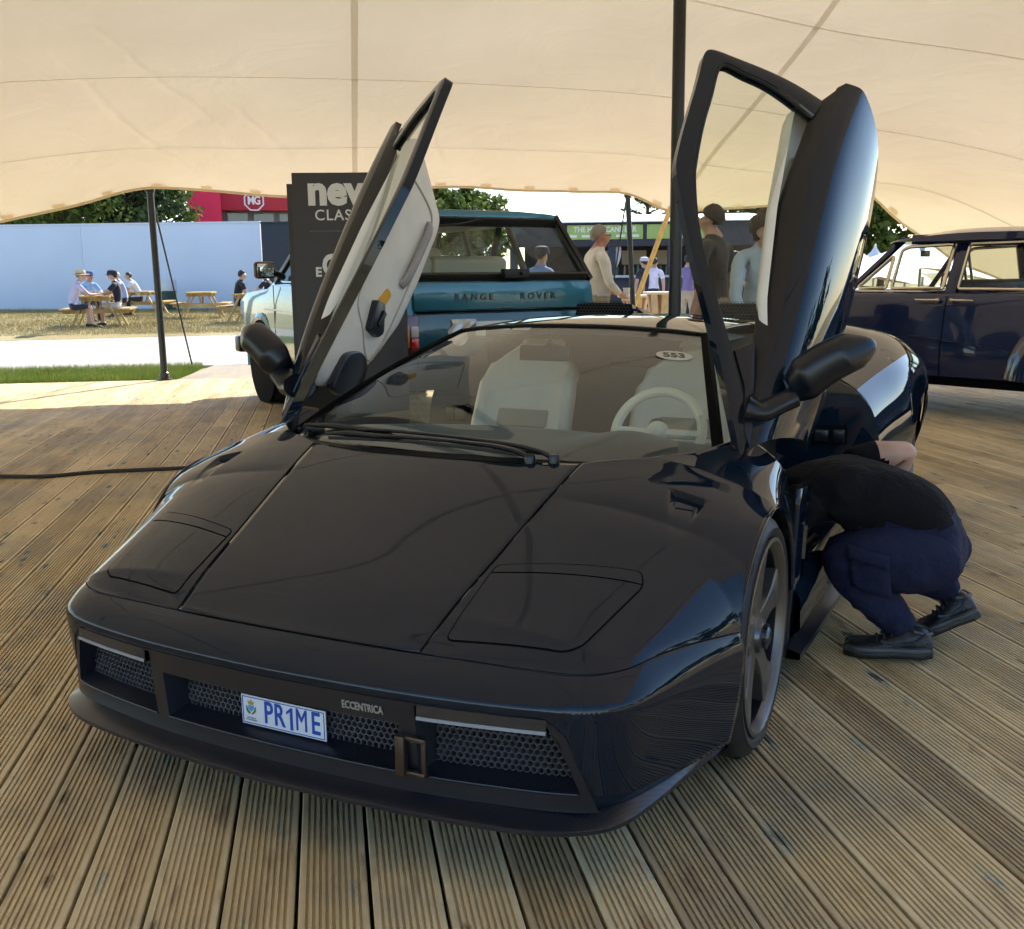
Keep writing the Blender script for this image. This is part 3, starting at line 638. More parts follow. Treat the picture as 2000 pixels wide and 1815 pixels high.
def fillet(P, r, n=5):
    P = np.array(P, float); out = []
    for i in range(len(P)):
        a, b, c = P[i-1], P[i], P[(i+1) % len(P)]; u = (a-b)/np.linalg.norm(a-b); v = (c-b)/np.linalg.norm(c-b); rr = min(r, .4*np.linalg.norm(a-b), .4*np.linalg.norm(c-b))
        for t in np.linspace(0, 1, n): out.append((1-t)**2*(b+u*rr)+2*t*(1-t)*b+t*t*(b+v*rr))
    return np.array(out)
def patch(poly, dz, sg, name, m):                      # a flush panel that follows the wing
    poly = [a+(b-a)*t for a, b in zip(poly, np.roll(poly, -1, 0)) for t in np.linspace(0, 1, max(2, int(np.linalg.norm(b-a)/.008)+1))[:-1]]
    c = np.mean(poly, 0); rings = 22; V = []; mb = MB()
    for k in range(rings+1):
        f = k/rings; V.append([(sg*(c+(p-c)*f)[0], (c+(p-c)*f)[1], wing_z(*(c+(p-c)*f))+dz) for p in poly])
    mb.grid(V, wrap=True); return mb.build(name, m, car, sharp=70, weld=True)
HL = fillet([(.391, -.757), (.402, -.517), (.738, -.428), (.756, -.47), (.694, -.700), (.662, -.722)], .020)
def clip(poly, p, q, side):                            # keep the part of a polygon on one side of the line p-q
    p = np.array(p); q = np.array(q); nrm = np.array([-(q-p)[1], (q-p)[0]])*side; out = []
    n = len(poly)
    for i in range(n):
        a, b = poly[i], poly[(i+1) % n]; da, db = (a-p)@nrm, (b-p)@nrm
        if da >= 0: out.append(a)
        if da*db < 0: out.append(a+(b-a)*da/(da-db))
    return np.array(out)
for sg in (-1, 1):
    patch(HL, .0010, sg, 'headlight_joint', M_DARK)
    inn = inset(HL, .0032); A_, B_ = (.39, -.553), (.76, -.468)
    patch(clip(inn, A_, B_, -1), .0022, sg, 'headlight_cover', M_PAINT)
    patch(inset(clip(inn, (.39, -.549), (.76, -.464), 1), .0006), .0022, sg, 'headlight_strip', M_PAINT)

# ---- carbon fascia with three openings
def fy(x, z):                                          # y of the front face
    x = abs(x); X = C_[:, 0]; k = np.searchsorted(X, x); k = min(max(k, 1), NU-1); f = (x-X[k-1])/max(1e-6, X[k]-X[k-1])
    yc = C_[k-1][1]*(1-f)+C_[k][1]*f; return yc+.006+.022*np.clip((.40-z)/.24, 0, 1)
def endx(z): return float(np.interp(z, [.168, .352, .391], [.762, .702, .657]))
fas = MB()
def fpatch(x0, x1, z0, z1, nx, nz=4, dy=0.0):
    rows = []
    for t in np.linspace(0, 1, nz):
        row = []
        for s in np.linspace(0, 1, nx):
            z = z0+(z1-z0)*t; a = x0(z) if callable(x0) else x0; b = x1(z) if callable(x1) else x1; x = a+(b-a)*s; row.append((x, fy(x, z)+dy, z))
        rows.append(row)
    fas.grid(rows)
ZT, ZB, XC, XD, ZS = .332, .212, .338, .378, .380
fpatch(lambda z: -endx(z), lambda z: endx(z), ZS, .392, 60)
fpatch(-XD, XD, ZT, ZS, 40)
fpatch(lambda z: -endx(z), lambda z: endx(z), .168, ZB, 60)
eo = lambda z: float(np.interp(z, [ZB, .335, ZS], [.728, .688, .655]))
for s in (-1, 1):
    fpatch(s*XC, s*XD, ZB, ZT, 6); fpatch(lambda z: s*eo(z), lambda z: s*endx(z), ZB, ZS, 5, 8)
def tunnel(x0f, x1f, depth, zt_in, zb_in, ZT=ZT):      # walls running back from an opening to its mesh
    n = 24; xs = lambda z: (x0f(z) if callable(x0f) else x0f, x1f(z) if callable(x1f) else x1f); fr = []; bk = []
    loop = []
    for t in np.linspace(0, 1, n)[:-1]: a, b = xs(ZB); loop.append((a+(b-a)*t, ZB))
    for t in np.linspace(0, 1, 6)[:-1]: z = ZB+(ZT-ZB)*t; loop.append((xs(z)[1], z))
    for t in np.linspace(0, 1, n)[:-1]: a, b = xs(ZT); loop.append((b+(a-b)*t, ZT))
    for t in np.linspace(0, 1, 6)[:-1]: z = ZT+(ZB-ZT)*t; loop.append((xs(z)[0], z))
    cx = np.mean([p[0] for p in loop])
    for x, z in loop:
        fr.append((x, fy(x, z), z)); zz = zb_in+(zt_in-zb_in)*(z-ZB)/(ZT-ZB); xx = x-np.clip((x-cx)/.06, -1, 1)*.022; bk.append((xx, fy(xx, z)+depth, zz))
    mid = [tuple(np.array(a)*.92+np.array(b)*.08+np.array([0, -.0, -.0])) for a, b in zip(fr, bk)]
    fas.grid([fr, mid, bk], wrap=True); return loop
tunnel(-XC, XC, .062, .318, .234)
for s in (-1, 1): tunnel((lambda z: s*XD), (lambda z: s*eo(z)), .05, .362, .236, ZS)
fas.build('front_fascia', M_CARBON, car, sharp=40, weld=True)
for xa, xb in ((-XC, XC), (XD, .722), (-.722, -XD)):   # moulded lower lip of each opening
    mb = MB(); mb.tube([(x, fy(x, ZB)-.001, ZB+.001) for x in np.linspace(xa, xb, 30)], .0035, 8); mb.build('opening_lip', M_SATIN, car)
mb = MB(); mb.grid([[(x, fy(x, .28)+.085, z) for x in np.linspace(-.72, .72, 40)] for z in (.15, .395)]); mb.build('radiator_dark', M_DARK, car)
def hexmesh(x0, x1, z0, z1, dep, inside=None, pitch=.0155, w=.0019):
    mb = MB(); r = pitch/math.sqrt(3); nz = int((z1-z0)/(1.5*r))+2
    for j in range(nz):
        z = z0+j*1.5*r
        if z > z1: break
        for i in range(int((x1-x0)/pitch)+2):
            x = x0+i*pitch+(pitch/2 if j % 2 else 0)
            if x > x1 or (inside and not inside(x, z)): continue
            ring = []
            for (rr, dy) in ((r, 0.0), (r-w, 0.0), (r-w*1.1, .012)):
                ring.append([(x+rr*math.sin(PI/3*k), fy(x, .28)+dep+dy, z+rr*math.cos(PI/3*k)) for k in range(6)])
            mb.grid(ring, wrap=True)
    return mb
M_HEX = mat('grille_black', (.075, .077, .085), .35)
tag(hexmesh(-.318, .318, .236, .318, .058).build('centre_grille', M_HEX, car, smooth=False), kind='stuff')
for s in (-1, 1):
    tag(hexmesh(.40, .72, .240, .352, .046, lambda x, z: x < eo(z)-.02).build('side_grille', M_HEX, car, smooth=False) if s > 0 else
        hexmesh(-.72, -.40, .240, .352, .046, lambda x, z: -x < eo(z)-.02).build('side_grille', M_HEX, car, smooth=False), kind='stuff')
# ---- lamp bars hanging in the top of the outer openings
M_LAMP = mat('lamp_lens', (.02, .02, .022), .08, coat=1.0); M_LAMPB = mat('lamp_bar', (.22, .22, .24), .3)
for s in (-1, 1):
    mb = MB(); x0, x1 = .388, .668
    def lampgrid(z0, z1, dy, th):
        m_ = MB(); n = 24; F = []; 
        for x in np.linspace(x0, x1-.0, n):
            y = fy(x, .37)-dy; F.append([(s*x, y, z1), (s*x, y-.002, z0), (s*x, y+th, z0-.001), (s*x, y+th, z1)])
        m_.grid(F, wrap=True); return m_
    L1 = lampgrid(.3515, .384, .006, .03); L1.build('running_lamp', M_LAMP, car, sharp=40)
    L2 = lampgrid(.353, .360, .0095, .004); L2.build('light_bar', M_LAMPB, car, sharp=40)
# ---- tow bracket, badge, plate
M_BRONZE = mat('bronze_bracket', (.10, .075, .06), .4, metal=.8)
mb = MB(); xh = .358; yh = fy(xh, .26)
mb.box((xh-.012, yh-.012, .262), (.024, .02, .092)); mb.box((xh+.02, yh-.008, .302), (.052, .014, .012)); mb.box((xh+.02, yh-.008, .222), (.052, .014, .012)); mb.box((xh+.042, yh-.006, .262), (.012, .014, .09)); mb.build('tow_bracket', M_BRONZE, car, bevel=.004)
bx = .254; dxn = (fy(bx+.02, .35)-fy(bx-.02, .35))/.04
text('badge', 'ECCENTRICA', mat('badge_silver', (.55, .53, .5), .35, metal=.6), car, frame((bx, fy(bx, .357)-.0035, .357), (1, dxn, 0), (0, -.09, 1)), .026, .0015, .0003, 1.0, .66)
plate = empty('number_plate'); plate.parent = car
yp = fy(0, .27)+.040; pw, ph, pz = .2450, .0745, .2665
mb = MB(); mb.box((0, yp, pz), (pw, .003, ph)); mb.build('plate_panel', mat('plate_white', (.74, .77, .84), .35), plate, bevel=.0012)
M_PB = mat('plate_blue', (.012, .075, .42), .4)
mb = MB()
for (cx, cz, w_, h_) in ((0, pz+ph/2-.0045, pw-.008, .0016), (0, pz-ph/2+.0045, pw-.008, .0016), (-pw/2+.0045, pz, .0016, ph-.01), (pw/2-.0045, pz, .0016, ph-.01)): mb.box((cx, yp-.0021, cz), (w_, .0014, h_))
mb.build('plate_border', M_PB, plate, smooth=False)
text('plate_letters', 'PR', M_PB, plate, frame((-.0245, yp-.0026, pz), (1, 0, 0), (0, 0, 1)), .078, .001, .0006, 1.06, .70)
text('plate_letters', 'M', M_PB, plate, frame((.0545, yp-.0026, pz), (1, 0, 0), (0, 0, 1)), .078, .001, .0, 1, .60)
text('plate_letters', 'E', M_PB, plate, frame((.0945, yp-.0026, pz), (1, 0, 0), (0, 0, 1)), .078, .001, .0006, 1, .70)
mb = MB(); mb.prism([(.0015, -.0272), (.0085, -.0272), (.0085, .0272), (.0035, .0272), (-.009, .0165), (-.009, .0095), (.0015, .0175)], yp-.0036, yp-.0016, lambda u, v, d: (.0205+u, d, pz+v)); mb.build('plate_digit', M_PB, plate, smooth=False)
mb = MB(); cx0, cz0 = -.0935, pz+.006
mb.prism([(-.0075, .006), (-.0075, -.002), (0, -.010), (.0075, -.002), (.0075, .006)], yp-.0032, yp-.0018, lambda u, v, d: (cx0+u, d, cz0+v)); mb.build('crest_shield', mat('crest_blue', (.10, .32, .62), .5), plate, smooth=False)
mb = MB(); mb.prism([(-.007, 0), (-.009, .009), (-.004, .006), (0, .013), (.004, .006), (.009, .009), (.007, 0)], yp-.0032, yp-.0018, lambda u, v, d: (cx0+u, d, cz0+.0085+v)); mb.build('crest_crown', mat('crest_gold', (.5, .32, .07), .5), plate, smooth=False)
mb = MB()
for s in (-1, 1): mb.tube([(cx0+s*.0035, yp-.0025, cz0-.0145), (cx0+s*.0105, yp-.0025, cz0-.008), (cx0+s*.0135, yp-.0025, cz0+.004)], [.0022, .0026, .0012], 6)
mb.build('crest_wreath', mat('crest_green', (.10, .20, .06), .6), plate)
text('plate_small_print', 'REPUBBLICA\nDI SAN MARINO', mat('print_grey', (.25, .27, .3), .6), plate, frame((cx0, yp-.0024, pz-.022), (1, 0, 0), (0, 0, 1)), .0052, .0003, 0, 1, .9)

# ---- splitter
SPL = [(0, -.922), (.3, -.908), (.5, -.888), (.66, -.858), (.762, -.805), (.822, -.715), (.872, -.50), (.918, -.285)]
so_ = spl([(a, b, 0) for a, b in SPL], 70); rows = []
def spl_sec(p, q):
    x, y = p[0], p[1]; ix, iy = q
    return [(ix, iy, .136), (x-(x-ix)*.04, y-(y-iy)*.04, .137), (x, y, .139), (x, y, .148), (x-(x-ix)*.06, y-(y-iy)*.06, .1505), (x-(x-ix)*.5, y-(y-iy)*.5, .158), (ix, iy, .176)]
lo2 = spl([(a, b+.012, c) for a, b, c in LOW], 70)
half = [spl_sec(so_[i], (max(0, lo2[i][0]-.012), lo2[i][1]+.012)) for i in range(70)]
full = [[(-p[0], p[1], p[2]) for p in sec] for sec in half[::-1][:-1]]+half
mb = MB(); mb.grid(full); mb.f.append(tuple(range(7))); mb.m.append(0); b0 = (len(full)-1)*7; mb.f.append(tuple(b0+k for k in range(7))); mb.m.append(0); mb.build('splitter', M_CARBON, car, sharp=28)

# ---- windscreen, cowl, wipers
GB = [(0, -.065, .768), (.3, -.055, .768), (.5, -.002, .766), (.65, .10, .762), (.738, .235, .760)]
GT = [(0, .90, 1.090), (.15, .908, 1.088), (.27, .925, 1.082), (.39, .950, 1.073), (.492, .985, 1.060)]
def sym(Pts, n): h = spl(Pts, n); return np.array([[-p[0], p[1], p[2]] for p in h[::-1][:-1]]+[list(p) for p in h])
gb, gt = sym(GB, 26), sym(GT, 26)
def gp(i, t, off=0.0): return gb[i]*(1-t)+gt[i]*t+np.array([0, -.018, .03])*4*t*(1-t)*.55+np.array([0, -.25, .97])*off
mb = MB(); mb.grid([[gp(i, t) for i in range(51)] for t in np.linspace(0, 1, 24)]); mb.build('windscreen', M_GLASS, car)
# black border and pillars
for i0, i1 in ((0, 1.3), (48.7, 50)):
    rows = []; mb = MB()
    for t in np.linspace(-.01, 1.01, 20):
        a = gp(int(i0 if i0 < 25 else 50), t, .004); b = gp(25, t, .004); d = (b-a)/np.linalg.norm(b-a); rows.append([a-d*.028+np.array([0, 0, -.012]), a-d*.012+np.array([0, 0, .004]), a+d*.009, a+d*.009-np.array([0, 0, .012])])
    mb.grid(rows); mb.build('screen_pillar', M_DARK, car, sharp=50)
mb = MB(); mb.tube([gt[i]+np.array([0, .004, .004]) for i in range(51)], .009, 8, squash=.7); mb.build('screen_header', M_TRIMB, car)
mb = MB(); rows = []
for k in range(51):
    x = -.70+1.4*k/50; ax = abs(x); yh_ = yrear(x) if ax < .445 else float(np.interp(ax, [p[0] for p in HR], [p[1] for p in HR]))
    g = np.array([np.interp(x, gb[:, 0], gb[:, 1]), np.interp(x, gb[:, 0], gb[:, 2])]); zz = Ttop(x, yh_)
    rows.append([(x, yh_+.003, zz-.003), (x, yh_+.006, zz-.022), (x, g[0]-.01, g[1]-.022), (x, g[0]+.01, g[1]-.004)])
mb.grid(rows); mb.build('cowl', M_TRIMB, car, sharp=50)
def wiper(pvt, tip, hub):
    w = empty('wiper'); w.parent = car
    a, b = np.array(pvt), np.array(tip); mb = MB(); mid = a*.45+b*.55+np.array([0, 0, .028])
    mb.tube(spl([a, a*.85+b*.15+np.array([0, 0, .026]), mid, a*.25+b*.75+np.array([0, 0, .02])], 20), [.011]*8+[.008]*12, 8, squash=.7); mb.build('arm', M_SATIN, w)
    mb = MB(); q = a*.12+b*.88; mb.tube([a*.38+b*.62+np.array([0, .01, .022]), q+np.array([0, .0, .022]), b+np.array([0, 0, .016])], [.009, .012, .006], 8, squash=.8); mb.build('blade', M_TRIMB, w)
    mb = MB(); mb.tube(spl([a*.95+b*.05+np.array([0, .016, .006]), mid+np.array([0, .02, -.016]), b+np.array([0, .014, 0])], 14), .0055, 6); mb.build('rubber', M_RUBBER, w)
    mb = MB(); mb.lathe([(0, .012), (.013, .011), (.016, .004), (.016, -.02)], a, n=14); mb.build('pivot_cap', M_SATIN, w)
wiper((.365, -.085, .782), (-.60, .075, .782), 1); wiper((.30, -.10, .778), (-.42, -.055, .783), 1)

# ---- roof, engine cover and rear quarters
RC = {1.66: [(0, 1.10), (.3, 1.098), (.52, 1.072), (.62, 1.02), (.72, .93), (.90, .845), (1.01, .74), (1.05, .60), (1.05, .42), (.99, .19)],
      1.95: [(0, 1.098), (.3, 1.095), (.56, 1.072), (.67, 1.035), (.76, .935), (.93, .88), (1.045, .78), (1.085, .63), (1.08, .42), (1.02, .19)],
      2.25: [(0, 1.075), (.35, 1.072), (.62, 1.058), (.73, 1.035), (.83, .955), (.97, .915), (1.08, .83), (1.125, .68), (1.12, .45), (1.05, .19)],
      2.65: [(0, 1.03), (.4, 1.032), (.70, 1.028), (.82, 1.012), (.91, .985), (1.01, .945), (1.10, .865), (1.15, .745), (1.15, .5), (1.08, .25)],
      3.10: [(0, .975), (.4, .98), (.72, .98), (.84, .968), (.93, .945), (1.01, .91), (1.085, .84), (1.13, .73), (1.12, .5), (1.05, .28)],
      3.46: [(0, .90), (.4, .905), (.70, .905), (.80, .895), (.88, .88), (.94, .85), (.99, .78), (1.02, .66), (1.01, .48), (.95, .30)]}
YK = sorted(RC); RCA = np.array([RC[y] for y in YK])
def rsec(y, n=80):
    return spl(csp(y, YK, RCA), n)
AR = .385; AY = 2.65
ysr = np.concatenate([np.linspace(1.66, AY-AR, 26), [AY-AR+.0001], AY-AR*np.cos(np.linspace(.05, PI-.05, 40)), [AY+AR-.0001], np.linspace(AY+AR, 3.46, 16)])
for sg in (-1, 1):
    rows = []
    for y in ysr:
        s = rsec(y)
        zb = .19
        if AY-AR < y < AY+AR: zb = .335+math.sqrt(AR**2-(y-AY)**2)
        k = np.argmax((s[:, 1] <= zb) & (s[:, 0] > .9)) or len(s)-1
        w = np.linspace(0, k, 70); l0 = w.astype(int); h0 = np.minimum(l0+1, len(s)-1); f = (w-l0)[:, None]; q = s[l0]*(1-f)+s[h0]*f
        rows.append([(sg*p[0], y, p[1]) for p in q])
    rows = np.array(rows); mb = MB(); V = rows.reshape(-1, 3); F = []
    nC = rows.shape[1]
    for i in range(len(ysr)-1):
        for j in range(nC-1):
            c = (rows[i, j]+rows[i+1, j+1])/2; ax, yy, zz = abs(c[0]), c[1], c[2]
            if 1.74 < yy < 2.34 and .60+.13*(yy-1.7) < ax < .60+.13*(yy-1.7)+(.25-.33*(yy-1.74)): continue      # air intake mouth
            if yy < 2.0 and ax < .5 and False: continue
            F.append((i*nC+j, i*nC+j+1, (i+1)*nC+j+1, (i+1)*nC+j))
    mb.add(V, F); mb.build('rear_quarter', M_PAINT, car, sharp=65)
    mb = MB(); s = rsec(1.66); pts_ = [(p[0], p[1]) for p in s if p[0] > .66]; pts_ = [(.66, .25)]+pts_[:: 3]+[(.99, .19), (.66, .19)]
    mb.prism([(sg*a, b) for a, b in pts_], -.003, .003, lambda u, v, d: (u, 1.657+d+(abs(u)-1.05)*.30, v)); mb.build('door_jamb', M_PAINT, car, smooth=False)
    mb = MB(); mb.box((sg*.86, 1.590, .63), (.15, .012, .075), Matrix.Rotation(sg*R(16.7), 3, 'Z')); mb.build('jamb_recess', M_DARK, car, bevel=.004)
    mb = MB(); mb.box((sg*.80, 1.572, .46), (.06, .012, .09), Matrix.Rotation(sg*R(16.7), 3, 'Z')); mb.build('jamb_slot', M_DARK, car, bevel=.004)
    mb = MB(); mb.box((sg*.835, 1.575, .63), (.055, .014, .05)); mb.box((sg*.90, 1.595, .628), (.045, .014, .055)); mb.build('door_latch', M_SATIN, car, bevel=.004)
    mb = MB(); mb.grid([[(sg*(.60+.13*(y-1.7)+d), y, rsec(y)[np.argmin(abs(rsec(y)[:, 0]-(.60+.13*(y-1.7)+d)))][1]-.05-.03*math.sin(PI*d/.3)) for d in np.linspace(-.02, .3, 8)] for y in np.linspace(1.66, 2.4, 12)]); mb.build('intake_duct', M_DARK, car)
    mb = MB(); mb.lathe([(AR+.01, sg*.7), (AR+.01, sg*1.10)], (0, AY, .335), 'x', 30, -.3, PI+.3); mb.lathe([(AR+.01, sg*.7), (.02, sg*.7)], (0, AY, .335), 'x', 30); mb.build('wheel_well', M_DARK, car)
    mb = MB(); rows = [[(sg*.70, y, .36), (sg*.80, y, .40), (sg*.90, y, .385), (sg*.96, y, .30), (sg*.965, y, .20), (sg*.90, y, .13), (sg*.70, y, .13)] for y in np.linspace(.44, 1.66, 8)]; mb.grid(rows, wrap=True); mb.build('door_sill', M_PAINT, car, sharp=40)
    mb = MB(); mb.grid([[(sg*(.93+.03*math.sin(t*PI)+.045*u), .40+1.85*t, .115+.02*u*0) for u in (0, 1)]+[(sg*(.975+.03*math.sin(t*PI)), .40+1.85*t, .135), (sg*(.93+.03*math.sin(t*PI)), .40+1.85*t, .15)] for t in np.linspace(0, 1, 16)], wrap=True); mb.build('side_skirt', M_CARBON, car, sharp=40)
# roof skin
mb = MB(); rows = []
for y in np.linspace(0, 1, 26):
    row = []
    for i in range(51):
        f = gt[i]+np.array([0, .010, .006]); x1 = f[0]/.492*.52; bk = np.array([x1, 1.66, np.interp(abs(x1), [0, .3, .52], [1.10, 1.098, 1.072])]); p = f*(1-y)+bk*y; p[2] += .022*4*y*(1-y)*.8*(1-(f[0]/.6)**2); row.append(p)
    rows.append(row)
mb.grid(rows); mb.build('roof', M_PAINT, car, sharp=60, solid=.012)
# roof-side ducts with hexagon mesh mouths
M_MESHB = mat('duct_mesh', (.015, .015, .016), .5)
for sg, xc in ((-1, -.34), (1, .34)):
    d = empty('air_duct'); d.parent = car; y0 = 2.2
    mb = MB(); F = []
    for t in np.linspace(0, 1, 10):
        y = y0+1.0*t; h = .058*(1-t)**1.2+.004; w = .16*(1-.3*t); zb = float(itp(y, YK, RCA[:, 1, 1])); F.append([(xc-w, y, zb-.01), (xc-w*.9, y, zb+h*.9), (xc-w*.5, y, zb+h), (xc+w*.5, y, zb+h), (xc+w*.9, y, zb+h*.9), (xc+w, y, zb-.01)])
    mb.grid(F); mb.build('cowling', M_PAINT, d, sharp=50)
    mb = MB(); r = .017/math.sqrt(3); zb = float(itp(y0, YK, RCA[:, 1, 1]))
    for j in range(5):
        for i in range(20):
            x = xc-.15+i*.017+(.0085 if j % 2 else 0); z = zb+.004+j*1.5*r
            if abs(x-xc) > .146-.1*max(0, z-zb-.03): continue
            mb.grid([[(x+q*math.sin(PI/3*k), y0-.004, z+q*math.cos(PI/3*k)) for k in range(6)] for q in (r, r-.0025)], wrap=True)
    tag(mb.build('duct_mesh', M_MESHB, d, smooth=False), kind='stuff')
    mb = MB(); mb.prism([(-.15, -.01), (-.14, .052), (.14, .052), (.15, -.01)], y0+.01, y0+.02, lambda u, v, dd: (xc+u, dd, zb+v)); mb.build('duct_dark', M_DARK, d)
mb = MB(); mb.grid([[(x, 3.463, z) for x in np.linspace(-.97, .97, 10)] for z in (.25, .88)]); mb.build('tail_panel', M_SATIN, car)

# ---- wheels
def wheel(name, c, sg, r, rr, w):
    e = empty(name, (0, 0, 0)); e.parent = car; cx, cy_, cz = c      # c = centre of outer face
    X = lambda d: sg*d
    mb = MB(); mb.lathe([(rr, X(-.012)), (rr+.012, X(.0)), (rr+.030, X(.004)), (r-.030, X(-.002)), (r-.012, X(-.012)), (r-.002, X(-.03)), (r, X(-.05)), (r, X(-w+.05)), (r-.012, X(-w+.012)), (rr+.03, X(-w)), (rr, X(-w+.01))], c, 'x', 72); mb.build('tyre', M_RUBBER, e, sharp=50)
    mb = MB()
    for k in range(40):                                # tread blocks and grooves
        a = 2*PI*k/40; u = Vector((0, math.cos(a), math.sin(a))); t = Vector((0, -math.sin(a), math.cos(a)))
        for d0, d1 in ((-.032, -.085), (-.10, -.145), (-.16, -w+.03)):
            p = Vector(c)+u*(r-.001); V = []
            for dd in (d0, d1):
                for q in (-.42, .42): V.append(p+t*q*(2*PI*r/40)+Vector((sg*dd, 0, 0))+u*.0035)
            mb.add(V, [(0, 1, 3, 2)])
    mb.build('tread', M_RUBBER, e)
    rim = MB(); rim.lathe([(rr+.003, X(-.004)), (rr+.004, X(.004)), (rr-.006, X(.006)), (rr-.016, X(-.002)), (rr-.022, X(-.02))], c, 'x', 72)
    bar = MB(); bar.lathe([(rr-.021, X(-.018)), (rr-.03, X(-w+.02))], c, 'x', 48); bar.build('barrel', M_SATIN, e)
    ro = rim.build('rim', M_RIM, e, sharp=50)
    fc = MB(); r0, r1 = .075, rr-.014
    def P(a, q, d): return (cx+X(d), cy_+q*math.cos(a), cz+q*math.sin(a))
    for k in range(5):                                 # five flat spokes that flare at both ends
        a = PI/2+2*PI*k/5; sec = []
        for t in np.linspace(0, 1, 9):
            q = r0*.5+(r1+.012-r0*.5)*t; hw = (.044-.012*math.sin(PI*min(1, t*1.35)))+.026*max(0, t-.66)/.34; dd = -.012-.014*(1-t)**1.3
            an = hw/q
            an = min(an, PI/5*.98)
            row = []
            for s_, dep in ((-.96, -.06), (-1, -.004), (-.90, 0), (0, .0), (.90, 0), (1, -.004), (.96, -.06)): row.append(P(a+s_*an, q, dd+dep))
            sec.append(row)
        fc.grid(sec)
    fc.lathe([(.0, X(-.020)), (.055, X(-.020)), (.078, X(-.028)), (.088, X(-.05)), (.088, X(-.09))], c, 'x', 40)
    fc.build('spokes', M_RIM, e, sharp=40)
    hb = MB()
    hb.lathe([(0, X(.012)), (.020, X(.012)), (.026, X(.006)), (.028, X(-.02))], c, 'x', 24)
    for k in range(16):
        a = 2*PI*k/16; hb.beam(P(a, .030, -.018), P(a, .030, .006), .006, .008, (0, math.cos(a), math.sin(a)))
    hb.lathe([(.034, X(-.02)), (.034, X(-.004)), (.045, X(-.008)), (.05, X(-.022))], c, 'x', 30)
    hb.build('centre_nut', mat('hub_metal', (.13, .14, .16), .3, metal=.9), e, sharp=40)
    bd = MB(); bd.lathe([(.07, X(-.10)), (.185, X(-.10)), (.185, X(-.13)), (.07, X(-.13))], c, 'x', 40); bd.build('brake_disc', mat('disc_steel', (.2, .2, .2), .4, metal=.9), e, sharp=40)
    cl = MB(); cl.lathe([(.12, X(-.085)), (.20, X(-.085)), (.20, X(-.14)), (.12, X(-.14))], c, 'x', 14, R(-30), R(60)); cl.build('caliper', M_SATIN, e, sharp=40)
    bk = MB(); bk.lathe([(0, X(-w+.03)), (rr-.03, X(-w+.03))], c, 'x', 30); bk.build('backing', M_DARK, e)
    return e
for sg in (-1, 1):
    wheel('wheel', (sg*.945, 0, .326), sg, .326, .262, .235); wheel('wheel', (sg*1.105, AY, .345), sg, .345, .265, .33)
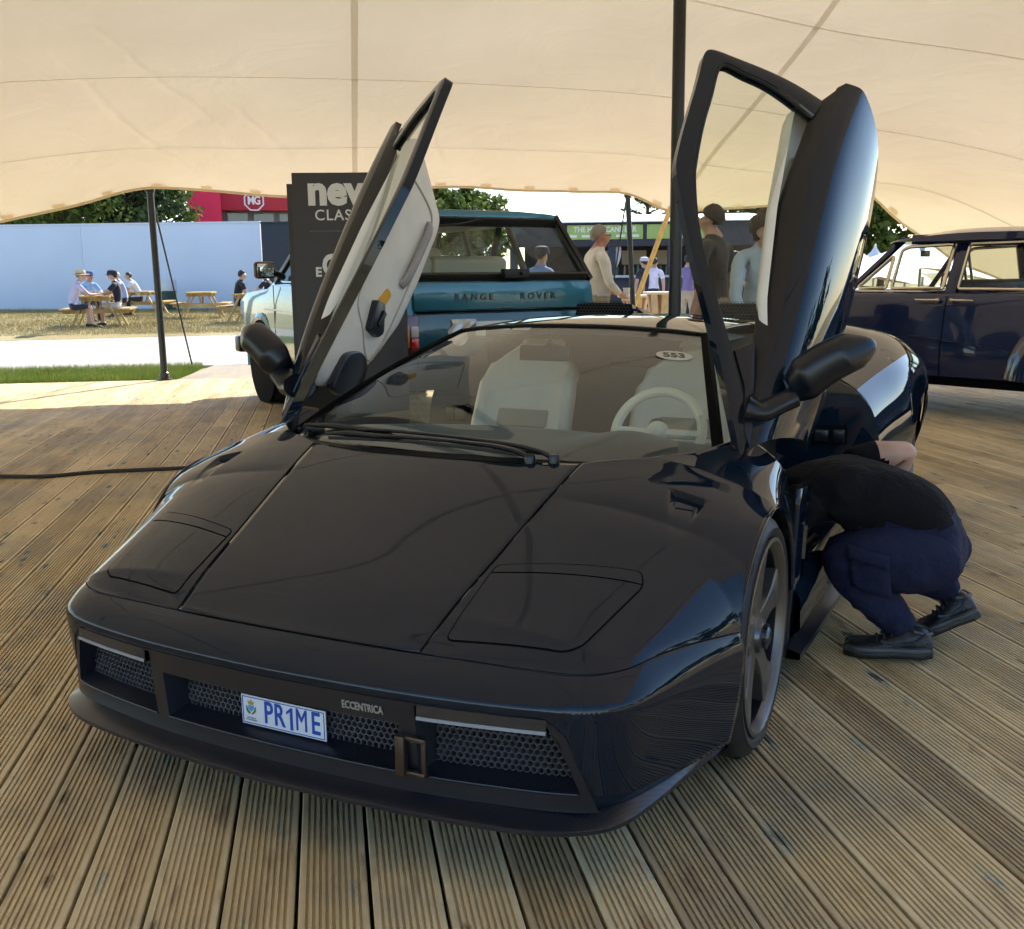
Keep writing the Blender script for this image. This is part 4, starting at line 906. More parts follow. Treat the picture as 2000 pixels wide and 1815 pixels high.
# ---- scissor doors, built shut and swung up about the hinge
DA, DB, DG = R(46.384), R(-3.41), R(-1.621); DH = (.85253, .14310, .72478)
PN, PK = np.array([.64688, -.09184, .75704]), 1.03776
def plx(y, z, off=0.0): return (PK-PN[1]*y-PN[2]*z)/PN[0]+off
F_OUT = [(.215, .700), (.502, .81), (.71, .897), (.897, .974), (1.04, 1.026), (1.12, 1.048), (1.297, 1.066), (1.50, 1.083), (1.605, 1.088), (1.628, 1.035), (1.641, .948), (1.639, .87), (1.623, .805)]
F_IN = [(.36, .712), (.545, .795), (.72, .872), (.90, .945), (1.06, .992), (1.14, 1.008), (1.30, 1.028), (1.45, 1.040), (1.570, 1.046), (1.582, 1.00), (1.584, .945), (1.567, .881), (1.536, .815)]
def door(sg):
    D = empty('door'); D.parent = car
    Mx = Matrix.Translation((sg*DH[0], DH[1], DH[2])) @ Matrix.Rotation(sg*DG, 4, 'Z') @ Matrix.Rotation(sg*DB, 4, 'Y') @ Matrix.Rotation(DA, 4, 'X') @ Matrix.Translation((-sg*DH[0], -DH[1], -DH[2]))
    def put(mb, name, m, parent=D, **k):
        mb.v = [(sg*x, y, z) for x, y, z in mb.v]; o = mb.build(name, m, parent, **k); o.data.transform(Mx); return o
    n = 90; O = spl(np.array(F_OUT), n); I = spl(np.array(F_IN), n); rows = []
    nv = PN/np.linalg.norm(PN)
    def pt(y, z, off): p = np.array([plx(y, z), y, z]); return p+nv*off
    for (oy, oz), (iy, iz) in zip(O, I):
        m1y, m1z = oy*.75+iy*.25, oz*.75+iz*.25
        rows.append([pt(oy, oz, -.034), pt(oy, oz, .0), pt(m1y, m1z, .006), pt(iy*.9+oy*.1, iz*.9+oz*.1, .004), pt(iy, iz, -.004), pt(iy, iz, -.034)])
    mb = MB(); mb.grid(rows, wrap=True); put(mb, 'window_frame', M_PAINT, sharp=38)
    mb = MB(); mb.tube([pt(y, z, -.004) for y, z in I], .006, 6); put(mb, 'window_seal', M_TRIMB)
    # glass: from the frame down to the belt
    up = I[:: 2]; bel = lambda y: float(np.interp(y, [.2, .36, .8, 1.13, 1.6], [.694, .712, .775, .805, .812]))
    mb = MB(); rows = []
    for y in np.linspace(.37, 1.585, 50):
        k = 60; zt = np.interp(y, I[:k, 0], I[:k, 1]); zb = bel(y)-.01; zt = max(zt, zb+.002)
        if y > 1.536: zb = np.interp(y, [1.536, 1.567, 1.584], [.82, .881, .945])
        rows.append([pt(y, zb+(zt-zb)*t, -.012) for t in np.linspace(0, 1, 6)])
    mb.grid(rows); put(mb, 'window_glass', M_DGLASS)
    # outer skin
    CRV = [[(.812, .235, .690), (.858, .6, .742), (.884, 1.0, .785), (.902, 1.4, .806), (.953, 1.735, .783)],
           [(.855, .29, .678), (.905, .62, .72), (.935, 1.03, .757), (.957, 1.42, .778), (.990, 1.738, .757)],
           [(.893, .35, .62), (.943, .68, .655), (.972, 1.07, .69), (.993, 1.44, .712), (1.013, 1.734, .715)],
           [(.915, .42, .52), (.962, .74, .55), (.993, 1.1, .58), (1.017, 1.45, .60), (1.034, 1.715, .60)],
           [(.918, .48, .41), (.962, .78, .43), (.995, 1.1, .45), (1.020, 1.42, .47), (1.033, 1.665, .47)],
           [(.900, .54, .29), (.938, .8, .29), (.970, 1.1, .30), (.996, 1.38, .32), (1.012, 1.57, .35)]]
    G = np.array([spl(c, 60) for c in CRV]); S = np.array([spl(G[:, i], 40) for i in range(60)])
    mb = MB(); mb.grid(S); put(mb, 'skin', M_PAINT, sharp=60, solid=.0)
    inn = S.copy(); cen = S.mean((0, 1)); inn[:, :, 0] -= .03; inn = cen+(inn-cen)*np.array([1, .985, .97])
    mb = MB(); ring = lambda A: [A[i, 0] for i in range(60)]+[A[59, j] for j in range(1, 40)]+[A[i, 39] for i in range(58, -1, -1)]+[A[0, j] for j in range(38, 0, -1)]
    mb.grid([ring(S), ring(inn)], wrap=True); mb.grid(inn); put(mb, 'inner_shell', M_SATIN, sharp=50)
    # shelf from the glass to the belt of the skin
    rows = []
    for i in range(60):
        b = S[i, 0]; y = min(b[1], 1.62); zb = bel(y); rows.append([b, (plx(y, zb)+.004, y, zb), (plx(y, zb)-.02, y, zb-.004)])
    mb = MB(); mb.grid(rows); put(mb, 'belt_moulding', M_TRIMB, sharp=50)
    mb = MB(); mb.sphere((.955, 1.700, .752), .011, 14, 8); put(mb, 'striker', M_STEEL)
    # trim card
    card = fillet([(1.560, .835), (1.640, .775), (1.655, .70), (1.585, .40), (1.53, .372), (1.221, .337), (.994, .330), (.80, .372), (.62, .43), (.47, .60), (.48, .69), (.75, .782), (1.10, .822)], .03, 4)
    T = empty('trim_card'); T.parent = D
    c = card.mean(0); rows = []
    for f, x in ((0, .800), (.5, .798), (.82, .800), (.93, .806), (.985, .822), (1.0, .835), (1.0, .85)): rows.append([(x-.03*max(0, (c+(p-c)*f)[1]-.70)/.1, *(c+(p-c)*f)) for p in card])
    mb = MB(); mb.grid(rows, wrap=True); put(mb, 'card_panel', M_CREAM, D, sharp=45, weld=True)
    bpy.data.objects.remove(T)
    mb = MB(); cv = [(.75, .42), (1.10, .41), (1.40, .44), (1.50, .50), (1.49, .66), (1.40, .71), (1.05, .69), (.85, .66), (.79, .55)]; mb.tube([(.799, y, z) for y, z in spl(cv, 60, closed=True)], .0045, 6, closed=True); put(mb, 'stitched_welt', mat('cream_dark', (.42, .37, .32), .7))
    mb = MB(); mb.tube(spl([(.797, 1.11, .462), (.778, 1.16, .466), (.776, 1.28, .47), (.778, 1.40, .474), (.797, 1.45, .472)], 24), [.014]*24, 10, squash=1.5); put(mb, 'pull_handle', mat('grey_leather', (.33, .30, .29), .6), bevel=0)
    mb = MB(); mb.prism(fillet([(.805, .545), (.925, .585), (.95, .53), (.86, .455), (.82, .475)], .012, 3), .770, .802, lambda u, v, d: (d, u, v)); put(mb, 'switch_pod', mat('pod_navy', (.010, .013, .022), .35), bevel=.004)
    mb = MB(); mb.box((.766, .885, .515), (.008, .07, .022)); put(mb, 'door_switch', M_TRIMB, bevel=.002)
    mb = MB(); mb.prism(fillet([(.94, .555), (1.03, .535), (1.025, .495), (.955, .505)], .01, 3), .790, .799, lambda u, v, d: (d, u, v)); put(mb, 'pull_tab', mat('amber_tab', (.75, .38, .015), .6))
    mb = MB(); mb.prism(fillet([(.475, .60), (.64, .60), (.71, .53), (.70, .455), (.62, .43), (.49, .52)], .03, 4), .770, .803, lambda u, v, d: (d, u, v)); put(mb, 'speaker_pod', mat('pod_navy2', (.012, .017, .030), .3, coat=.3), bevel=.012)
    # sail panel, arm and mirror
    Mi = empty('door_mirror'); Mi.parent = D
    def putm(mb, name, m, **k):                        # mirror pieces are given in world position (door open)
        mb.v = [(sg*x, y, z) for x, y, z in mb.v]; return mb.build(name, m, Mi, **k)
    mb = MB(); mb.prism([(.262, .695), (.36, .708), (.60, .758), (.545, .790), (.44, .745), (.30, .715)], 0, 1, lambda u, v, d: tuple(pt(u, v, -.006+.016*d))); 
    put(mb, 'sail_panel', M_SATIN, bevel=.003)
    a = np.array([.822, .318, .872]); b = np.array([.925, .375, .925]); mb = MB()
    P0 = [a+np.array([-.02, .0, .02]), a+np.array([.02, .01, .012]), b*.5+a*.5, b]
    mb.tube(spl(P0, 14), [.075, .066, .060, .056, .053, .051, .050, .049, .049, .049, .048, .048, .048, .048], 18, squash=.62); putm(mb, 'arm', M_SATIN)
    c0, c1 = np.array([.915, .385, .945]), np.array([1.135, .43, 1.085]); ax = c1-c0; axn = ax/np.linalg.norm(ax)
    fwd = np.array([0.10, -.96, -.10]); fwd -= axn*(fwd@axn); fwd /= np.linalg.norm(fwd); upv = np.cross(axn, fwd); upv = upv if upv[2] > 0 else -upv
    rows = []
    for t in 1-(1-np.linspace(0, 1, 40))**1.6:
        hh = .066*(1-.16*t)*min(1, (max(1e-3, (1-t)*4.2))**.5)*min(1, .62+2.2*t); dd = .075*min(1, (max(1e-3, (1-t)*3))**.6)*min(1, .55+2.2*t); ctr = c0+ax*t+upv*(.018*math.sin(PI*t))
        row = []
        for k in range(32):
            q = 2*PI*k/32; cx_, sy_ = math.cos(q), math.sin(q); ex = abs(cx_)**.82*math.copysign(1, cx_); ey = abs(sy_)**.82*math.copysign(1, sy_)
            dep = (ex*dd if ex > 0 else ex*.030); row.append(ctr+fwd*dep+upv*ey*hh)
        rows.append(row)
    mb = MB(); mb.grid(rows, wrap=True); mb.f.append(tuple(range(32))); mb.m.append(0); mb.f.append(tuple(39*32+k for k in range(32))); mb.m.append(0); putm(mb, 'housing', M_SATIN, sharp=70)
    mb = MB(); ctr = c0+ax*.5-fwd*.0315; mb.prism(fillet([(-.10, -.036), (.09, -.032), (.10, .028), (-.09, .040)], .02, 4), 0, .003, lambda u, v, d: tuple(ctr+axn*u+upv*(v+.01)-fwd*d)); putm(mb, 'mirror_glass', mat('mirror_silver', (.8, .8, .82), .03, metal=1.0))
    # hinge strut and pillar foot
    return D
for sg in (-1, 1): door(sg)
for sg in (-1, 1):
    mb = MB(); mb.tube([(sg*.79, .22, .70), (sg*.80, .27, .80), (sg*.80, .40, .93)], [.03, .022, .016], 10); mb.tube([(sg*.80, .36, .60), (sg*.78, .42, .80)], .014, 8); mb.build('door_hinge', M_TRIMB, car)
    mb = MB(); mb.grid([[(sg*(.74+.06*u+.03*t), .20+.22*t, .757-.10*u-.02*t) for u in np.linspace(0, 1, 5)] for t in np.linspace(0, 1, 5)]); mb.build('pillar_foot', M_PAINT, car)

# ---- cabin
M_DASH = mat('dash_suede', (.05, .048, .045), .9, sheen=.2)
def ds(x): return .062*math.exp(-((abs(x)-.42)/.16)**2) if x > 0 else 0
mb = MB(); rows = []
for t in np.linspace(0, 1, 16):
    row = []
    for x in np.linspace(-.72, .72, 40):
        y = (.02+.26*(abs(x)/.72)**2)*(1-t)+(.62)*t; z = .752-.06*abs(x)**2+.0*t+ds(x)*math.sin(PI*min(1, t*1.1))*.9; row.append((x, y, z-(.02 if t > .95 else 0)))
    rows.append(row)
rows.append([(p[0], p[1]+.02, p[2]-.06) for p in rows[-1]]); rows.append([(p[0], p[1]-.02, .40) for p in rows[-1]])
mb.grid(rows); mb.build('dashboard', M_DASH, car, sharp=60)
def seat(xc):
    s = empty('seat'); s.parent = car
    def pad(name, rowsf, m, **k): mb_ = MB(); mb_.grid(rowsf); mb_.build(name, m, s, **k)
    bk = []
    for t in np.linspace(0, 1, 18):
        z = .30+.68*t; yc = 1.17+.30*t; hw = .25*(1-.10*t) if t < .72 else .25*.93*(1-.62*((t-.72)/.28)**2); row = []
        for u in np.linspace(-1, 1, 21): row.append((xc+hw*u, yc-(.085*abs(u)**3)*(1 if t < .8 else .3)-.0, z))
        bk.append(row)
    pad('backrest', bk, M_CREAM, sharp=60, solid=.06)
    mb_ = MB()
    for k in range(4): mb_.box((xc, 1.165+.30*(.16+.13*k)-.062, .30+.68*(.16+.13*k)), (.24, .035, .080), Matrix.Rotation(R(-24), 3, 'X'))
    mb_.build('back_bolsters', mat('cream_deep', (.40, .36, .30), .7), s, bevel=.012)  # darker cream of the fluted centre panel and piping
    for q in (-1, 1): mb_ = MB(); mb_.tube([(xc+q*.135, 1.17+.30*t-.066, .30+.68*t) for t in np.linspace(.06, .80, 12)], .006, 6); mb_.build('seat_piping', mat('cream_deep'), s)
    cu = [[(xc+.25*u, .78+.40*t, .33+.07*abs(u)**3-.05*t) for u in np.linspace(-1, 1, 15)] for t in np.linspace(0, 1, 8)]; pad('cushion', cu, M_CREAM, sharp=60, solid=.1)
    mb_ = MB(); mb_.box((xc, 1.485, .955), (.21, .05, .10), Matrix.Rotation(R(-22), 3, 'X')); mb_.build('headrest', M_CREAM, s, bevel=.025)
for xc in (-.36, .36): seat(xc)
mb = MB(); mb.grid([[(x, 1.60+.04*(z-.3), z) for x in np.linspace(-.72, .72, 12)] for z in np.linspace(.15, 1.03, 8)]); mb.build('bulkhead', M_GREYL, car)
mb = MB(); mb.box((.05, 1.585, .90), (.26, .02, .045)); mb.build('bulkhead_vent', M_TRIMB, car, bevel=.005)
mb = MB(); mb.tube([(.40, .75, .76), (.42, .60, .70)], .03, 10); mb.build('steering_column', M_DASH, car)
st = empty('steering_wheel'); st.parent = car; ctr = Vector((.43, .66, .748)); ax = Vector((0, .80, -.45)).normalized(); u0 = Vector((1, 0, 0)); v0 = ax.cross(u0)
mb = MB(); mb.tube([ctr+(u0*math.cos(a)+v0*math.sin(a))*.152 for a in np.linspace(0, 2*PI, 40, endpoint=False)], .017, 10, closed=True); mb.build('rim', M_CREAM, st)
mb = MB(); mb.tube([ctr+u0*-.15, ctr+u0*.15], .016, 8); mb.tube([ctr, ctr-v0*.15 if v0.z > 0 else ctr+v0*.15], .016, 8); mb.sphere(ctr, (.042, .025, .042)); mb.build('spokes', M_CREAM, st)
mb = MB(); mb.box((-.02, .80, .50), (.16, .7, .25)); mb.build('centre_console', M_GREYL, car, bevel=.03)
mb = MB(); mb.box((-.05, .80, .995), (.20, .018, .055), Matrix.Rotation(R(-12), 3, 'X')); mb.tube([(-.05, .81, 1.02), (-.04, .85, 1.06)], .008, 6); mb.build('rear_view_mirror', M_TRIMB, car, bevel=.006)
mb = MB(); mb.grid([[(.72*s, y, 1.045-.10*abs(s)**3+.01*math.sin(y)) for s in np.linspace(-.7, .7, 12)] for y in np.linspace(1.0, 1.62, 8)]); mb.build('headliner', M_GREYL, car)
for sg in (-1, 1):
    mb = MB(); mb.tube([(sg*.30, 1.50, .93), (sg*.26, 1.36, .80), (sg*.24, 1.25, .55)], .02, 4, squash=.15); mb.build('seat_belt', M_TRIMB, car)
# paper numbers on the screen
i5 = 44; c5 = gp(i5, .74, .002); d1 = (gp(i5+1, .74)-gp(i5-1, .74)); d2 = (gp(i5, .80)-gp(i5, .68)); F5 = frame(c5, d1, d2)
st5 = empty('entry_sticker'); st5.parent = car
mb = MB(); mb.prism([(.062*math.cos(a), .040*math.sin(a)) for a in np.linspace(0, 2*PI, 40, endpoint=False)], 0, .0006, lambda u, v, d: tuple(F5 @ Vector((u, v, d)))); mb.build('sticker_oval', mat('sticker_paper', (.62, .60, .52), .5), st5, smooth=False)
text('sticker_number', '553', mat('sticker_ink', (.12, .11, .10), .6), st5, F5 @ Matrix.Translation((0, 0, .0012)), .052, .0004, .002)
# ================================================================== the teal off-roader behind (rear axle side towards the camera)
M_TEAL = mat('teal_paint', (.03, .17, .24), .25, metal=.15, coat=1.0, coat_r=.03)
M_ALU = mat('aluminium', (.6, .6, .6), .35, metal=1.0); M_SEATB = mat('tan_leather', (.72, .66, .52), .55)
M_GREYG = glass('car_side_glass', (.86, .90, .86), .96, refl=.6)
def loft(mb, secs, caps=True):
    n = len(secs[0]); b = len(mb.v); mb.grid(secs, wrap=True)
    if caps: mb.f += [tuple(b+k for k in range(n)), tuple(b+(len(secs)-1)*n+k for k in range(n))]; mb.m += [mb.cm, mb.cm]
def simple_wheel(parent, c, sg, r, rr, w, rimmat, spokes=5, name='wheel'):
    e = empty(name); e.parent = parent; X = lambda d: sg*d
    mb = MB(); mb.lathe([(rr, X(-.015)), (rr+.02, X(0)), (r-.03, X(-.002)), (r-.005, X(-.03)), (r, X(-.06)), (r, X(-w+.05)), (r-.03, X(-w)), (rr, X(-w+.01))], c, 'x', 48); mb.build('tyre', M_RUBBER, e, sharp=50)
    mb = MB(); mb.lathe([(rr+.004, X(-.006)), (rr-.01, X(.002)), (rr-.025, X(-.01)), (rr-.05, X(-.05)), (.09, X(-.03)), (.06, X(-.012)), (0, X(-.01))], c, 'x', 48); mb.build('rim', rimmat, e, sharp=50)
    mb = MB()
    for k in range(spokes):
        a = 2*PI*k/spokes; mb.beam((c[0]+X(-.028), c[1]+.10*math.cos(a), c[2]+.10*math.sin(a)), (c[0]+X(-.035), c[1]+(rr-.045)*math.cos(a), c[2]+(rr-.045)*math.sin(a)), .03, .07, (1, 0, 0))
    mb.build('wheel_slots', M_DARK, e); return e
rrp = at_d(985, 640, 7.75)
rov = empty('off_road_car', (rrp[0], rrp[1], 0), R(56), 'teal two-tone classic off-road car with tan seats, seen from behind', 'car')
W2 = .89
def rsecx(y, f=1.0):                                   # lower body section, x-z
    w = W2*f; return [(-w+.06, y, .44), (-w, y, .56), (-w-.005, y, .80), (-w+.005, y, 1.02), (-w+.03, y, 1.20), (-w+.06, y, 1.235), (w-.06, y, 1.235), (w-.03, y, 1.20), (w-.005, y, 1.02), (w+.005, y, .80), (w, y, .56), (w-.06, y, .44)]
mb = MB(); loft(mb, [rsecx(.03, .975), rsecx(.10), rsecx(1.6), rsecx(3.1), [(p[0], p[1], min(p[2], 1.16)) for p in rsecx(3.3, .99)], [(p[0], p[1], min(p[2], 1.12)) for p in rsecx(4.1, .97)], [(p[0], p[1], min(p[2], 1.02)) for p in rsecx(4.38, .94)]]); mb.build('body', M_TEAL, rov, bevel=.015, sharp=30)
mb = MB(); mb.box((0, .012, 1.125), (1.52, .03, .205)); mb.build('tailgate_upper', M_TEAL, rov, bevel=.012)
mb = MB(); mb.box((0, .020, .80), (1.46, .03, .40)); mb.build('tailgate_lower', mat('teal_dark', (.008, .07, .10), .25, coat=1.0), rov, bevel=.012)  # lower tailgate in a darker teal than the body
mb = MB(); mb.box((0, .004, 1.012), (1.50, .02, .012)); mb.build('tailgate_gap', M_DARK, rov)
for s, t, x in ((-1, 'R A N G E', -.33), (1, 'R O V E R', .33)):
    text('lettering', t, mat('letter_dark', (.02, .03, .035), .4), rov, frame((x*.86+.02, -.0055, 1.115), (1, 0, 0), (0, 0, 1)), .068, .003, .0012, 1.0, 1.12)
for sg in (-1, 1):
    l = empty('tail_lamp'); l.parent = rov; xc = sg*.80
    mb = MB(); mb.box((xc, .01, .83), (.135, .05, .33)); mb.build('lamp_body', mat('lamp_dark_red', (.10, .008, .008), .15, coat=1), l, bevel=.01)
    for dx, dz, w_, h_, m_ in ((-.035, .0, .05, .16, mat('lamp_amber', (.42, .12, .01), .2, coat=1)), (.033, .035, .06, .08, mat('lamp_clear', (.55, .52, .5), .2, coat=1)), (.033, -.05, .06, .07, mat('lamp_red', (.6, .015, .02), .2, coat=1))):
        mb = MB(); mb.box((xc+sg*dx*-1 if sg < 0 else xc+dx, -.018, .84+dz), (w_, .012, h_)); mb.build('lens', m_, l, bevel=.003)
mb = MB(); mb.box((0, -.06, .53), (1.80, .18, .16)); mb.build('rear_bumper', M_SATIN, rov, bevel=.03)
mb = MB(); mb.box((.0, .0, .88), (.50, .015, .11)); mb.build('rear_plate', mat('plate_pale', (.65, .65, .62), .4), rov, bevel=.003)
mb = MB(); mb.grid([[(-.47+.22*u+.02*math.sin(9*v), -.004-.006*math.sin(13*u+7*v), .955-.17*v-.03*math.sin(5*u)*v) for u in np.linspace(0, 1-.5*v, 8)] for v in np.linspace(0, 1, 10)]); mb.build('crumpled_patch', mat('patch_grey', (.55, .55, .56), .3, metal=.5), rov)  # wavy pale grey patch on the lower tailgate
# greenhouse
ZW, ZR = 1.235, 1.74
def gh(y, z): t = (z-ZW)/(ZR-ZW); return .845-.15*t-.02*t*t
yr0, yr1, yf0, yf1 = .045, .36, 3.05, 2.45            # rear glass foot/top, windscreen foot/top
def yy(z, rear=True): t = (z-ZW)/(ZR-ZW); return yr0+(yr1-yr0)*t if rear else yf0+(yf1-yf0)*t
mb = MB(); rs = []
for t in np.linspace(0, 1, 14):
    y = yr1-.06+(yf1-yr1+.10)*t; h = ZR+.045*math.sin(PI*min(1, .12+t*.9))**.5; rs.append([(-.70, y, ZR-.035), (-.695, y, ZR+.005), (-.60, y, h-.008), (-.3, y, h+.008), (.3, y, h+.008), (.60, y, h-.008), (.695, y, ZR+.005), (.70, y, ZR-.035)])
loft(mb, rs); mb.build('roof', M_TEAL, rov, bevel=.006, sharp=40)
M_BLK2 = mat('pillar_black', (.012, .012, .012), .4); M_TAUPE = mat('pillar_taupe', (.20, .18, .15), .6)
mb = MB(); mb.box((0, 1.4, ZR-.045), (1.32, 1.9, .012)); mb.build('headlining', mat('headlining_cream', (.6, .56, .48), .8), rov)
for sg in (-1, 1):
    for (ya, yb, wdt) in ((yr0+.02, yr1-.01, .11), (1.02, 1.12, .07), (1.98, 1.98, .09), (yf0, yf1, .07)):
        mb = MB(); mb.beam((sg*.835, ya, ZW-.01), (sg*.675, yb, ZR-.01), .035, wdt, (0, 1, 0)); mb.build('pillar', M_BLK2 if wdt == .11 or ya > 2.5 else M_TAUPE, rov, bevel=.004)
    for (y0, y1, z0y, z1y) in ((.14, .42, 1.0, 1.09), (1.06, 1.16, 1.93, 1.93), (2.03, 2.03, 2.95, 2.42)):
        mb = MB(); mb.add([(sg*.828, y0, ZW), (sg*.828, z0y, ZW), (sg*.676, z1y, ZR-.03), (sg*.676, y1, ZR-.03)], [(0, 1, 2, 3)]); mb.build('side_window', M_GREYG, rov)
fr = MB()
def rg(x, z, off=0): return (x, yy(z)-off, z)
for a, b, w_ in (((-.80, ZW+.03), (.80, ZW+.03), .07), ((-.67, ZR-.05), (.67, ZR-.05), .075), ((-.795, ZW+.02), (-.675, ZR-.03), .06), ((.795, ZW+.02), (.675, ZR-.03), .06)): fr.beam(rg(*a, .012), rg(*b, .012), .03, w_, (0, -.5, .8) if a[1] == b[1] else (1, 0, 0))
fr.build('rear_window_frame', M_BLK2, rov, bevel=.004)
mb = MB(); mb.add([rg(-.79, ZW), rg(.79, ZW), rg(.67, ZR-.02), rg(-.67, ZR-.02)], [(0, 1, 2, 3)]); mb.build('rear_window', M_GREYG, rov)
mb = MB(); mb.add([(-.80, yf0, ZW-.02), (.80, yf0, ZW-.02), (.67, yf1, ZR-.03), (-.67, yf1, ZR-.03)], [(0, 1, 2, 3)]); mb.build('front_screen', M_GREYG, rov)
mb = MB(); mb.tube([rg(-.02, ZR-.03, .05), rg(-.22, ZR-.075, .045), rg(-.55, ZR-.10, .04)], [.016, .011, .008], 8); mb.build('rear_wiper', M_TRIMB, rov)
mb = MB(); mb.box((.10, .0, ZW+.055), (.22, .07, .07)); mb.tube([(.14, -.03, ZW+.055), (.14, -.06, ZW+.06)], .016, 10); mb.build('window_latch', M_TRIMB, rov, bevel=.015)
for xc, hw in ((-.42, .28), (.22, .36)):
    s_ = empty('rear_seat'); s_.parent = rov
    mb = MB(); mb.box((xc, 1.05, 1.12), (hw*2, .16, .64), Matrix.Rotation(R(10), 3, 'X')); mb.build('backrest', M_SEATB, s_, bevel=.05, seg=3)
    if xc < 0: mb = MB(); mb.box((xc, 1.10, 1.56), (.34, .12, .22), Matrix.Rotation(R(6), 3, 'X')); mb.build('headrest', M_SEATB, s_, bevel=.05, seg=3)
for xc in (-.36, .36):
    s_ = empty('front_seat'); s_.parent = rov
    mb = MB(); mb.box((xc, 2.05, .98), (.50, .14, .66), Matrix.Rotation(R(10), 3, 'X')); mb.box((xc, 2.08, 1.44), (.27, .11, .19)); mb.build('backrest', M_SEATB, s_, bevel=.05, seg=3)
mb = MB(); mb.box((0, .55, .95), (1.55, .9, .5)); mb.build('load_floor', mat('dark_carpet', (.05, .05, .045), .95), rov)
mb = MB(); mb.beam((.60, 1.12, 1.70), (.42, .98, 1.26), .05, .012, (0, 1, 0)); mb.build('seat_belt', mat('belt_grey', (.08, .075, .065), .8), rov)
for sg in (-1, 1):
    for y in (.92, 3.46):
        simple_wheel(rov, (sg*.86, y, .38), sg, .38, .225, .25, M_ALU)
        mb = MB(); pts_ = []
        for a in np.linspace(-.15, PI+.15, 22): pts_.append([(sg*(W2+.006), y+.43*math.cos(a), .42+.43*math.sin(a)), (sg*(W2+.024), y+.46*math.cos(a), .42+.46*math.sin(a)), (sg*(W2+.004), y+.50*math.cos(a), .42+.50*math.sin(a))])
        mb.grid(pts_); mb.build('wheel_arch', M_TEAL, rov)
        mb = MB(); mb.lathe([(0, sg*(W2+.004)), (.44, sg*(W2+.004))], (0, y, .42), 'x', 30); mb.build('arch_void', M_DARK, rov)
    m_ = empty('side_mirror'); m_.parent = rov
    mb = MB(); mb.box((sg*1.04, 2.72, 1.34), (.20, .08, .16)); mb.build('mirror_case', M_SATIN, m_, bevel=.03); mb = MB(); mb.box((sg*1.04, 2.677, 1.34), (.155, .006, .12)); mb.build('mirror_glass', mat('mirror_silver'), m_, bevel=.002)
    mb = MB(); mb.tube([(sg*.84, 2.75, 1.27), (sg*.95, 2.74, 1.32)], .03, 8); mb.build('mirror_stalk', M_SATIN, m_)
    mb = MB(); mb.box((sg*(W2+.006), 2.05, .96), (.012, 2.4, .018)); mb.build('waist_trim', M_ALU, rov, bevel=.003)
    for y in (1.12, 2.02, 2.95): mb = MB(); mb.box((sg*(W2+.003), y, .86), (.006, .008, .68)); mb.build('door_joint', M_DARK, rov)
    mb = MB(); mb.box((sg*(W2+.012), 1.25, 1.06), (.02, .15, .03)); mb.build('door_handle', M_ALU, rov, bevel=.005)
mb = MB(); mb.box((0, 4.42, .55), (1.78, .16, .18)); mb.build('front_bumper', M_SATIN, rov, bevel=.03)

# ================================================================== the dark blue saloon on the right
M_NAVY = mat('navy_paint', (.007, .014, .050), .15, coat=1.0, coat_r=.015, spec=.2); M_CHROME = mat('satin_chrome', (.72, .66, .55), .2, metal=1.0)
sp_ = at_d(1838, 640, 9.5)
sal = empty('vintage_saloon', (sp_[0], sp_[1], 0), R(66.0), 'dark navy vintage saloon with chrome window frames, parked on the right', 'car')
# local: y forward, x right, origin under the left side of the B-pillar -> shift so that the left flank lies at x=0
HW = .93; XO = HW
def sal_sec(y):
    # half width, sill, belt height, crown of side
    hw = float(itp(y, [-2.9, -2.3, -1.4, -.6, .6, 1.6, 2.5], [.62, .82, .93, .93, .93, .88, .70])); zt = float(itp(y, [-2.9, -2.2, -1.2, 0, .9, 1.6, 2.5], [.75, 1.02, 1.12, 1.10, 1.10, 1.06, .98])); zb = .33
    flare = float(itp(y, [-2.9, -1.9, -1.45, -.95, -.6, 3], [0, .05, .075, .03, 0, 0])); cr = float(itp(y, [-2.4, -1.0, 0, 1.0, 2.2], [.62, .62, .66, .76, .84]))
    r = []
    P = [(hw-.10, zb), (hw-.02+flare*.6, zb+.05), (hw+flare, zb+.20), (hw+flare*.9, cr-.03), (hw-.010+flare*.5, cr+.03), (hw-.045, zt-.12), (hw-.065, zt-.03), (hw-.12, zt), (hw*.5, zt+.03)]
    return [(XO+x, y, z) for x, z in P]+[(XO-x, y, z) for x, z in P[::-1]]
mb = MB(); ys_ = np.linspace(-2.85, 2.5, 60); loft(mb, [sal_sec(y) for y in ys_]); mb.build('body', M_NAVY, sal, sharp=50)
def sgh(t, y):                                         # greenhouse half width at height fraction t
    return .80-.17*t-.03*t*t
ZB2, ZT2 = 1.10, 1.55
mb = MB(); rs = []
prof = [(-2.15, 1.10), (-1.85, 1.33), (-1.45, 1.53), (-1.0, 1.625), (-.4, 1.66), (.1, 1.655), (.5, 1.60), (.66, 1.55)]
pr = spl(prof, 30)
for y, h in pr:
    w = .70 if h > 1.5 else .70+.08*(1.5-h)/.4; low = max(1.09, min(h-.02, 1.545)) if y > -1.35 else 1.08
    if y < -1.35: low = 1.08; 
    rs.append([(XO-w, y, low), (XO-w+.02, y, low+(h-low)*.55), (XO-w*.75, y, low+(h-low)*.9), (XO-w*.3, y, h), (XO+w*.3, y, h), (XO+w*.75, y, low+(h-low)*.9), (XO+w-.02, y, low+(h-low)*.55), (XO+w, y, low)])
loft(mb, rs); mb.build('roof', M_NAVY, sal, sharp=50)
def sw(y, z, off=0, side=-1): t = (z-ZB2)/(ZT2-ZB2); return (XO+side*(sgh(t, y)+off), y, z)
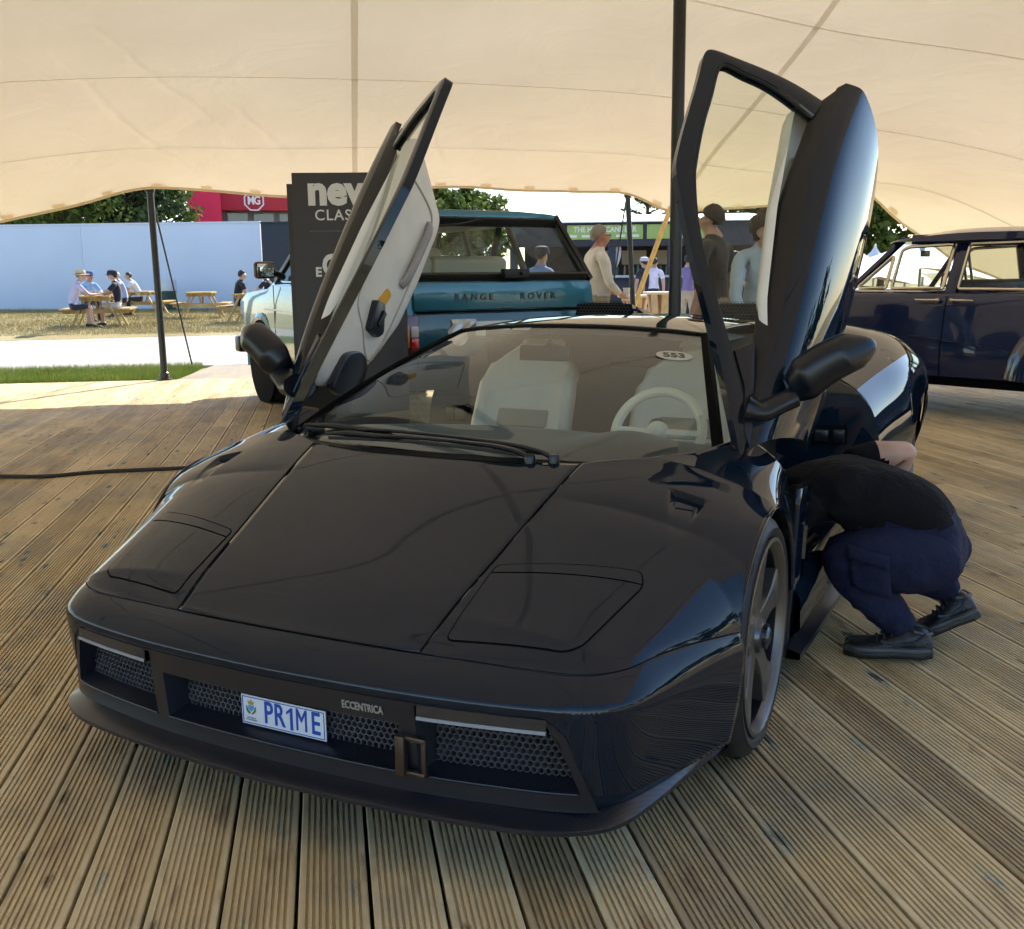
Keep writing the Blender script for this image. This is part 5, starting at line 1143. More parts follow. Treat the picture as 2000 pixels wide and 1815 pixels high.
for side in (-1, 1):
    for nm, poly in (('front_window', [(.08, 1.13), (.08, 1.505), (.55, 1.49), (.88, 1.13)]), ('quarter_window', [(.60, 1.13), (.60, 1.47), (.66, 1.44), (.92, 1.13)]), ('rear_window', [(-.86, 1.12), (-.90, 1.46), (-.60, 1.52), (-.06, 1.515), (-.06, 1.13)]), ('rear_quarter', [(-1.25, 1.13), (-1.22, 1.34), (-1.0, 1.44), (-.96, 1.13)])):
        if nm == 'quarter_window': poly = [(.62, 1.13), (.62, 1.425), (.90, 1.135)]
        if nm == 'front_window': poly = [(.08, 1.13), (.08, 1.515), (.50, 1.50), (.56, 1.47), (.56, 1.13)]
        wn = empty(nm); wn.parent = sal
        mb = MB(); mb.add([sw(y, z, -.004, side) for y, z in poly], [tuple(range(len(poly)))]); mb.build('pane', M_GREYG, wn)
        q = fillet(poly, .025, 4); mb = MB(); mb.tube([sw(y, z, .006, side) for y, z in q], .016, 6, closed=True); mb.build('chrome_frame', M_CHROME, wn)
    for y0, y1, w_ in ((.01, .01, .10), (-.93, -.95, .06), (1.02, .58, .05)):
        mb = MB(); mb.beam(sw(y0, ZB2-.02, -.02, side), sw(y1, ZT2+.03, -.02, side), .04, w_, (0, 1, 0)); mb.build('pillar', M_NAVY, sal, bevel=.006)
    mb = MB(); mb.beam(sw(-1.3, ZT2, -.01, side), sw(.5, ZT2+.015, -.01, side), .05, .09); mb.build('roof_rail', M_NAVY, sal, bevel=.012)
    for y in (.0, 1.0, -1.02):
        mb = MB(); V = [(XO+side*(p[0]-XO)+side*.0015, y, p[2]) for p in sal_sec(y)[1:7]]; mb.tube(V, .0045, 4); mb.build('door_joint', M_DARK, sal)
    for y0, y1 in ((.06, .26), (-.06, -.26)):
        zz = 1.035; xx = XO+side*(HW-.035)
        h_ = empty('door_handle'); h_.parent = sal
        mb = MB(); mb.tube([(xx+side*.025, y0, zz), (xx+side*.03, (y0+y1)/2, zz), (xx+side*.025, y1, zz)], [.012, .011, .008], 8); mb.build('lever', M_CHROME, h_); mb = MB(); mb.lathe([(0, side*.03), (.018, side*.028), (.02, 0)], (xx, y0, zz), 'x', 14); mb.build('boss', M_CHROME, h_)
    mb = MB(); cv = spl([(XO+side*(HW-.005), 2.0, .86), (XO+side*(HW+.008), 1.0, .79), (XO+side*(HW+.006), 0, .69), (XO+side*(HW+.002), -.7, .60)], 20); mb.tube(cv, [.012]*20, 6, squash=.5); mb.build('flank_crease', M_NAVY, sal)
    for y in (-1.32, 1.75): simple_wheel(sal, (XO+side*.86, y, .36), side, .36, .20, .2, M_NAVY, 0)
    for y in (-1.32, 1.75): mb = MB(); mb.lathe([(0, side*(HW-.02 if y > 0 else HW+.072)), (.38, side*(HW-.02 if y > 0 else HW+.072))], (XO, y, .40), 'x', 30); mb.build('arch_void', M_DARK, sal)
    rows = []
    for a in np.linspace(.05, PI-.05, 26):             # rear wing bulging over the wheel
        rows.append([(XO+side*(HW+d), -1.32+r_*math.cos(a)*1.12, .36+r_*math.sin(a)) for r_, d in ((.40, .07), (.43, .105), (.50, .115), (.58, .085), (.66, .03), (.72, -.06))])
    mb = MB(); mb.grid(rows); mb.build('rear_wing', M_NAVY, sal)
mb = MB(); mb.add([sw(1.0, 1.11), sw(1.0, 1.11, side=1), sw(.60, 1.55, side=1), sw(.60, 1.55)], [(0, 1, 2, 3)]); mb.build('windscreen', M_GREYG, sal)
mb = MB(); mb.add([(XO-.5, -1.95, 1.15), (XO+.5, -1.95, 1.15), (XO+.5, -1.5, 1.5), (XO-.5, -1.5, 1.5)], [(0, 1, 2, 3)]); mb.build('back_light', M_DARK, sal)
for nm, y in (('front_seat', .0), ('rear_seat', -1.1)):
    mb = MB(); mb.box((XO, y, .98), (1.3, .16, .45), Matrix.Rotation(R(10), 3, 'X')); mb.build(nm, mat('navy_hide', (.02, .022, .03), .6), sal, bevel=.05)
mb = MB(); mb.lathe([(.20, -.012), (.212, 0), (.20, .012), (.188, 0), (.20, -.012)], (0, 0, 0), 'y', 30); o = mb.build('steering_wheel', M_TRIMB, sal); o.location = (XO+.38, .55, 1.08); o.rotation_euler = (R(-25), 0, 0)
mb = MB(); mb.box((XO+.05, .70, 1.45), (.16, .02, .06)); mb.build('inside_mirror', M_TRIMB, sal, bevel=.006)
mb = MB(); mb.box((XO, 0, .32), (1.7, 4.6, .06)); mb.build('chassis', M_DARK, sal)
# ================================================================== totem sign behind the left door
M_CHAR = mat('charcoal_board', (.035, .033, .036), .55, var=.06); M_PRINT = mat('print_white', (.72, .70, .67), .6)
tp = at_d(690, 640, 6.9); d2c = np.array([CAM_POS[0]-tp[0], CAM_POS[1]-tp[1]]); tz = math.atan2(d2c[0], -d2c[1])
tot = empty('totem_sign', (tp[0], tp[1], 0), tz-R(8), 'tall charcoal totem sign with white lettering behind the left raised door', 'sign')
mb = MB(); mb.box((0, 0, .975), (.735, .03, 1.95)); mb.build('front_board', M_CHAR, tot, bevel=.003)
mb = MB(); mb.box((-.06, .12, .945), (.735, .03, 1.89)); mb.build('rear_board', M_CHAR, tot, bevel=.003)
mb = MB(); mb.box((-.03, .06, .015), (.8, .34, .03)); mb.build('foot', M_CHAR, tot, bevel=.004)
TF = lambda x, z: frame((x, -.0175, z), (1, 0, 0), (0, 0, 1))
text('headline', 'new', M_PRINT, tot, TF(-.045, 1.83), .262, .001, .012, 1.0, 1.0)
text('subline', 'CLASSICS', M_PRINT, tot, TF(.0, 1.675), .098, .001, .0008, 1.12, 1.0)
for z in (1.575, 1.04): mb = MB(); mb.box((0, -.016, z), (.53, .002, .004)); mb.build('rule', mat('print_grey2', (.15, .145, .145), .6), tot)
text('emblem_small', 'E', M_PRINT, tot, TF(-.215, 1.305), .085, .001, .003)
text('emblem_large', 'C', M_PRINT, tot, TF(-.135, 1.345), .19, .001, .008, 1, .8)
text('emblem_tail', '3', M_PRINT, tot, TF(-.035, 1.285), .15, .001, .007, 1, .85)

# ================================================================== far left: display walls, red pavilion
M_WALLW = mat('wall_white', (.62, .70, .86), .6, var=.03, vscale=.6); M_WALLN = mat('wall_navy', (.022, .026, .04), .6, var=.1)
wa = at_z(-160, 606, FZ); wb = at_z(517, 603, FZ); wc = at_z(760, 603, FZ)
def wall(name, a, b, h, m, label, cat='wall'):
    a = np.array(a[:2]); b = np.array(b[:2]); L = np.linalg.norm(b-a); c = (a+b)/2; e = empty(name, (c[0], c[1], FZ), math.atan2(b[1]-a[1], b[0]-a[0]), label, cat)
    n = max(1, int(L/4.9)); 
    for i in range(n):
        mb = MB(); mb.box((-L/2+L*(i+.5)/n, 0, h/2), (L/n-.012, .12, h)); mb.build('panel', m, e, bevel=.004)
    mb = MB(); mb.box((0, 0, h+.03), (L, .2, .06)); mb.build('capping', m, e, bevel=.004); return e
WH = 3.13
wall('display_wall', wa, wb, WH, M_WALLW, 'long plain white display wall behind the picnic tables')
wall('display_wall', wb+np.array([.05, 0, 0]), wc, WH-.03, M_WALLN, 'dark navy display wall beyond the totem sign')
M_REDL = mat('red_panel_lit', (.72, .004, .07), .45); M_RED = mat('red_panel', (.42, .006, .04), .45)  # corner face's lit look is put into a brighter copy of the red
rp = at_d(484, 600, 74.0); dv = np.array([CAM_POS[0]-rp[0], CAM_POS[1]-rp[1]]); rzz = math.atan2(dv[0], -dv[1])
red = empty('red_pavilion', (rp[0], rp[1], GZ), rzz, 'red exhibition pavilion with a white octagon logo rising over the white wall', 'building')
k74 = 74/CAM_F
def RX(px): return (px-484)*k74*1.03
def RZ(py): return (538-py)*k74*1.03+1.38
zt = RZ(330)
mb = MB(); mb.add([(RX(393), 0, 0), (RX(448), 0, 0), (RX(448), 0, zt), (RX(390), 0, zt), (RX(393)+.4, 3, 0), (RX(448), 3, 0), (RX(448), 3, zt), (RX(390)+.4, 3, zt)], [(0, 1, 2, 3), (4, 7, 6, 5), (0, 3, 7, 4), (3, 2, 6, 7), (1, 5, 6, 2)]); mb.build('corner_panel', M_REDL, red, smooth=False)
mb = MB(); mb.box(((RX(448)+RX(640))/2, 1.6, (RZ(421)+zt)/2), (RX(640)-RX(448), 3, zt-RZ(421))); mb.build('fascia', M_RED, red, bevel=.02)
mb = MB(); mb.box(((RX(448)+RX(640))/2, 3.0, RZ(421)/2), (RX(640)-RX(448), 2, RZ(421)-.02)); mb.build('wall', mat('grey_cladding', (.13, .15, .19), .5), red)
for i in range(4):
    mb = MB(); x0 = RX(455)+i*RX(484+46); mb.box((x0+.8, 1.95, RZ(432)), (1.4, .06, .62)); mb.build('window', mat('shop_glass', (.10, .14, .2), .1, spec=.8), red)
octp = [(1.02*math.cos(PI/8+PI/4*k), 1.02*math.sin(PI/8+PI/4*k)) for k in range(8)]; LC = (RX(505), RZ(405))
lg = empty('logo'); lg.parent = red; M_LOGO = mat('logo_white', (.85, .78, .82), .5)
mb = MB(); rows = [[(LC[0]+p[0]*s*.72, y, LC[1]+p[1]*s*.72) for p in octp] for s, y in ((1, .02), (1, .06), (.86, .06), (.86, .02))]; mb.grid(rows, wrap=True); mb.build('logo_ring', M_LOGO, lg, smooth=False)
text('logo_letters', 'MG', M_LOGO, lg, frame((LC[0], .05, LC[1]), (1, 0, 0), (0, 0, 1)), .78, .02, .022, .84, .8)

# ================================================================== litter bin, picnic tables, round tables
bp_ = at_z(328, 607, FZ); e = empty('litter_bin', (bp_[0], bp_[1], FZ), 0, 'green and white litter bin standing behind the left tent pole', 'bin')
mb = MB(); mb.lathe([(0, 0), (.30, 0), (.34, .70)], n=24); mb.build('drum', mat('bin_green', (.02, .06, .05), .5), e); mb = MB(); mb.lathe([(.345, .70), (.36, .72), (.36, 1.02), (.33, 1.10), (.30, 1.10)], n=24); mb.build('bag_collar', mat('bin_white', (.6, .62, .66), .5), e)
M_PINE = wood('picnic_wood', ((.30, .19, .07), (.46, .32, .13), (.58, .43, .2)), knot=False, dirs=((1, 0, 0), (0, 1, 0)))
def picnic():
    t = empty('picnic_table')
    for i in range(5): mb = MB(); mb.box((0, -.30+.15*i, .735), (1.55, .14, .038)); mb.build('top_board', M_PINE, t, smooth=False)
    for s in (-1, 1):
        for i in (0, 1): mb = MB(); mb.box((0, s*(.60+.145*i), .43), (1.55, .135, .038)); mb.build('seat_board', M_PINE, t, smooth=False)
        for x in (-.55, .55):
            mb = MB(); mb.beam((x, s*.22, .71), (x, s*.58, 0), .045, .095, (1, 0, 0)); mb.build('leg', M_PINE, t, smooth=False)
    for x in (-.505, .505):
        mb = MB(); mb.beam((x, -.76, .375), (x, .76, .375), .045, .095); mb.build('seat_bearer', M_PINE, t, smooth=False); mb = MB(); mb.beam((x, -.36, .675), (x, .36, .675), .045, .09); mb.build('top_bearer', M_PINE, t, smooth=False)
        mb = MB(); mb.beam((x*.95, 0, .64), (x*.35, 0, .38), .04, .07); mb.build('brace', M_PINE, t, smooth=False)
    return t
pt0 = picnic(); PT = {}
for i, (px, py, rz, lab) in enumerate(((196, 637, 82, 'wooden picnic table with the straw-hatted man, nearest on the left'), (284, 615, 74, 'wooden picnic table where the man in white sits, behind the navy cap'), (396, 621, 84, 'empty wooden picnic table on the dry grass'), (497, 630, 78, 'wooden picnic table half hidden by the teal off-roader'))):
    o = pt0 if i == 0 else copy_tree(pt0); p = at_z(px, py, FZ); o.location = (p[0], p[1], FZ); fac = math.atan2(-(CAM_POS[0]-p[0]), CAM_POS[1]-p[1]); o.rotation_euler = (0, 0, fac+R(rz)); tag(o, lab, 'table', 'picnic tables on the grass'); PT[i] = (p, fac+R(rz))
M_SPOOL = mat('spool_wood', (.55, .36, .19), .6, var=.15)
for i, (px, py, d, lab) in enumerate(((1240, 576, 19.5, 'round wooden drum table in front of the bar, left of the pair'), (1291, 570, 18.5, 'round wooden drum table in front of the bar, beside the thick pole'))):
    p = at_d(px, py, d); h = p[2]-GZ; t = empty('drum_table', (p[0], p[1], GZ), 0, lab, 'table', 'drum tables by the bar')
    mb = MB(); mb.lathe([(0, h), (.33, h), (.335, h-.015), (.33, h-.045), (0, h-.045)], n=28); mb.build('top', mat('spool_top', (.68, .52, .34), .5), t)
    for k in range(7):
        a = 2*PI*k/7; mb = MB(); mb.beam((.24*math.cos(a), .24*math.sin(a), h-.04), (.15*math.cos(a), .15*math.sin(a), h*.45), .13, .03, (math.cos(a), math.sin(a), 0)); mb.beam((.15*math.cos(a), .15*math.sin(a), h*.47), (.30*math.cos(a), .30*math.sin(a), .04), .13, .03, (math.cos(a), math.sin(a), 0)); mb.build('stave', M_SPOOL, t, smooth=False)
    mb = MB(); mb.lathe([(0, .04), (.34, .04), (.34, 0), (0, 0)], n=24); mb.build('base', M_SPOOL, t)

# ================================================================== bar kiosk
kp = at_d(1250, 620, 29.0); dv = np.array([CAM_POS[0]-kp[0], CAM_POS[1]-kp[1]]); krz = math.atan2(dv[0], -dv[1])
ki = empty('bar_kiosk', (kp[0], kp[1], GZ), krz, 'dark navy bar kiosk with lime green signs and a white roof', 'building'); k29 = 29/CAM_F*1.02
KX = lambda px: (px-1250)*k29
KZ = lambda py: (540-py)*k29+1.38
M_KN = mat('kiosk_navy', (.02, .026, .045), .55, var=.08); M_LIME = mat('lime_sign', (.33, .45, .13), .5); x0, x1 = KX(1010), KX(1500)
mb = MB(); mb.box(((x0+x1)/2, .0, (KZ(446)+KZ(490))/2), (x1-x0, .16, KZ(446)-KZ(490))); mb.build('fascia', M_KN, ki, bevel=.01)
mb = MB(); mb.box(((x0+x1)/2, .0, KZ(549)/2), (x1-x0, .16, KZ(549))); mb.build('bar_front', M_KN, ki, bevel=.01)
mb = MB(); mb.box(((x0+x1)/2, -.10, KZ(545)), (x1-x0, .42, .07)); mb.build('counter', mat('counter_grey', (.42, .46, .55), .4), ki, bevel=.01)
mb = MB(); mb.add([(x0-.2, -.3, KZ(445)), (x1+.2, -.3, KZ(445)), (x1-.6, 2.5, KZ(424)), (x0+.6, 2.5, KZ(424)), (x0-.2, -.3, KZ(447)), (x1+.2, -.3, KZ(447)), (x1-.6, 5, KZ(447)), (x0+.6, 5, KZ(447))], [(0, 1, 2, 3), (0, 4, 5, 1), (3, 2, 6, 7), (0, 3, 7, 4), (1, 5, 6, 2)]); mb.build('roof', mat('kiosk_white', (.8, .82, .85), .5), ki, smooth=False)
mb = MB(); mb.box(((x0+x1)/2, 3.0, KZ(446)/2), (x1-x0, .1, KZ(446)-.05)); mb.build('back_wall', mat('kiosk_dark', (.03, .03, .035), .8), ki)
for px in (1012, 1196, 1305, 1395, 1498): mb = MB(); mb.box((KX(px), 0, (KZ(490)+KZ(549))/2), (.22 if px != 1395 else .3, .15, KZ(490)-KZ(549))); mb.build('post', M_KN, ki, bevel=.008)
for a, b in ((1113, 1253), (1260, 1375)):
    sg_ = empty('sign_board'); sg_.parent = ki
    mb = MB(); mb.box(((KX(a)+KX(b))/2, -.10, KZ(464)), (KX(b)-KX(a), .05, KZ(451)-KZ(477))); mb.build('board', M_LIME, sg_, bevel=.006)
    if a < 1200:
        text('sign_words', 'THE HURRICANE BAR', mat('sign_pale', (.70, .74, .66), .6), sg_, frame((KX(1183), -.13, KZ(459.5)), (1, 0, 0), (0, 0, 1)), .205, .004, .008, 1.02, .86)
        for i, (u, w_) in enumerate(((1124, .22), (1150, .30), (1184, .28), (1212, .26), (1238, .24))): mb = MB(); mb.box((KX(u), -.127, KZ(471)), (w_, .006, .07)); mb.build('small_print_bar', mat('sign_pale'), sg_)
    else: mb = MB(); mb.box((KX(1318), -.127, KZ(464)), (.22, .006, .34)); mb.build('poster', mat('poster_grey', (.5, .52, .55), .6), sg_)
for px, w_ in ((1236, .75), (1290, .35), (1170, .5)): mb = MB(); mb.box((KX(px), 2.4, KZ(508)), (w_, .05, .42)); mb.build('menu_board', mat('menu_tan', (.42, .36, .29), .6), ki)
for px in (1200, 1309): mb = MB(); mb.grid([[(KX(px)+.05*math.sin(5*t)+.16*u*(1.2-t), .12, KZ(490)-(KZ(490)-KZ(548))*t) for u in np.linspace(0, 1, 4)] for t in np.linspace(0, 1, 8)]); mb.build('curtain', mat('curtain_white', (.68, .68, .70), .8), ki)
for i in range(9): mb = MB(); mb.lathe([(.045, 0), (.045, .2), (.018, .26), (.018, .33), (0, .33)], (KX(1205)+i*.2+random.random()*.05, .25, KZ(545)+.03), n=10); mb.build('bottle', mat('bottle_%d' % (i % 3), ((.05, .1, .04), (.2, .1, .03), (.35, .03, .04))[i % 3], .1), ki)

# ================================================================== far tents on the right
def marquee(px, py, d, w, h, m, label, top=True):
    p = at_d(px, py, d); e = empty('marquee', (p[0], p[1], GZ), random.random(), label, 'tent', 'far marquees'); mb = MB(); rows = []
    for t in np.linspace(0, 1, 9):
        r = w*(1-t)**1.9+.03; z = h*.42+h*.58*t; rows.append([(r*math.cos(a)*(1+.16*math.cos(4*a)), r*math.sin(a)*(1+.16*math.cos(4*a)), z-.25*w*.3*math.cos(4*a)*(1-t)**2) for a in np.linspace(0, 2*PI, 32, endpoint=False)])
    mb.grid(rows, wrap=True); mb.build('canopy', m, e)
    for k in range(4): a = PI/2*k; mb = MB(); mb.tube([(w*1.1*math.cos(a), w*1.1*math.sin(a), 0), (w*1.1*math.cos(a), w*1.1*math.sin(a), h*.45)], .05, 6); mb.build('post', M_STEEL, e)
    mb = MB(); mb.tube([(0, 0, 0), (0, 0, h)], .05, 6); mb.build('mast', M_STEEL, e)
M_TW = mat('marquee_white', (.72, .75, .8), .6)
marquee(1795, 560, 36, 3.4, 2.95, M_TW, 'white peaked marquee seen through the saloon windows'); marquee(1665, 560, 44, 3.0, 2.6, mat('marquee_tan', (.5, .36, .25), .6), 'small tan marquee far behind the raised right door'); marquee(1705, 560, 52, 2.2, 2.7, M_TW, 'small white marquee far left of the navy saloon')
marquee(1345, 560, 60, 4.2, 4.9, M_TW, 'white marquee roof behind the bar kiosk')

# ================================================================== trees
def leafmat(name, c1, c2):
    m = bpy.data.materials.new(name); m.use_nodes = True; n = m.node_tree.nodes; l = m.node_tree.links; b = n['Principled BSDF']; b.inputs['Roughness'].default_value = .6; b.inputs['Specular IOR Level'].default_value = .25
    g = n.new('ShaderNodeNewGeometry'); r = n.new('ShaderNodeValToRGB'); r.color_ramp.elements[0].color = (*c1, 1); r.color_ramp.elements[1].color = (*c2, 1); l.new(g.outputs['Random Per Island'], r.inputs[0]); l.new(r.outputs[0], b.inputs['Base Color'])
    tr = n.new('ShaderNodeBsdfTranslucent'); l.new(r.outputs[0], tr.inputs[0]); mx = n.new('ShaderNodeMixShader'); mx.inputs[0].default_value = .3; l.new(b.outputs[0], mx.inputs[1]); l.new(tr.outputs[0], mx.inputs[2]); l.new(mx.outputs[0], n['Material Output'].inputs[0]); return m
M_LEAF = leafmat('leaf_green', (.05, .085, .018), (.13, .18, .04)); M_LEAFD = leafmat('leaf_dark', (.025, .05, .022), (.06, .10, .035)); M_BARK = mat('bark', (.07, .05, .035), .9, var=.3)
def tree(px, d, h, cw, label, m=M_LEAF, n=3800, leaf=.2, kind=0, group='trees beyond the field', base=.28):
    p = at_d(px, 600, d); e = empty('tree', (p[0], p[1], GZ), 0, label, 'tree', group); rs = np.random.default_rng(int(px*7+d))
    tb = MB(); tb.tube(spl([(0, 0, 0), (.1, .05, h*.3), (-.05, .1, h*.6), (.05, 0, h*.92)], 12), np.linspace(.035*h, .008*h, 12), 10)
    tips = []
    nb_ = 26 if kind == 0 else 22
    for k in range(nb_):
        t = base+(.95-base)*(k+.5)/nb_; a = k*2.4+rs.normal()*.3; z0 = h*t
        if kind == 0: Lb = cw*(math.sin(PI*min(1, (t-base)/(1-base)*.85+.15))**.7)*(.75+.35*rs.random()); up = .35*Lb
        else: Lb = cw*(1.05-t)**.6*(.8+.4*rs.random()); up = .06*Lb
        q = np.array([Lb*math.cos(a), Lb*math.sin(a), z0+up]); s = np.array([0, 0, z0-.05*h]); mid = (s+q)/2+np.array([0, 0, .12*Lb if kind == 0 else .02])
        tb.tube([s, mid, q], [.010*h, .006*h, .002*h], 5)
        for f in (.45, .7, .88, 1.0): tips.append((s+(q-s)*f+np.array([0, 0, .1*Lb if f < 1 and kind == 0 else 0]), Lb*.28 if kind == 0 else Lb*.22))
    tb.build('trunk', M_BARK, e)
    C = np.array([t_[0] for t_ in tips]); S_r = np.array([t_[1] for t_ in tips]); k = rs.integers(0, len(C), n); off = rs.normal(size=(n, 3)); off /= np.linalg.norm(off, axis=1)[:, None]; off *= (rs.random(n)**.5)[:, None]
    off[:, 2] *= (.75 if kind == 0 else .22); P = C[k]+off*S_r[k][:, None]*1.25; u = rs.normal(size=(n, 3)); u /= np.linalg.norm(u, axis=1)[:, None]; v = np.cross(u, rs.normal(size=(n, 3))); v /= np.linalg.norm(v, axis=1)[:, None]
    if kind: u[:, 2] *= .3; v[:, 2] *= .3
    s = leaf*(.6+.8*rs.random(n))[:, None]; V = np.stack([P-u*s, P-v*s*.55, P+u*s, P+v*s*.55], 1).reshape(-1, 3); fastmesh('crown', V, np.arange(4*n).reshape(-1, 4), m, e)
tree(105, 58, 7.2, 3.6, 'sunlit broadleaf tree at far left above the white wall', n=6500, leaf=.17)
tree(190, 64, 8.4, 3.8, 'broadleaf tree above the white wall left of the slim pole', n=6500, leaf=.17)
tree(272, 60, 8.6, 3.0, 'dark leafy tree directly behind the slim left tent pole', M_LEAFD, n=6500, leaf=.16)
tree(322, 63, 7.6, 2.0, 'leafy tree between the slim pole and the red pavilion', n=5500, leaf=.16)
tree(880, 95, 9.3, 4.2, 'rounded tree top showing over the off-roader roof, left one', n=4200, leaf=.3); tree(935, 98, 9.0, 3.6, 'rounded tree top showing over the off-roader roof, right one', n=3600, leaf=.3)
tree(1262, 72, 8.2, 3.2, 'flat-branched cedar standing behind the bar kiosk', M_LEAFD, n=3600, leaf=.17, kind=1, base=.35)
tree(1425, 80, 7.4, 4.2, 'dark tree behind the standing man in the black polo', M_LEAFD, n=4000, leaf=.25); tree(1500, 86, 7.6, 4.0, 'dark tree behind the curly-haired man', M_LEAFD, n=4000, leaf=.25)
tree(1715, 70, 7.2, 3.2, 'hazy green tree above the far marquees on the right', n=4200, leaf=.24); tree(1640, 78, 7.4, 3.6, 'tree mostly hidden by the raised right door', M_LEAFD, n=3600, leaf=.25)

# the wood to the right of the frame, one mass, mirrored in the paint
LV = []; rs = np.random.default_rng(11)
for hd, d, h, cw in ((38, 64, 9.5, 6.6), (50, 72, 12.5, 7.5), (61, 66, 9.5, 7.0), (73, 76, 12.0, 7.8), (86, 70, 9.0, 7.0), (99, 78, 11.0, 7.6), (112, 74, 9.0, 7.0)):
    q = CAM_POS+np.array([math.sin(R(hd)), math.cos(R(hd)), 0])*d; q[2] = GZ; n_ = 2600
    cl = rs.normal(size=(60, 3))*np.array([cw*.48, cw*.48, h*.21])+np.array([0, 0, h*.60]); P = q+cl[rs.integers(0, 60, n_)]+rs.normal(size=(n_, 3))*np.array([.55, .55, .45])
    u = rs.normal(size=(n_, 3)); u /= np.linalg.norm(u, axis=1)[:, None]; v = np.cross(u, rs.normal(size=(n_, 3))); v /= np.linalg.norm(v, axis=1)[:, None]; s_ = .62*(.6+.8*rs.random(n_))[:, None]
    LV.append(np.stack([P-u*s_, P-v*s_*.55, P+u*s_, P+v*s_*.55], 1).reshape(-1, 3))
    for a in (0, PI/2): t_ = np.array([math.cos(a), math.sin(a), 0])*.2; LV.append(np.array([q-t_, q+t_, q+t_*.4+[0, 0, h*.7], q-t_*.4+[0, 0, h*.7]]))
LV = np.concatenate(LV); tag(fastmesh('wood', LV, np.arange(len(LV)).reshape(-1, 4), M_LEAFD), 'dark wood beyond the tent, mirrored in the right flank of the sports car', 'wood', kind='stuff')
SG = 'people seated at the picnic tables'; SB = 'people standing beyond the cars'
# ================================================================== people: one continuous skinned body each
M_SKIN = mat('skin', (.50, .30, .22), .5, var=.06, vscale=14); M_SKIN2 = mat('skin_tanned', (.46, .21, .14), .5, var=.06, vscale=14)
M_HAIRD = mat('hair_dark', (.018, .013, .010), .6, bump=.6, bscale=90); M_HAIRG = mat('hair_grey', (.25, .23, .21), .6, bump=.6, bscale=90); M_HAIRB = mat('hair_brown', (.06, .04, .028), .6, bump=.6, bscale=90)
def cloth(name, col, var=.10): return mat(name, col, .85, var=var, vscale=9, bump=.35, bscale=22, sheen=.15)
def skinned(J, E, mats, boneM, name, parent, sub=2, wrinkle=0.0, seed=0):
    """J: name -> (xyz, radius); E: list of (a, b, material index at a-side, at b-side, split)"""
    names = list(J); idx = {k: i for i, k in enumerate(names)}; me = bpy.data.meshes.new(name)
    me.from_pydata([tuple(J[k][0]) for k in names], [(idx[a], idx[b]) for a, b, *_ in E], []); o = bpy.data.objects.new(name, me); COL.objects.link(o)
    sk = o.modifiers.new('skin', 'SKIN'); sk.use_smooth_shade = True; sk.branch_smoothing = .6
    for i, k in enumerate(names): me.skin_vertices[0].data[i].radius = (J[k][1], J[k][1] if len(J[k]) < 3 else J[k][2]); me.skin_vertices[0].data[i].use_root = (k == 'pelvis')
    sb = o.modifiers.new('sub', 'SUBSURF'); sb.levels = sub; sb.render_levels = sub
    dg = bpy.context.evaluated_depsgraph_get(); dg.update(); m2 = bpy.data.meshes.new_from_object(o.evaluated_get(dg)); bpy.data.objects.remove(o); bpy.data.meshes.remove(me)
    m2.name = name; m2.materials.clear()
    for m_ in mats: m2.materials.append(m_)
    A = np.array([J[e[0]][0] for e in E], float); B = np.array([J[e[1]][0] for e in E], float); D = B-A; L2 = (D*D).sum(1)
    ra = np.array([J[e[0]][1] for e in E]); rb = np.array([J[e[1]][1] for e in E]); V = np.empty(len(m2.vertices)*3, np.float32); m2.vertices.foreach_get('co', V); V = V.reshape(-1, 3).astype(float)
    mi = []
    for p in m2.polygons:
        c = np.array(p.center); t = np.clip(((c-A)*D).sum(1)/L2, 0, 1); dist = np.linalg.norm(c-(A+D*t[:, None]), axis=1)-(ra*(1-t)+rb*t); k = int(np.argmin(dist)); e = E[k]; mi.append(e[2] if t[k] < e[4] else e[3])
    m2.polygons.foreach_set('material_index', mi); m2.polygons.foreach_set('use_smooth', [True]*len(mi))
    if wrinkle:
        N_ = np.empty(len(m2.vertices)*3, np.float32); m2.vertices.foreach_get('normal', N_); N_ = N_.reshape(-1, 3); w = np.zeros(len(V)); rs = np.random.default_rng(seed)
        for f in (22, 34, 55):                         # folds: sharp ridges with wandering direction
            k3 = rs.normal(size=3); k3 *= f/np.linalg.norm(k3); k4 = rs.normal(size=3)*f*.35; w += (1-2*np.abs(np.sin(V@k3+rs.random()*6+1.6*np.sin(V@k4)))**.7)*wrinkle*18/f*(.5+.5*np.sin(V@(rs.normal(size=3)*7)))
        m2.vertices.foreach_set('co', (V+N_*w[:, None]).astype(np.float32).ravel())
    m2.update(); return link(name, m2, parent)
def head_parts(J, E, c, f, up, r=.098, skin=0):           # head, nose and ears joined to the neck
    c = np.array(c, float); f = np.array(f, float); f /= np.linalg.norm(f); up = np.array(up, float); up = up-f*(up@f); up /= np.linalg.norm(up); s = np.cross(f, up); k = r/.098
    J['jaw'] = (c-up*.062*k+f*.034*k, .070*k); J['head'] = (c+up*.008*k, .103*k); J['crown'] = (c+up*.052*k-f*.012*k, .090*k); J['nose'] = (c+f*.112*k-up*.012*k, .018*k)
    E += [('neck', 'jaw', skin, skin, .5), ('jaw', 'head', skin, skin, .5), ('head', 'crown', skin, skin, .5), ('head', 'nose', skin, skin, .5)]
    for q in (-1, 1): J['ear%d' % q] = (c+s*q*.090*k-up*.005*k-f*.008*k, .017*k); E.append(('head', 'ear%d' % q, skin, skin, .5))
    return c, f, up, s, k
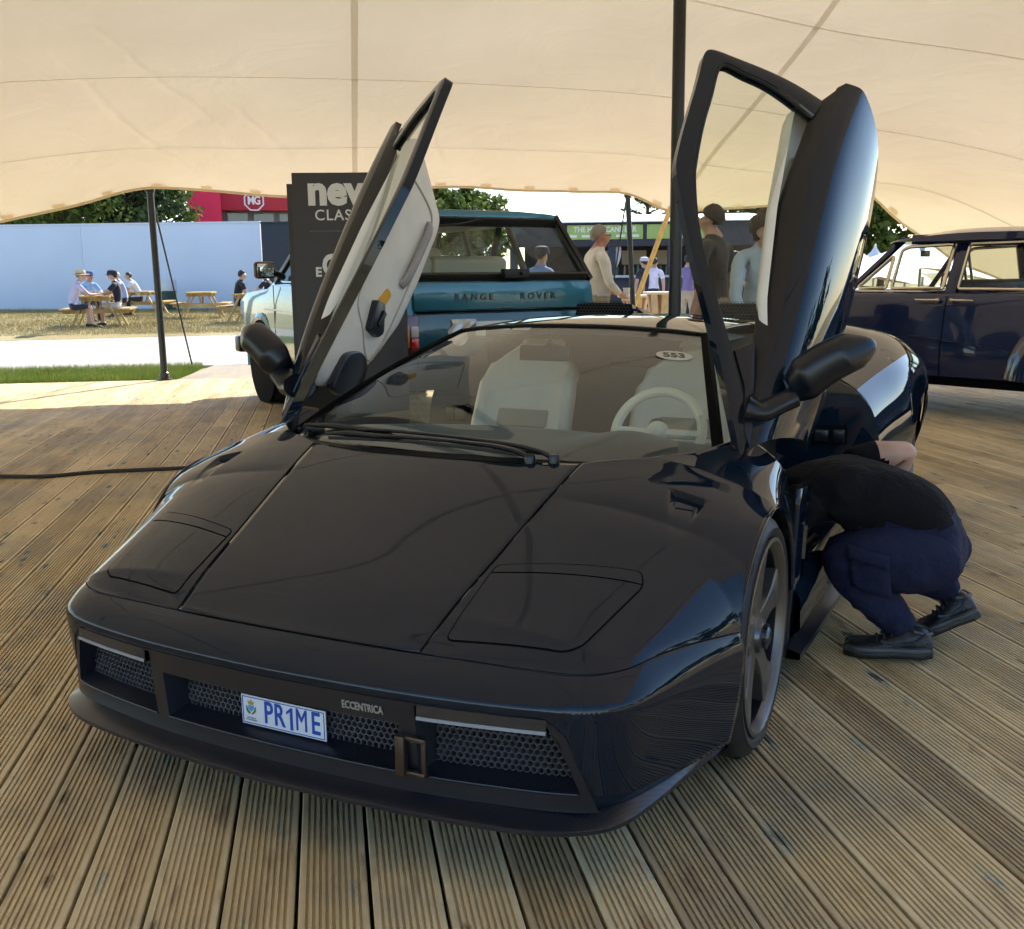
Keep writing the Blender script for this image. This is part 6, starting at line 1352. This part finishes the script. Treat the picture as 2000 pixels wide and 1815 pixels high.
def add_face(parent, H, eyes=True, glasses=False):
    c, f, up, s, k = H
    for q in (-1, 1): mb = MB(); mb.sphere(c+f*.086*k+s*q*.034*k+up*.012*k, (.011*k, .011*k, .008*k), 8, 6); mb.build('eye', M_TRIMB, parent)
    mb = MB(); mb.tube([c+f*.086*k-s*.026*k-up*.058*k, c+f*.096*k-up*.056*k, c+f*.086*k+s*.026*k-up*.058*k], .006*k, 6); mb.build('mouth', mat('lips', (.35, .14, .12), .5), parent)
    if glasses:
        mb = MB()
        for q in (-1, 1): mb.tube([c+f*.104*k+s*q*(.036+.022*math.cos(a))*k+up*(.012+.018*math.sin(a))*k for a in np.linspace(0, 2*PI, 12, endpoint=False)], .004*k, 5, closed=True); mb.tube([c+f*.100*k+s*q*.058*k+up*.014*k, c-f*.01*k+s*q*.092*k+up*.012*k], .003*k, 5)
        mb.build('glasses', M_TRIMB, parent)
def hair(parent, H, m, kind='short', name='hair'):
    c, f, up, s, k = H; mb = MB(); rs = np.random.default_rng(3)
    n, mm = 28, 20; rows = []
    for i in range(mm+1):
        t = PI*.80*i/mm; row = []
        for j in range(n):
            a = 2*PI*j/n; d = s*math.sin(t)*math.cos(a)+f*math.sin(t)*math.sin(a)+up*math.cos(t); front = max(0, d@f)
            lim = 1.0
            back = (1-d@f/max(1e-6, math.sin(t)))*.5 if i else 0; tl = PI*(.33+.42*back)*(1.12 if kind == 'curly' else 1)
            q = np.clip((tl-t)/(.10*PI), -1, 1); R0 = (.095+.007*q+.003*rs.normal())*k if kind != 'curly' else (.118+.028*q+.012*rs.normal())*k
            if q < 0: R0 = .074*k
            row.append(c+up*.024*k-f*.012*k+s*(d@s)*R0*.93+f*(d@f)*R0+up*(d@up)*R0*1.05)
        rows.append(row)
    mb.grid(rows, wrap=True); mb.build(name, m, parent, sharp=180, weld=True)
def hat(parent, H, kind, m, m2=None):
    c, f, up, s, k = H; e = empty({'cap': 'cap', 'straw': 'straw_hat'}[kind]); e.parent = parent; mb = MB(); rows = []
    base = c+up*.045*k
    prof = [(.112, 0), (.112, .045), (.095, .085), (.05, .105), (0, .108)] if kind == 'cap' else [(.105, 0), (.100, .07), (.085, .10), (.04, .095), (0, .092)]
    for r_, h in prof: rows.append([base+(s*math.cos(a)+f*math.sin(a)*1.1)*r_*k+up*h*k for a in np.linspace(0, 2*PI, 24, endpoint=False)])
    mb.grid(rows, wrap=True); mb.build('crown', m, e)
    if kind == 'cap':
        mb = MB(); mb.grid([[base+(s*math.sin(a)*.10+f*(.085+q*.085)*max(.2, math.cos(a)))*k+up*(.012-.02*q)*k for a in np.linspace(-1.2, 1.2, 12)] for q in np.linspace(0, 1, 4)]); mb.build('peak', m, e, solid=.006)
    else:
        mb = MB(); mb.grid([[base+(s*math.cos(a)+f*math.sin(a)*1.1)*q*k+up*(.006-.02*(q-.1)/.1*(.5+.5*math.cos(2*a)))*k for a in np.linspace(0, 2*PI, 28, endpoint=False)] for q in (.10, .15, .185)], wrap=True); mb.build('brim', m, e, solid=.006)
        mb = MB(); mb.grid([[base+(s*math.cos(a)+f*math.sin(a)*1.1)*q*k+up*h*k for a in np.linspace(0, 2*PI, 28, endpoint=False)] for q, h in ((.110, .004), (.107, .035))], wrap=True); mb.build('band', m2 or M_SATIN, e)
def shoe(parent, heel, toe, m, w=.045, name='shoe', sole=None):
    heel = np.array(heel, float); toe = np.array(toe, float); d = toe-heel; L = np.linalg.norm(d); d /= L; s = np.array([d[1], -d[0], 0]); s /= np.linalg.norm(s); up = np.cross(s, d); up = up if up[2] > 0 else -up
    rows = []
    for t, ww, h in ((-.06, .3, .05), (-.04, .75, .075), (.06, .9, .10), (.22, .92, .105), (.38, .95, .082), (.55, 1.08, .062), (.75, 1.15, .050), (.92, .92, .042), (1.0, .5, .030)):
        c = heel+d*L*t; rows.append([c+s*w*ww*math.cos(a)*(1 if abs(math.cos(a)) < .95 else 1)+up*(h*.5+h*.5*math.sin(a)+(.004 if math.sin(a) < -.8 else 0)) for a in np.linspace(0, 2*PI, 16, endpoint=False)])
    e = empty(name); e.parent = parent; mb = MB(); loft(mb, rows); mb.build('upper', m, e, sharp=60)
    mb = MB(); loft(mb, [[c_-up*.004 for c_ in [heel+d*L*t-s*w*ww, heel+d*L*t+s*w*ww, heel+d*L*t+s*w*ww+up*.020, heel+d*L*t-s*w*ww+up*.020]] for t, ww in ((-.06, .55), (.05, .95), (.35, .9), (.6, 1.1), (.8, 1.18), (.95, .9), (1.02, .5))]); mb.build('sole', sole or M_TRIMB, e, bevel=.004)
def hand(J, E, nm, wrist, d, pal, skin=0, r=.030, spread=1.0):
    wrist = np.array(wrist, float); d = np.array(d, float); d /= np.linalg.norm(d); pal = np.array(pal, float); pal -= d*(pal@d); pal /= np.linalg.norm(pal); s = np.cross(d, pal)
    J[nm+'palm'] = (wrist+d*.055, .026); E.append((nm+'wrist', nm+'palm', skin, skin, .5))
    for i, (o, L) in enumerate(((-.030, .075), (-.010, .085), (.010, .080), (.028, .062))):
        J['%sk%d' % (nm, i)] = (wrist+d*.095+s*o, .0105); J['%sf%d' % (nm, i)] = (wrist+d*(.095+L*.62)+s*o*1.15+pal*.012, .0095); J['%st%d' % (nm, i)] = (wrist+d*(.095+L*.9)+s*o*1.15+pal*.036, .0085)
        E += [(nm+'palm', '%sk%d' % (nm, i), skin, skin, .5), ('%sk%d' % (nm, i), '%sf%d' % (nm, i), skin, skin, .5), ('%sf%d' % (nm, i), '%st%d' % (nm, i), skin, skin, .5)]
    J[nm+'th'] = (wrist+d*.060-s*.048+pal*.012, .0115); J[nm+'tt'] = (wrist+d*.098-s*.056+pal*.026, .0095); E += [(nm+'palm', nm+'th', skin, skin, .5), (nm+'th', nm+'tt', skin, skin, .5)]
def person(loc, rz, label, pose, shirt, legs, skin=M_SKIN, sleeve=.55, shorts=False, hairm=M_HAIRD, hk='short', hatspec=None, glasses=False, look=(0, 1, 0), scale=1.0, group=None, shoem=None, fat=1.0, bag=None):
    e = empty('person', loc, rz, label, 'person', group); e.scale = (scale,)*3; P = pose; J = {}; E = []
    J['pelvis'] = (P['pelvis'], .150*fat); J['waist'] = (P['waist'], .135*fat); J['chest'] = (P['chest'], .150*fat); J['nk'] = (P['nk'], .085); J['neck'] = (P['neck'], .068)
    E += [('pelvis', 'waist', 2, 1, .35), ('waist', 'chest', 1, 1, .5), ('chest', 'nk', 1, 1, .5), ('nk', 'neck', 1, 0, .45)]
    H = head_parts(J, E, P['head'], look, P.get('up', (0, 0, 1)))
    for q, n_ in ((-1, 'l'), (1, 'r')):
        sh, el, wr = P[n_+'sh'], P[n_+'el'], P[n_+'wr']; J[n_+'sh'] = (sh, .070); J[n_+'el'] = (el, .044 if sleeve < .9 else .052); J[n_+'wrist'] = (wr, .030 if sleeve < .9 else .038)
        E += [('nk', n_+'sh', 1, 1, .5), (n_+'sh', n_+'el', 1, 0 if sleeve < .9 else 1, sleeve if sleeve < .9 else .5), (n_+'el', n_+'wrist', 0 if sleeve < .9 else 1, 0, .5 if sleeve < .9 else .85)]
        hand(J, E, n_, wr, np.array(wr)-np.array(el), P.get('pal', (0, 0, -1)))
        hp, kn, an = P[n_+'hp'], P[n_+'kn'], P[n_+'an']; J[n_+'hp'] = (hp, .098); J[n_+'kn'] = (kn, .064); J[n_+'an'] = (an, .042 if shorts else .056); J[n_+'ft'] = (np.array(an)+np.array([0, .02, -.045]), .038)
        E += [('pelvis', n_+'hp', 2, 2, .5), (n_+'hp', n_+'kn', 2, 0 if shorts else 2, .86 if shorts else 2), (n_+'kn', n_+'an', 0 if shorts else 2, 0 if shorts else 2, .5), (n_+'an', n_+'ft', 0 if shorts else 2, 2 if not shorts else 0, .5)]
    skinned(J, E, [skin, shirt, legs], None, 'body', e, sub=3 if group == SB else 2, wrinkle=.004, seed=len(label)); add_face(e, H, glasses=glasses)
    hair(e, H, hairm, hk)
    if hatspec: hat(e, H, *hatspec)
    for n_ in 'lr':
        an = np.array(P[n_+'an']); td = np.array(P.get('toe', (0, 1, 0)), float); hl = an+np.array([0, 0, -an[2]])*0+np.array([0, 0, -.075])-td*.05; shoe(e, hl, hl+td*.26, shoem or M_TRIMB)
    return e
def sit(hands='table', lean=.10):
    h = .50; p = dict(pelvis=(0, 0, h+.03), waist=(0, .03+lean*.3, h+.20), chest=(0, .04+lean*.8, h+.40), nk=(0, .05+lean*1.2, h+.54), neck=(0, .07+lean*1.3, h+.61), head=(0, .10+lean*1.45, h+.725),
        lsh=(-.19, .05+lean*1.1, h+.50), rsh=(.19, .05+lean*1.1, h+.50), lhp=(-.11, .05, h), rhp=(.11, .05, h), lkn=(-.13, .44, h+.02), rkn=(.13, .44, h+.02), lan=(-.12, .40, .09), ran=(.12, .46, .09))
    if hands == 'table': p.update(lel=(-.25, .26+lean, h+.29), rel=(.25, .26+lean, h+.29), lwr=(-.10, .46+lean, h+.30), rwr=(.10, .46+lean, h+.30))
    else: p.update(lel=(-.25, .12+lean, h+.24), rel=(.25, .12+lean, h+.24), lwr=(-.12, .34, h+.10), rwr=(.12, .34, h+.10))
    return p
def stand(bend=0.0, arms='hang'):
    p = dict(pelvis=(0, 0, .95), waist=(0, .01, 1.12), chest=(0, .01, 1.30), nk=(0, -.01, 1.47), neck=(0, .0, 1.54), head=(0, .03, 1.645), lsh=(-.19, -.01, 1.41), rsh=(.19, -.01, 1.41), lel=(-.25, -.04, 1.12), rel=(.25, -.04, 1.12), lwr=(-.24, .05, .88), rwr=(.24, .05, .88),
        lhp=(-.10, 0, .88), rhp=(.10, 0, .88), lkn=(-.12, .03, .50), rkn=(.12, .03, .50), lan=(-.12, 0, .09), ran=(.12, 0, .09), pal=(0, 1, 0))
    if arms == 'front': p.update(lel=(-.26, .04, 1.14), rel=(.26, .04, 1.14), lwr=(-.08, .24, 1.04), rwr=(.10, .24, 1.02), pal=(0, 0, 1))
    if bend:
        c, s = math.cos(bend), math.sin(bend)
        for k in ('waist', 'chest', 'nk', 'neck', 'head', 'lsh', 'rsh'): x, y, z = p[k]; z -= .95; p[k] = (x, y*c+z*s, .95-y*s+z*c)
        p.update(lel=(-.26, .40, 1.05), rel=(.26, .40, 1.05), lwr=(-.15, .55, .85), rwr=(.15, .55, .85), up=(0, s, c))
    return p
C_LAV = cloth('shirt_lavender', (.50, .46, .62)); C_LBLUE = cloth('shirt_light_blue', (.30, .46, .72)); C_NAVY = cloth('polo_navy', (.012, .014, .03)); C_WHT = cloth('tee_white', (.68, .68, .72)); C_BLK = cloth('tee_black', (.012, .012, .014)); C_GREY = cloth('shirt_offwhite', (.66, .65, .62)); C_PBLUE = cloth('shirt_pale_blue', (.36, .46, .58)); C_POLO = cloth('polo_charcoal', (.025, .025, .028))
C_NSH = cloth('shorts_navy', (.015, .018, .04)); C_WSH = cloth('shorts_white', (.6, .6, .6)); C_CHINO = cloth('chino_beige', (.36, .30, .21)); C_DTR = cloth('trousers_dark', (.02, .02, .025)); C_MID = cloth('shirt_blue', (.12, .22, .55))
def dirrz(p, ang):                                       # rotation for a figure that faces `ang` degrees right of the line away from the camera
    d = p[:2]-CAM_POS[:2]; hd = math.atan2(d[0], d[1])+R(ang); return -hd
def putp(px, py, ang, label, *a, **k):
    p = at_z(px, py, FZ); return person((p[0], p[1], FZ), dirrz(p, ang), label, *a, **k)
putp(140, 642, 82, 'seated man in straw hat, lavender shirt and navy shorts', sit('table', .14), C_LAV, C_NSH, sleeve=.6, shorts=True, hairm=M_HAIRG, hatspec=('straw', mat('straw', (.62, .48, .28), .8), mat('hat_band', (.35, .22, .12), .8)), group=SG)
putp(172, 628, 150, 'seated man in blue cap and light blue shirt facing the camera', sit('table', .12), C_LBLUE, C_DTR, skin=M_SKIN2, sleeve=.95, hatspec=('cap', mat('cap_blue', (.08, .14, .33), .8)), group=SG)
putp(238, 637, -78, 'seated man in navy cap, navy polo and white shorts', sit('table', .02), C_NAVY, C_WSH, sleeve=.55, shorts=True, hatspec=('cap', mat('cap_navy', (.012, .016, .04), .8)), glasses=True, group=SG)
putp(252, 620, -84, 'grey-haired person in pale blue behind the navy polo', sit('table', .12), cloth('shirt_grey_blue', (.35, .40, .6)), C_DTR, hairm=mat('hair_white', (.5, .5, .5), .7), sleeve=.95, group=SG)
putp(281, 616, -80, 'seated man with brown hair and white t-shirt near the slim pole', sit('table', .20), C_WHT, C_DTR, hairm=M_HAIRB, sleeve=.6, group=SG)
putp(463, 631, 70, 'seated young man in black t-shirt beside the teal off-roader', sit('lap', .08), C_BLK, C_DTR, hairm=M_HAIRD, sleeve=.55, group=SG)
putp(536, 626, -60, 'seated person half hidden behind the off-roader mirror', sit('table', .1), C_NAVY, C_DTR, hairm=M_HAIRB, group=SG)
def standp(px, d, ang, label, *a, **k):
    p = at_d(px, 600, d); return person((p[0], p[1], k.pop('z', 0.0)), dirrz(p, ang), label, *a, **k)
standp(1166, 11.6, 68, 'standing grey-haired man in an off-white shirt holding a drink', stand(arms='front'), C_GREY, C_CHINO, skin=M_SKIN2, hairm=M_HAIRG, sleeve=.95, glasses=True, group=SB, scale=1.03, fat=1.4)
gm = [o for o in bpy.data.objects if o.get('label', '').startswith('standing grey-haired man')][0]; bpy.context.view_layer.update(); cp_ = gm.matrix_world @ Vector((.02, .345, 1.03))
cu_ = empty('paper_cup', cp_, 0, 'small white paper cup held by the grey-haired man', 'cup'); mb = MB(); mb.lathe([(0, -.05), (.03, -.05), (.04, .055), (.037, .055), (.028, -.045)], n=18); mb.build('cup_wall', M_WHITE, cu_); mb = MB(); mb.lathe([(.041, .052), (.043, .056), (.041, .060), (.037, .056)], n=18); mb.build('cup_rim', M_WHITE, cu_)
standp(1391, 9.0, -60, 'standing man in charcoal polo and glasses seen through the raised window', stand(), C_POLO, C_CHINO, hairm=M_HAIRD, sleeve=.62, glasses=True, group=SB, scale=1.05, fat=1.12)
standp(1478, 8.8, 168, 'curly-haired man in pale blue shirt bending forward', stand(bend=.42), C_PBLUE, C_CHINO, hairm=M_HAIRB, hk='curly', sleeve=.95, group=SB, scale=1.02, fat=1.15)
standp(1276, 25.5, 5, 'man in white shirt and dark shorts standing at the bar', stand(), cloth('shirt_white2', (.62, .60, .75)), C_DTR, shorts=True, hairm=M_HAIRD, group=SB, z=GZ)
standp(1258, 25.9, -30, 'person in navy with pale cap at the bar, left of the white shirt', stand(), C_NAVY, C_DTR, hatspec=('cap', mat('cap_pale', (.5, .5, .55), .8)), group=SB, z=GZ)
standp(1432, 19, 20, 'person in bright blue behind the charcoal polo', stand(), C_MID, cloth('jeans_blue', (.1, .16, .4)), group=SB, z=GZ)
standp(1056, 15.0, 30, 'person in cap and blue shirt seen through the off-roader windows', stand(), cloth('shirt_blue3', (.25, .32, .55)), C_DTR, hatspec=('cap', mat('cap_navy')), group=SB, z=GZ)
standp(1342, 22, 30, 'person in purple check shirt between pole and raised window frame', stand(), cloth('shirt_purple', (.16, .13, .3)), C_CHINO, group=SB, z=GZ)

# ---- the mechanic crouching at the door sill
mech = empty('person', (1.2, 1.0, 0), 0, 'man in black t-shirt and navy cargo trousers crouching at the car sill', 'person')
O = np.array([1.2, 1.0, 0.])
J = {}; E = []
def jj(k, x, y, z, r): J[k] = (np.array([x, y, z])-O, r)
jj('pelvis', 1.345, 1.0, .370, .175); jj('waist', 1.22, .985, .490, .180); jj('chest', 1.05, .97, .520, .195); jj('nk', .90, .97, .565, .13); jj('neck', .80, .97, .56, .065)
E += [('pelvis', 'waist', 2, 1, .42), ('waist', 'chest', 1, 1, .5), ('chest', 'nk', 1, 1, .5), ('nk', 'neck', 1, 0, .6)]
H = head_parts(J, E, np.array([.68, .96, .50])-O, (-.5, -.1, -.85), (-.86, 0, .5))
jj('lsh', .93, .83, .530, .105); jj('lel', .76, .80, .37, .055); jj('lwrist', .66, .86, .26, .032); jj('rsh', .97, 1.14, .60, .082); jj('rel', 1.215, 1.18, .665, .047); jj('rwrist', 1.10, 1.22, .47, .033)
E += [('nk', 'lsh', 1, 1, .5), ('lsh', 'lel', 1, 0, .7), ('lel', 'lwrist', 0, 0, .5), ('nk', 'rsh', 1, 1, .5), ('rsh', 'rel', 1, 0, .52), ('rel', 'rwrist', 0, 0, .5)]
hand(J, E, 'l', J['lwrist'][0], (-.8, .3, -.3), (0, 0, -1)); hand(J, E, 'r', J['rwrist'][0], (-.5, 0, -.7), (-1, 0, 0))
jj('lhp', 1.335, .90, .340, .150); jj('lmid', 1.16, .865, .350, .145); jj('lkn', .99, .845, .330, .118); jj('lca', 1.11, .855, .215, .088); jj('lan', 1.215, .865, .130, .074); jj('lsock', 1.265, .868, .085, .036)
jj('rhp', 1.36, 1.11, .340, .150); jj('rmid', 1.19, 1.13, .33, .12); jj('rkn', 1.03, 1.14, .29, .10); jj('rca', 1.22, 1.13, .23, .085); jj('ran', 1.35, 1.115, .20, .068); jj('rsock', 1.395, 1.11, .165, .036)
E += [('pelvis', 'lhp', 2, 2, .5), ('lhp', 'lmid', 2, 2, .5), ('lmid', 'lkn', 2, 2, .5), ('lkn', 'lca', 2, 2, .5), ('lca', 'lan', 2, 2, .5), ('lan', 'lsock', 2, 3, .35), ('pelvis', 'rhp', 2, 2, .5), ('rhp', 'rmid', 2, 2, .5), ('rmid', 'rkn', 2, 2, .5), ('rkn', 'rca', 2, 2, .5), ('rca', 'ran', 2, 2, .5), ('ran', 'rsock', 2, 3, .35)]
C_TEE = mat('tee_black2', (.006, .006, .008), .9, spec=.2, var=.2, vscale=6, bump=.8, bscale=11, bdist=.035); C_CARGO = mat('cargo_navy', (.013, .016, .045), .85, spec=.25, var=.15, vscale=8, bump=.8, bscale=13, bdist=.03); M_SOCK = cloth('sock_white', (.7, .7, .72))
skinned(J, E, [M_SKIN, C_TEE, C_CARGO, M_SOCK], None, 'body', mech, sub=3, wrinkle=.0085, seed=5); add_face(mech, H); hair(mech, H, M_HAIRD)
sh = lambda x, y, z: (x-O[0], y-O[1], z-O[2])
M_SHOE = mat('shoe_black', (.018, .02, .024), .4, bump=.4, bscale=70)
shoe(mech, sh(1.315, .865, .022), sh(1.055, .835, .006), M_SHOE, .050); shoe(mech, sh(1.455, 1.11, .105), sh(1.275, 1.09, .008), M_SHOE, .050)

mb = MB(); pk = np.array([[(1.055+.13*u+.02*v, .726-.008*math.sin(PI*u)+.012*v, .405-.14*v-.03*u) for u in np.linspace(0, 1, 8)] for v in np.linspace(0, 1, 8)]); mb.grid(pk-O); mb.build('cargo_pocket', C_CARGO, mech, solid=.012)
mb = MB(); mb.grid(np.array([[(1.05+.14*u, .717-.008*math.sin(PI*u), .415-.045*v-.03*u) for u in np.linspace(0, 1, 8)] for v in np.linspace(0, 1, 4)])-O); mb.build('pocket_flap', C_CARGO, mech, solid=.006)

M_MID = mat('shoe_midsole', (.05, .055, .06), .5); M_LACE = mat('shoe_lace', (.03, .03, .034), .8)
for (hx, hy, hz), (tx, ty, tz_) in (((1.315, .865, .022), (1.055, .835, .006)), ((1.455, 1.11, .105), (1.275, 1.09, .008))):
    hl = np.array([hx, hy, hz])-O; tl_ = np.array([tx, ty, tz_])-O; d = tl_-hl; L = np.linalg.norm(d); d /= L; s_ = np.array([d[1], -d[0], 0]); s_ /= np.linalg.norm(s_); up = np.cross(s_, d); up = up if up[2] > 0 else -up
    for i in range(4):
        t = .34+.09*i; h = .096-.034*(i/3); c = hl+d*L*t+up*h; mb = MB(); mb.tube([c-s_*.030-up*.012, c+up*.004, c+s_*.030-up*.012], .0045, 6); mb.build('lace', M_LACE, mech)
    for q in (-1, 1):
        mb = MB(); mb.tube(spl([hl+d*L*t+s_*q*w_+up*.026 for t, w_ in ((-.02, .035), (.15, .049), (.4, .049), (.62, .056), (.85, .054), (.97, .030))], 20), .010, 8, squash=1.3); mb.build('midsole', M_MID, mech)
        mb = MB(); mb.tube(spl([hl+d*L*t+s_*q*w_+up*h for t, w_, h in ((.02, .040, .085), (.18, .047, .055), (.42, .048, .048), (.56, .050, .058))], 14), .006, 6); mb.build('side_stripe', mat('shoe_stripe', (.035, .04, .046), .35), mech)
    mb = MB(); mb.tube([hl+d*L*t+s_*w_+up*h for t, w_, h in ((-.05, 0, .074), (.02, .034, .080), (.16, .040, .092), (.26, .0, .100), (.16, -.040, .092), (.02, -.034, .080))], .007, 8, closed=True); mb.build('collar', M_MID, mech)
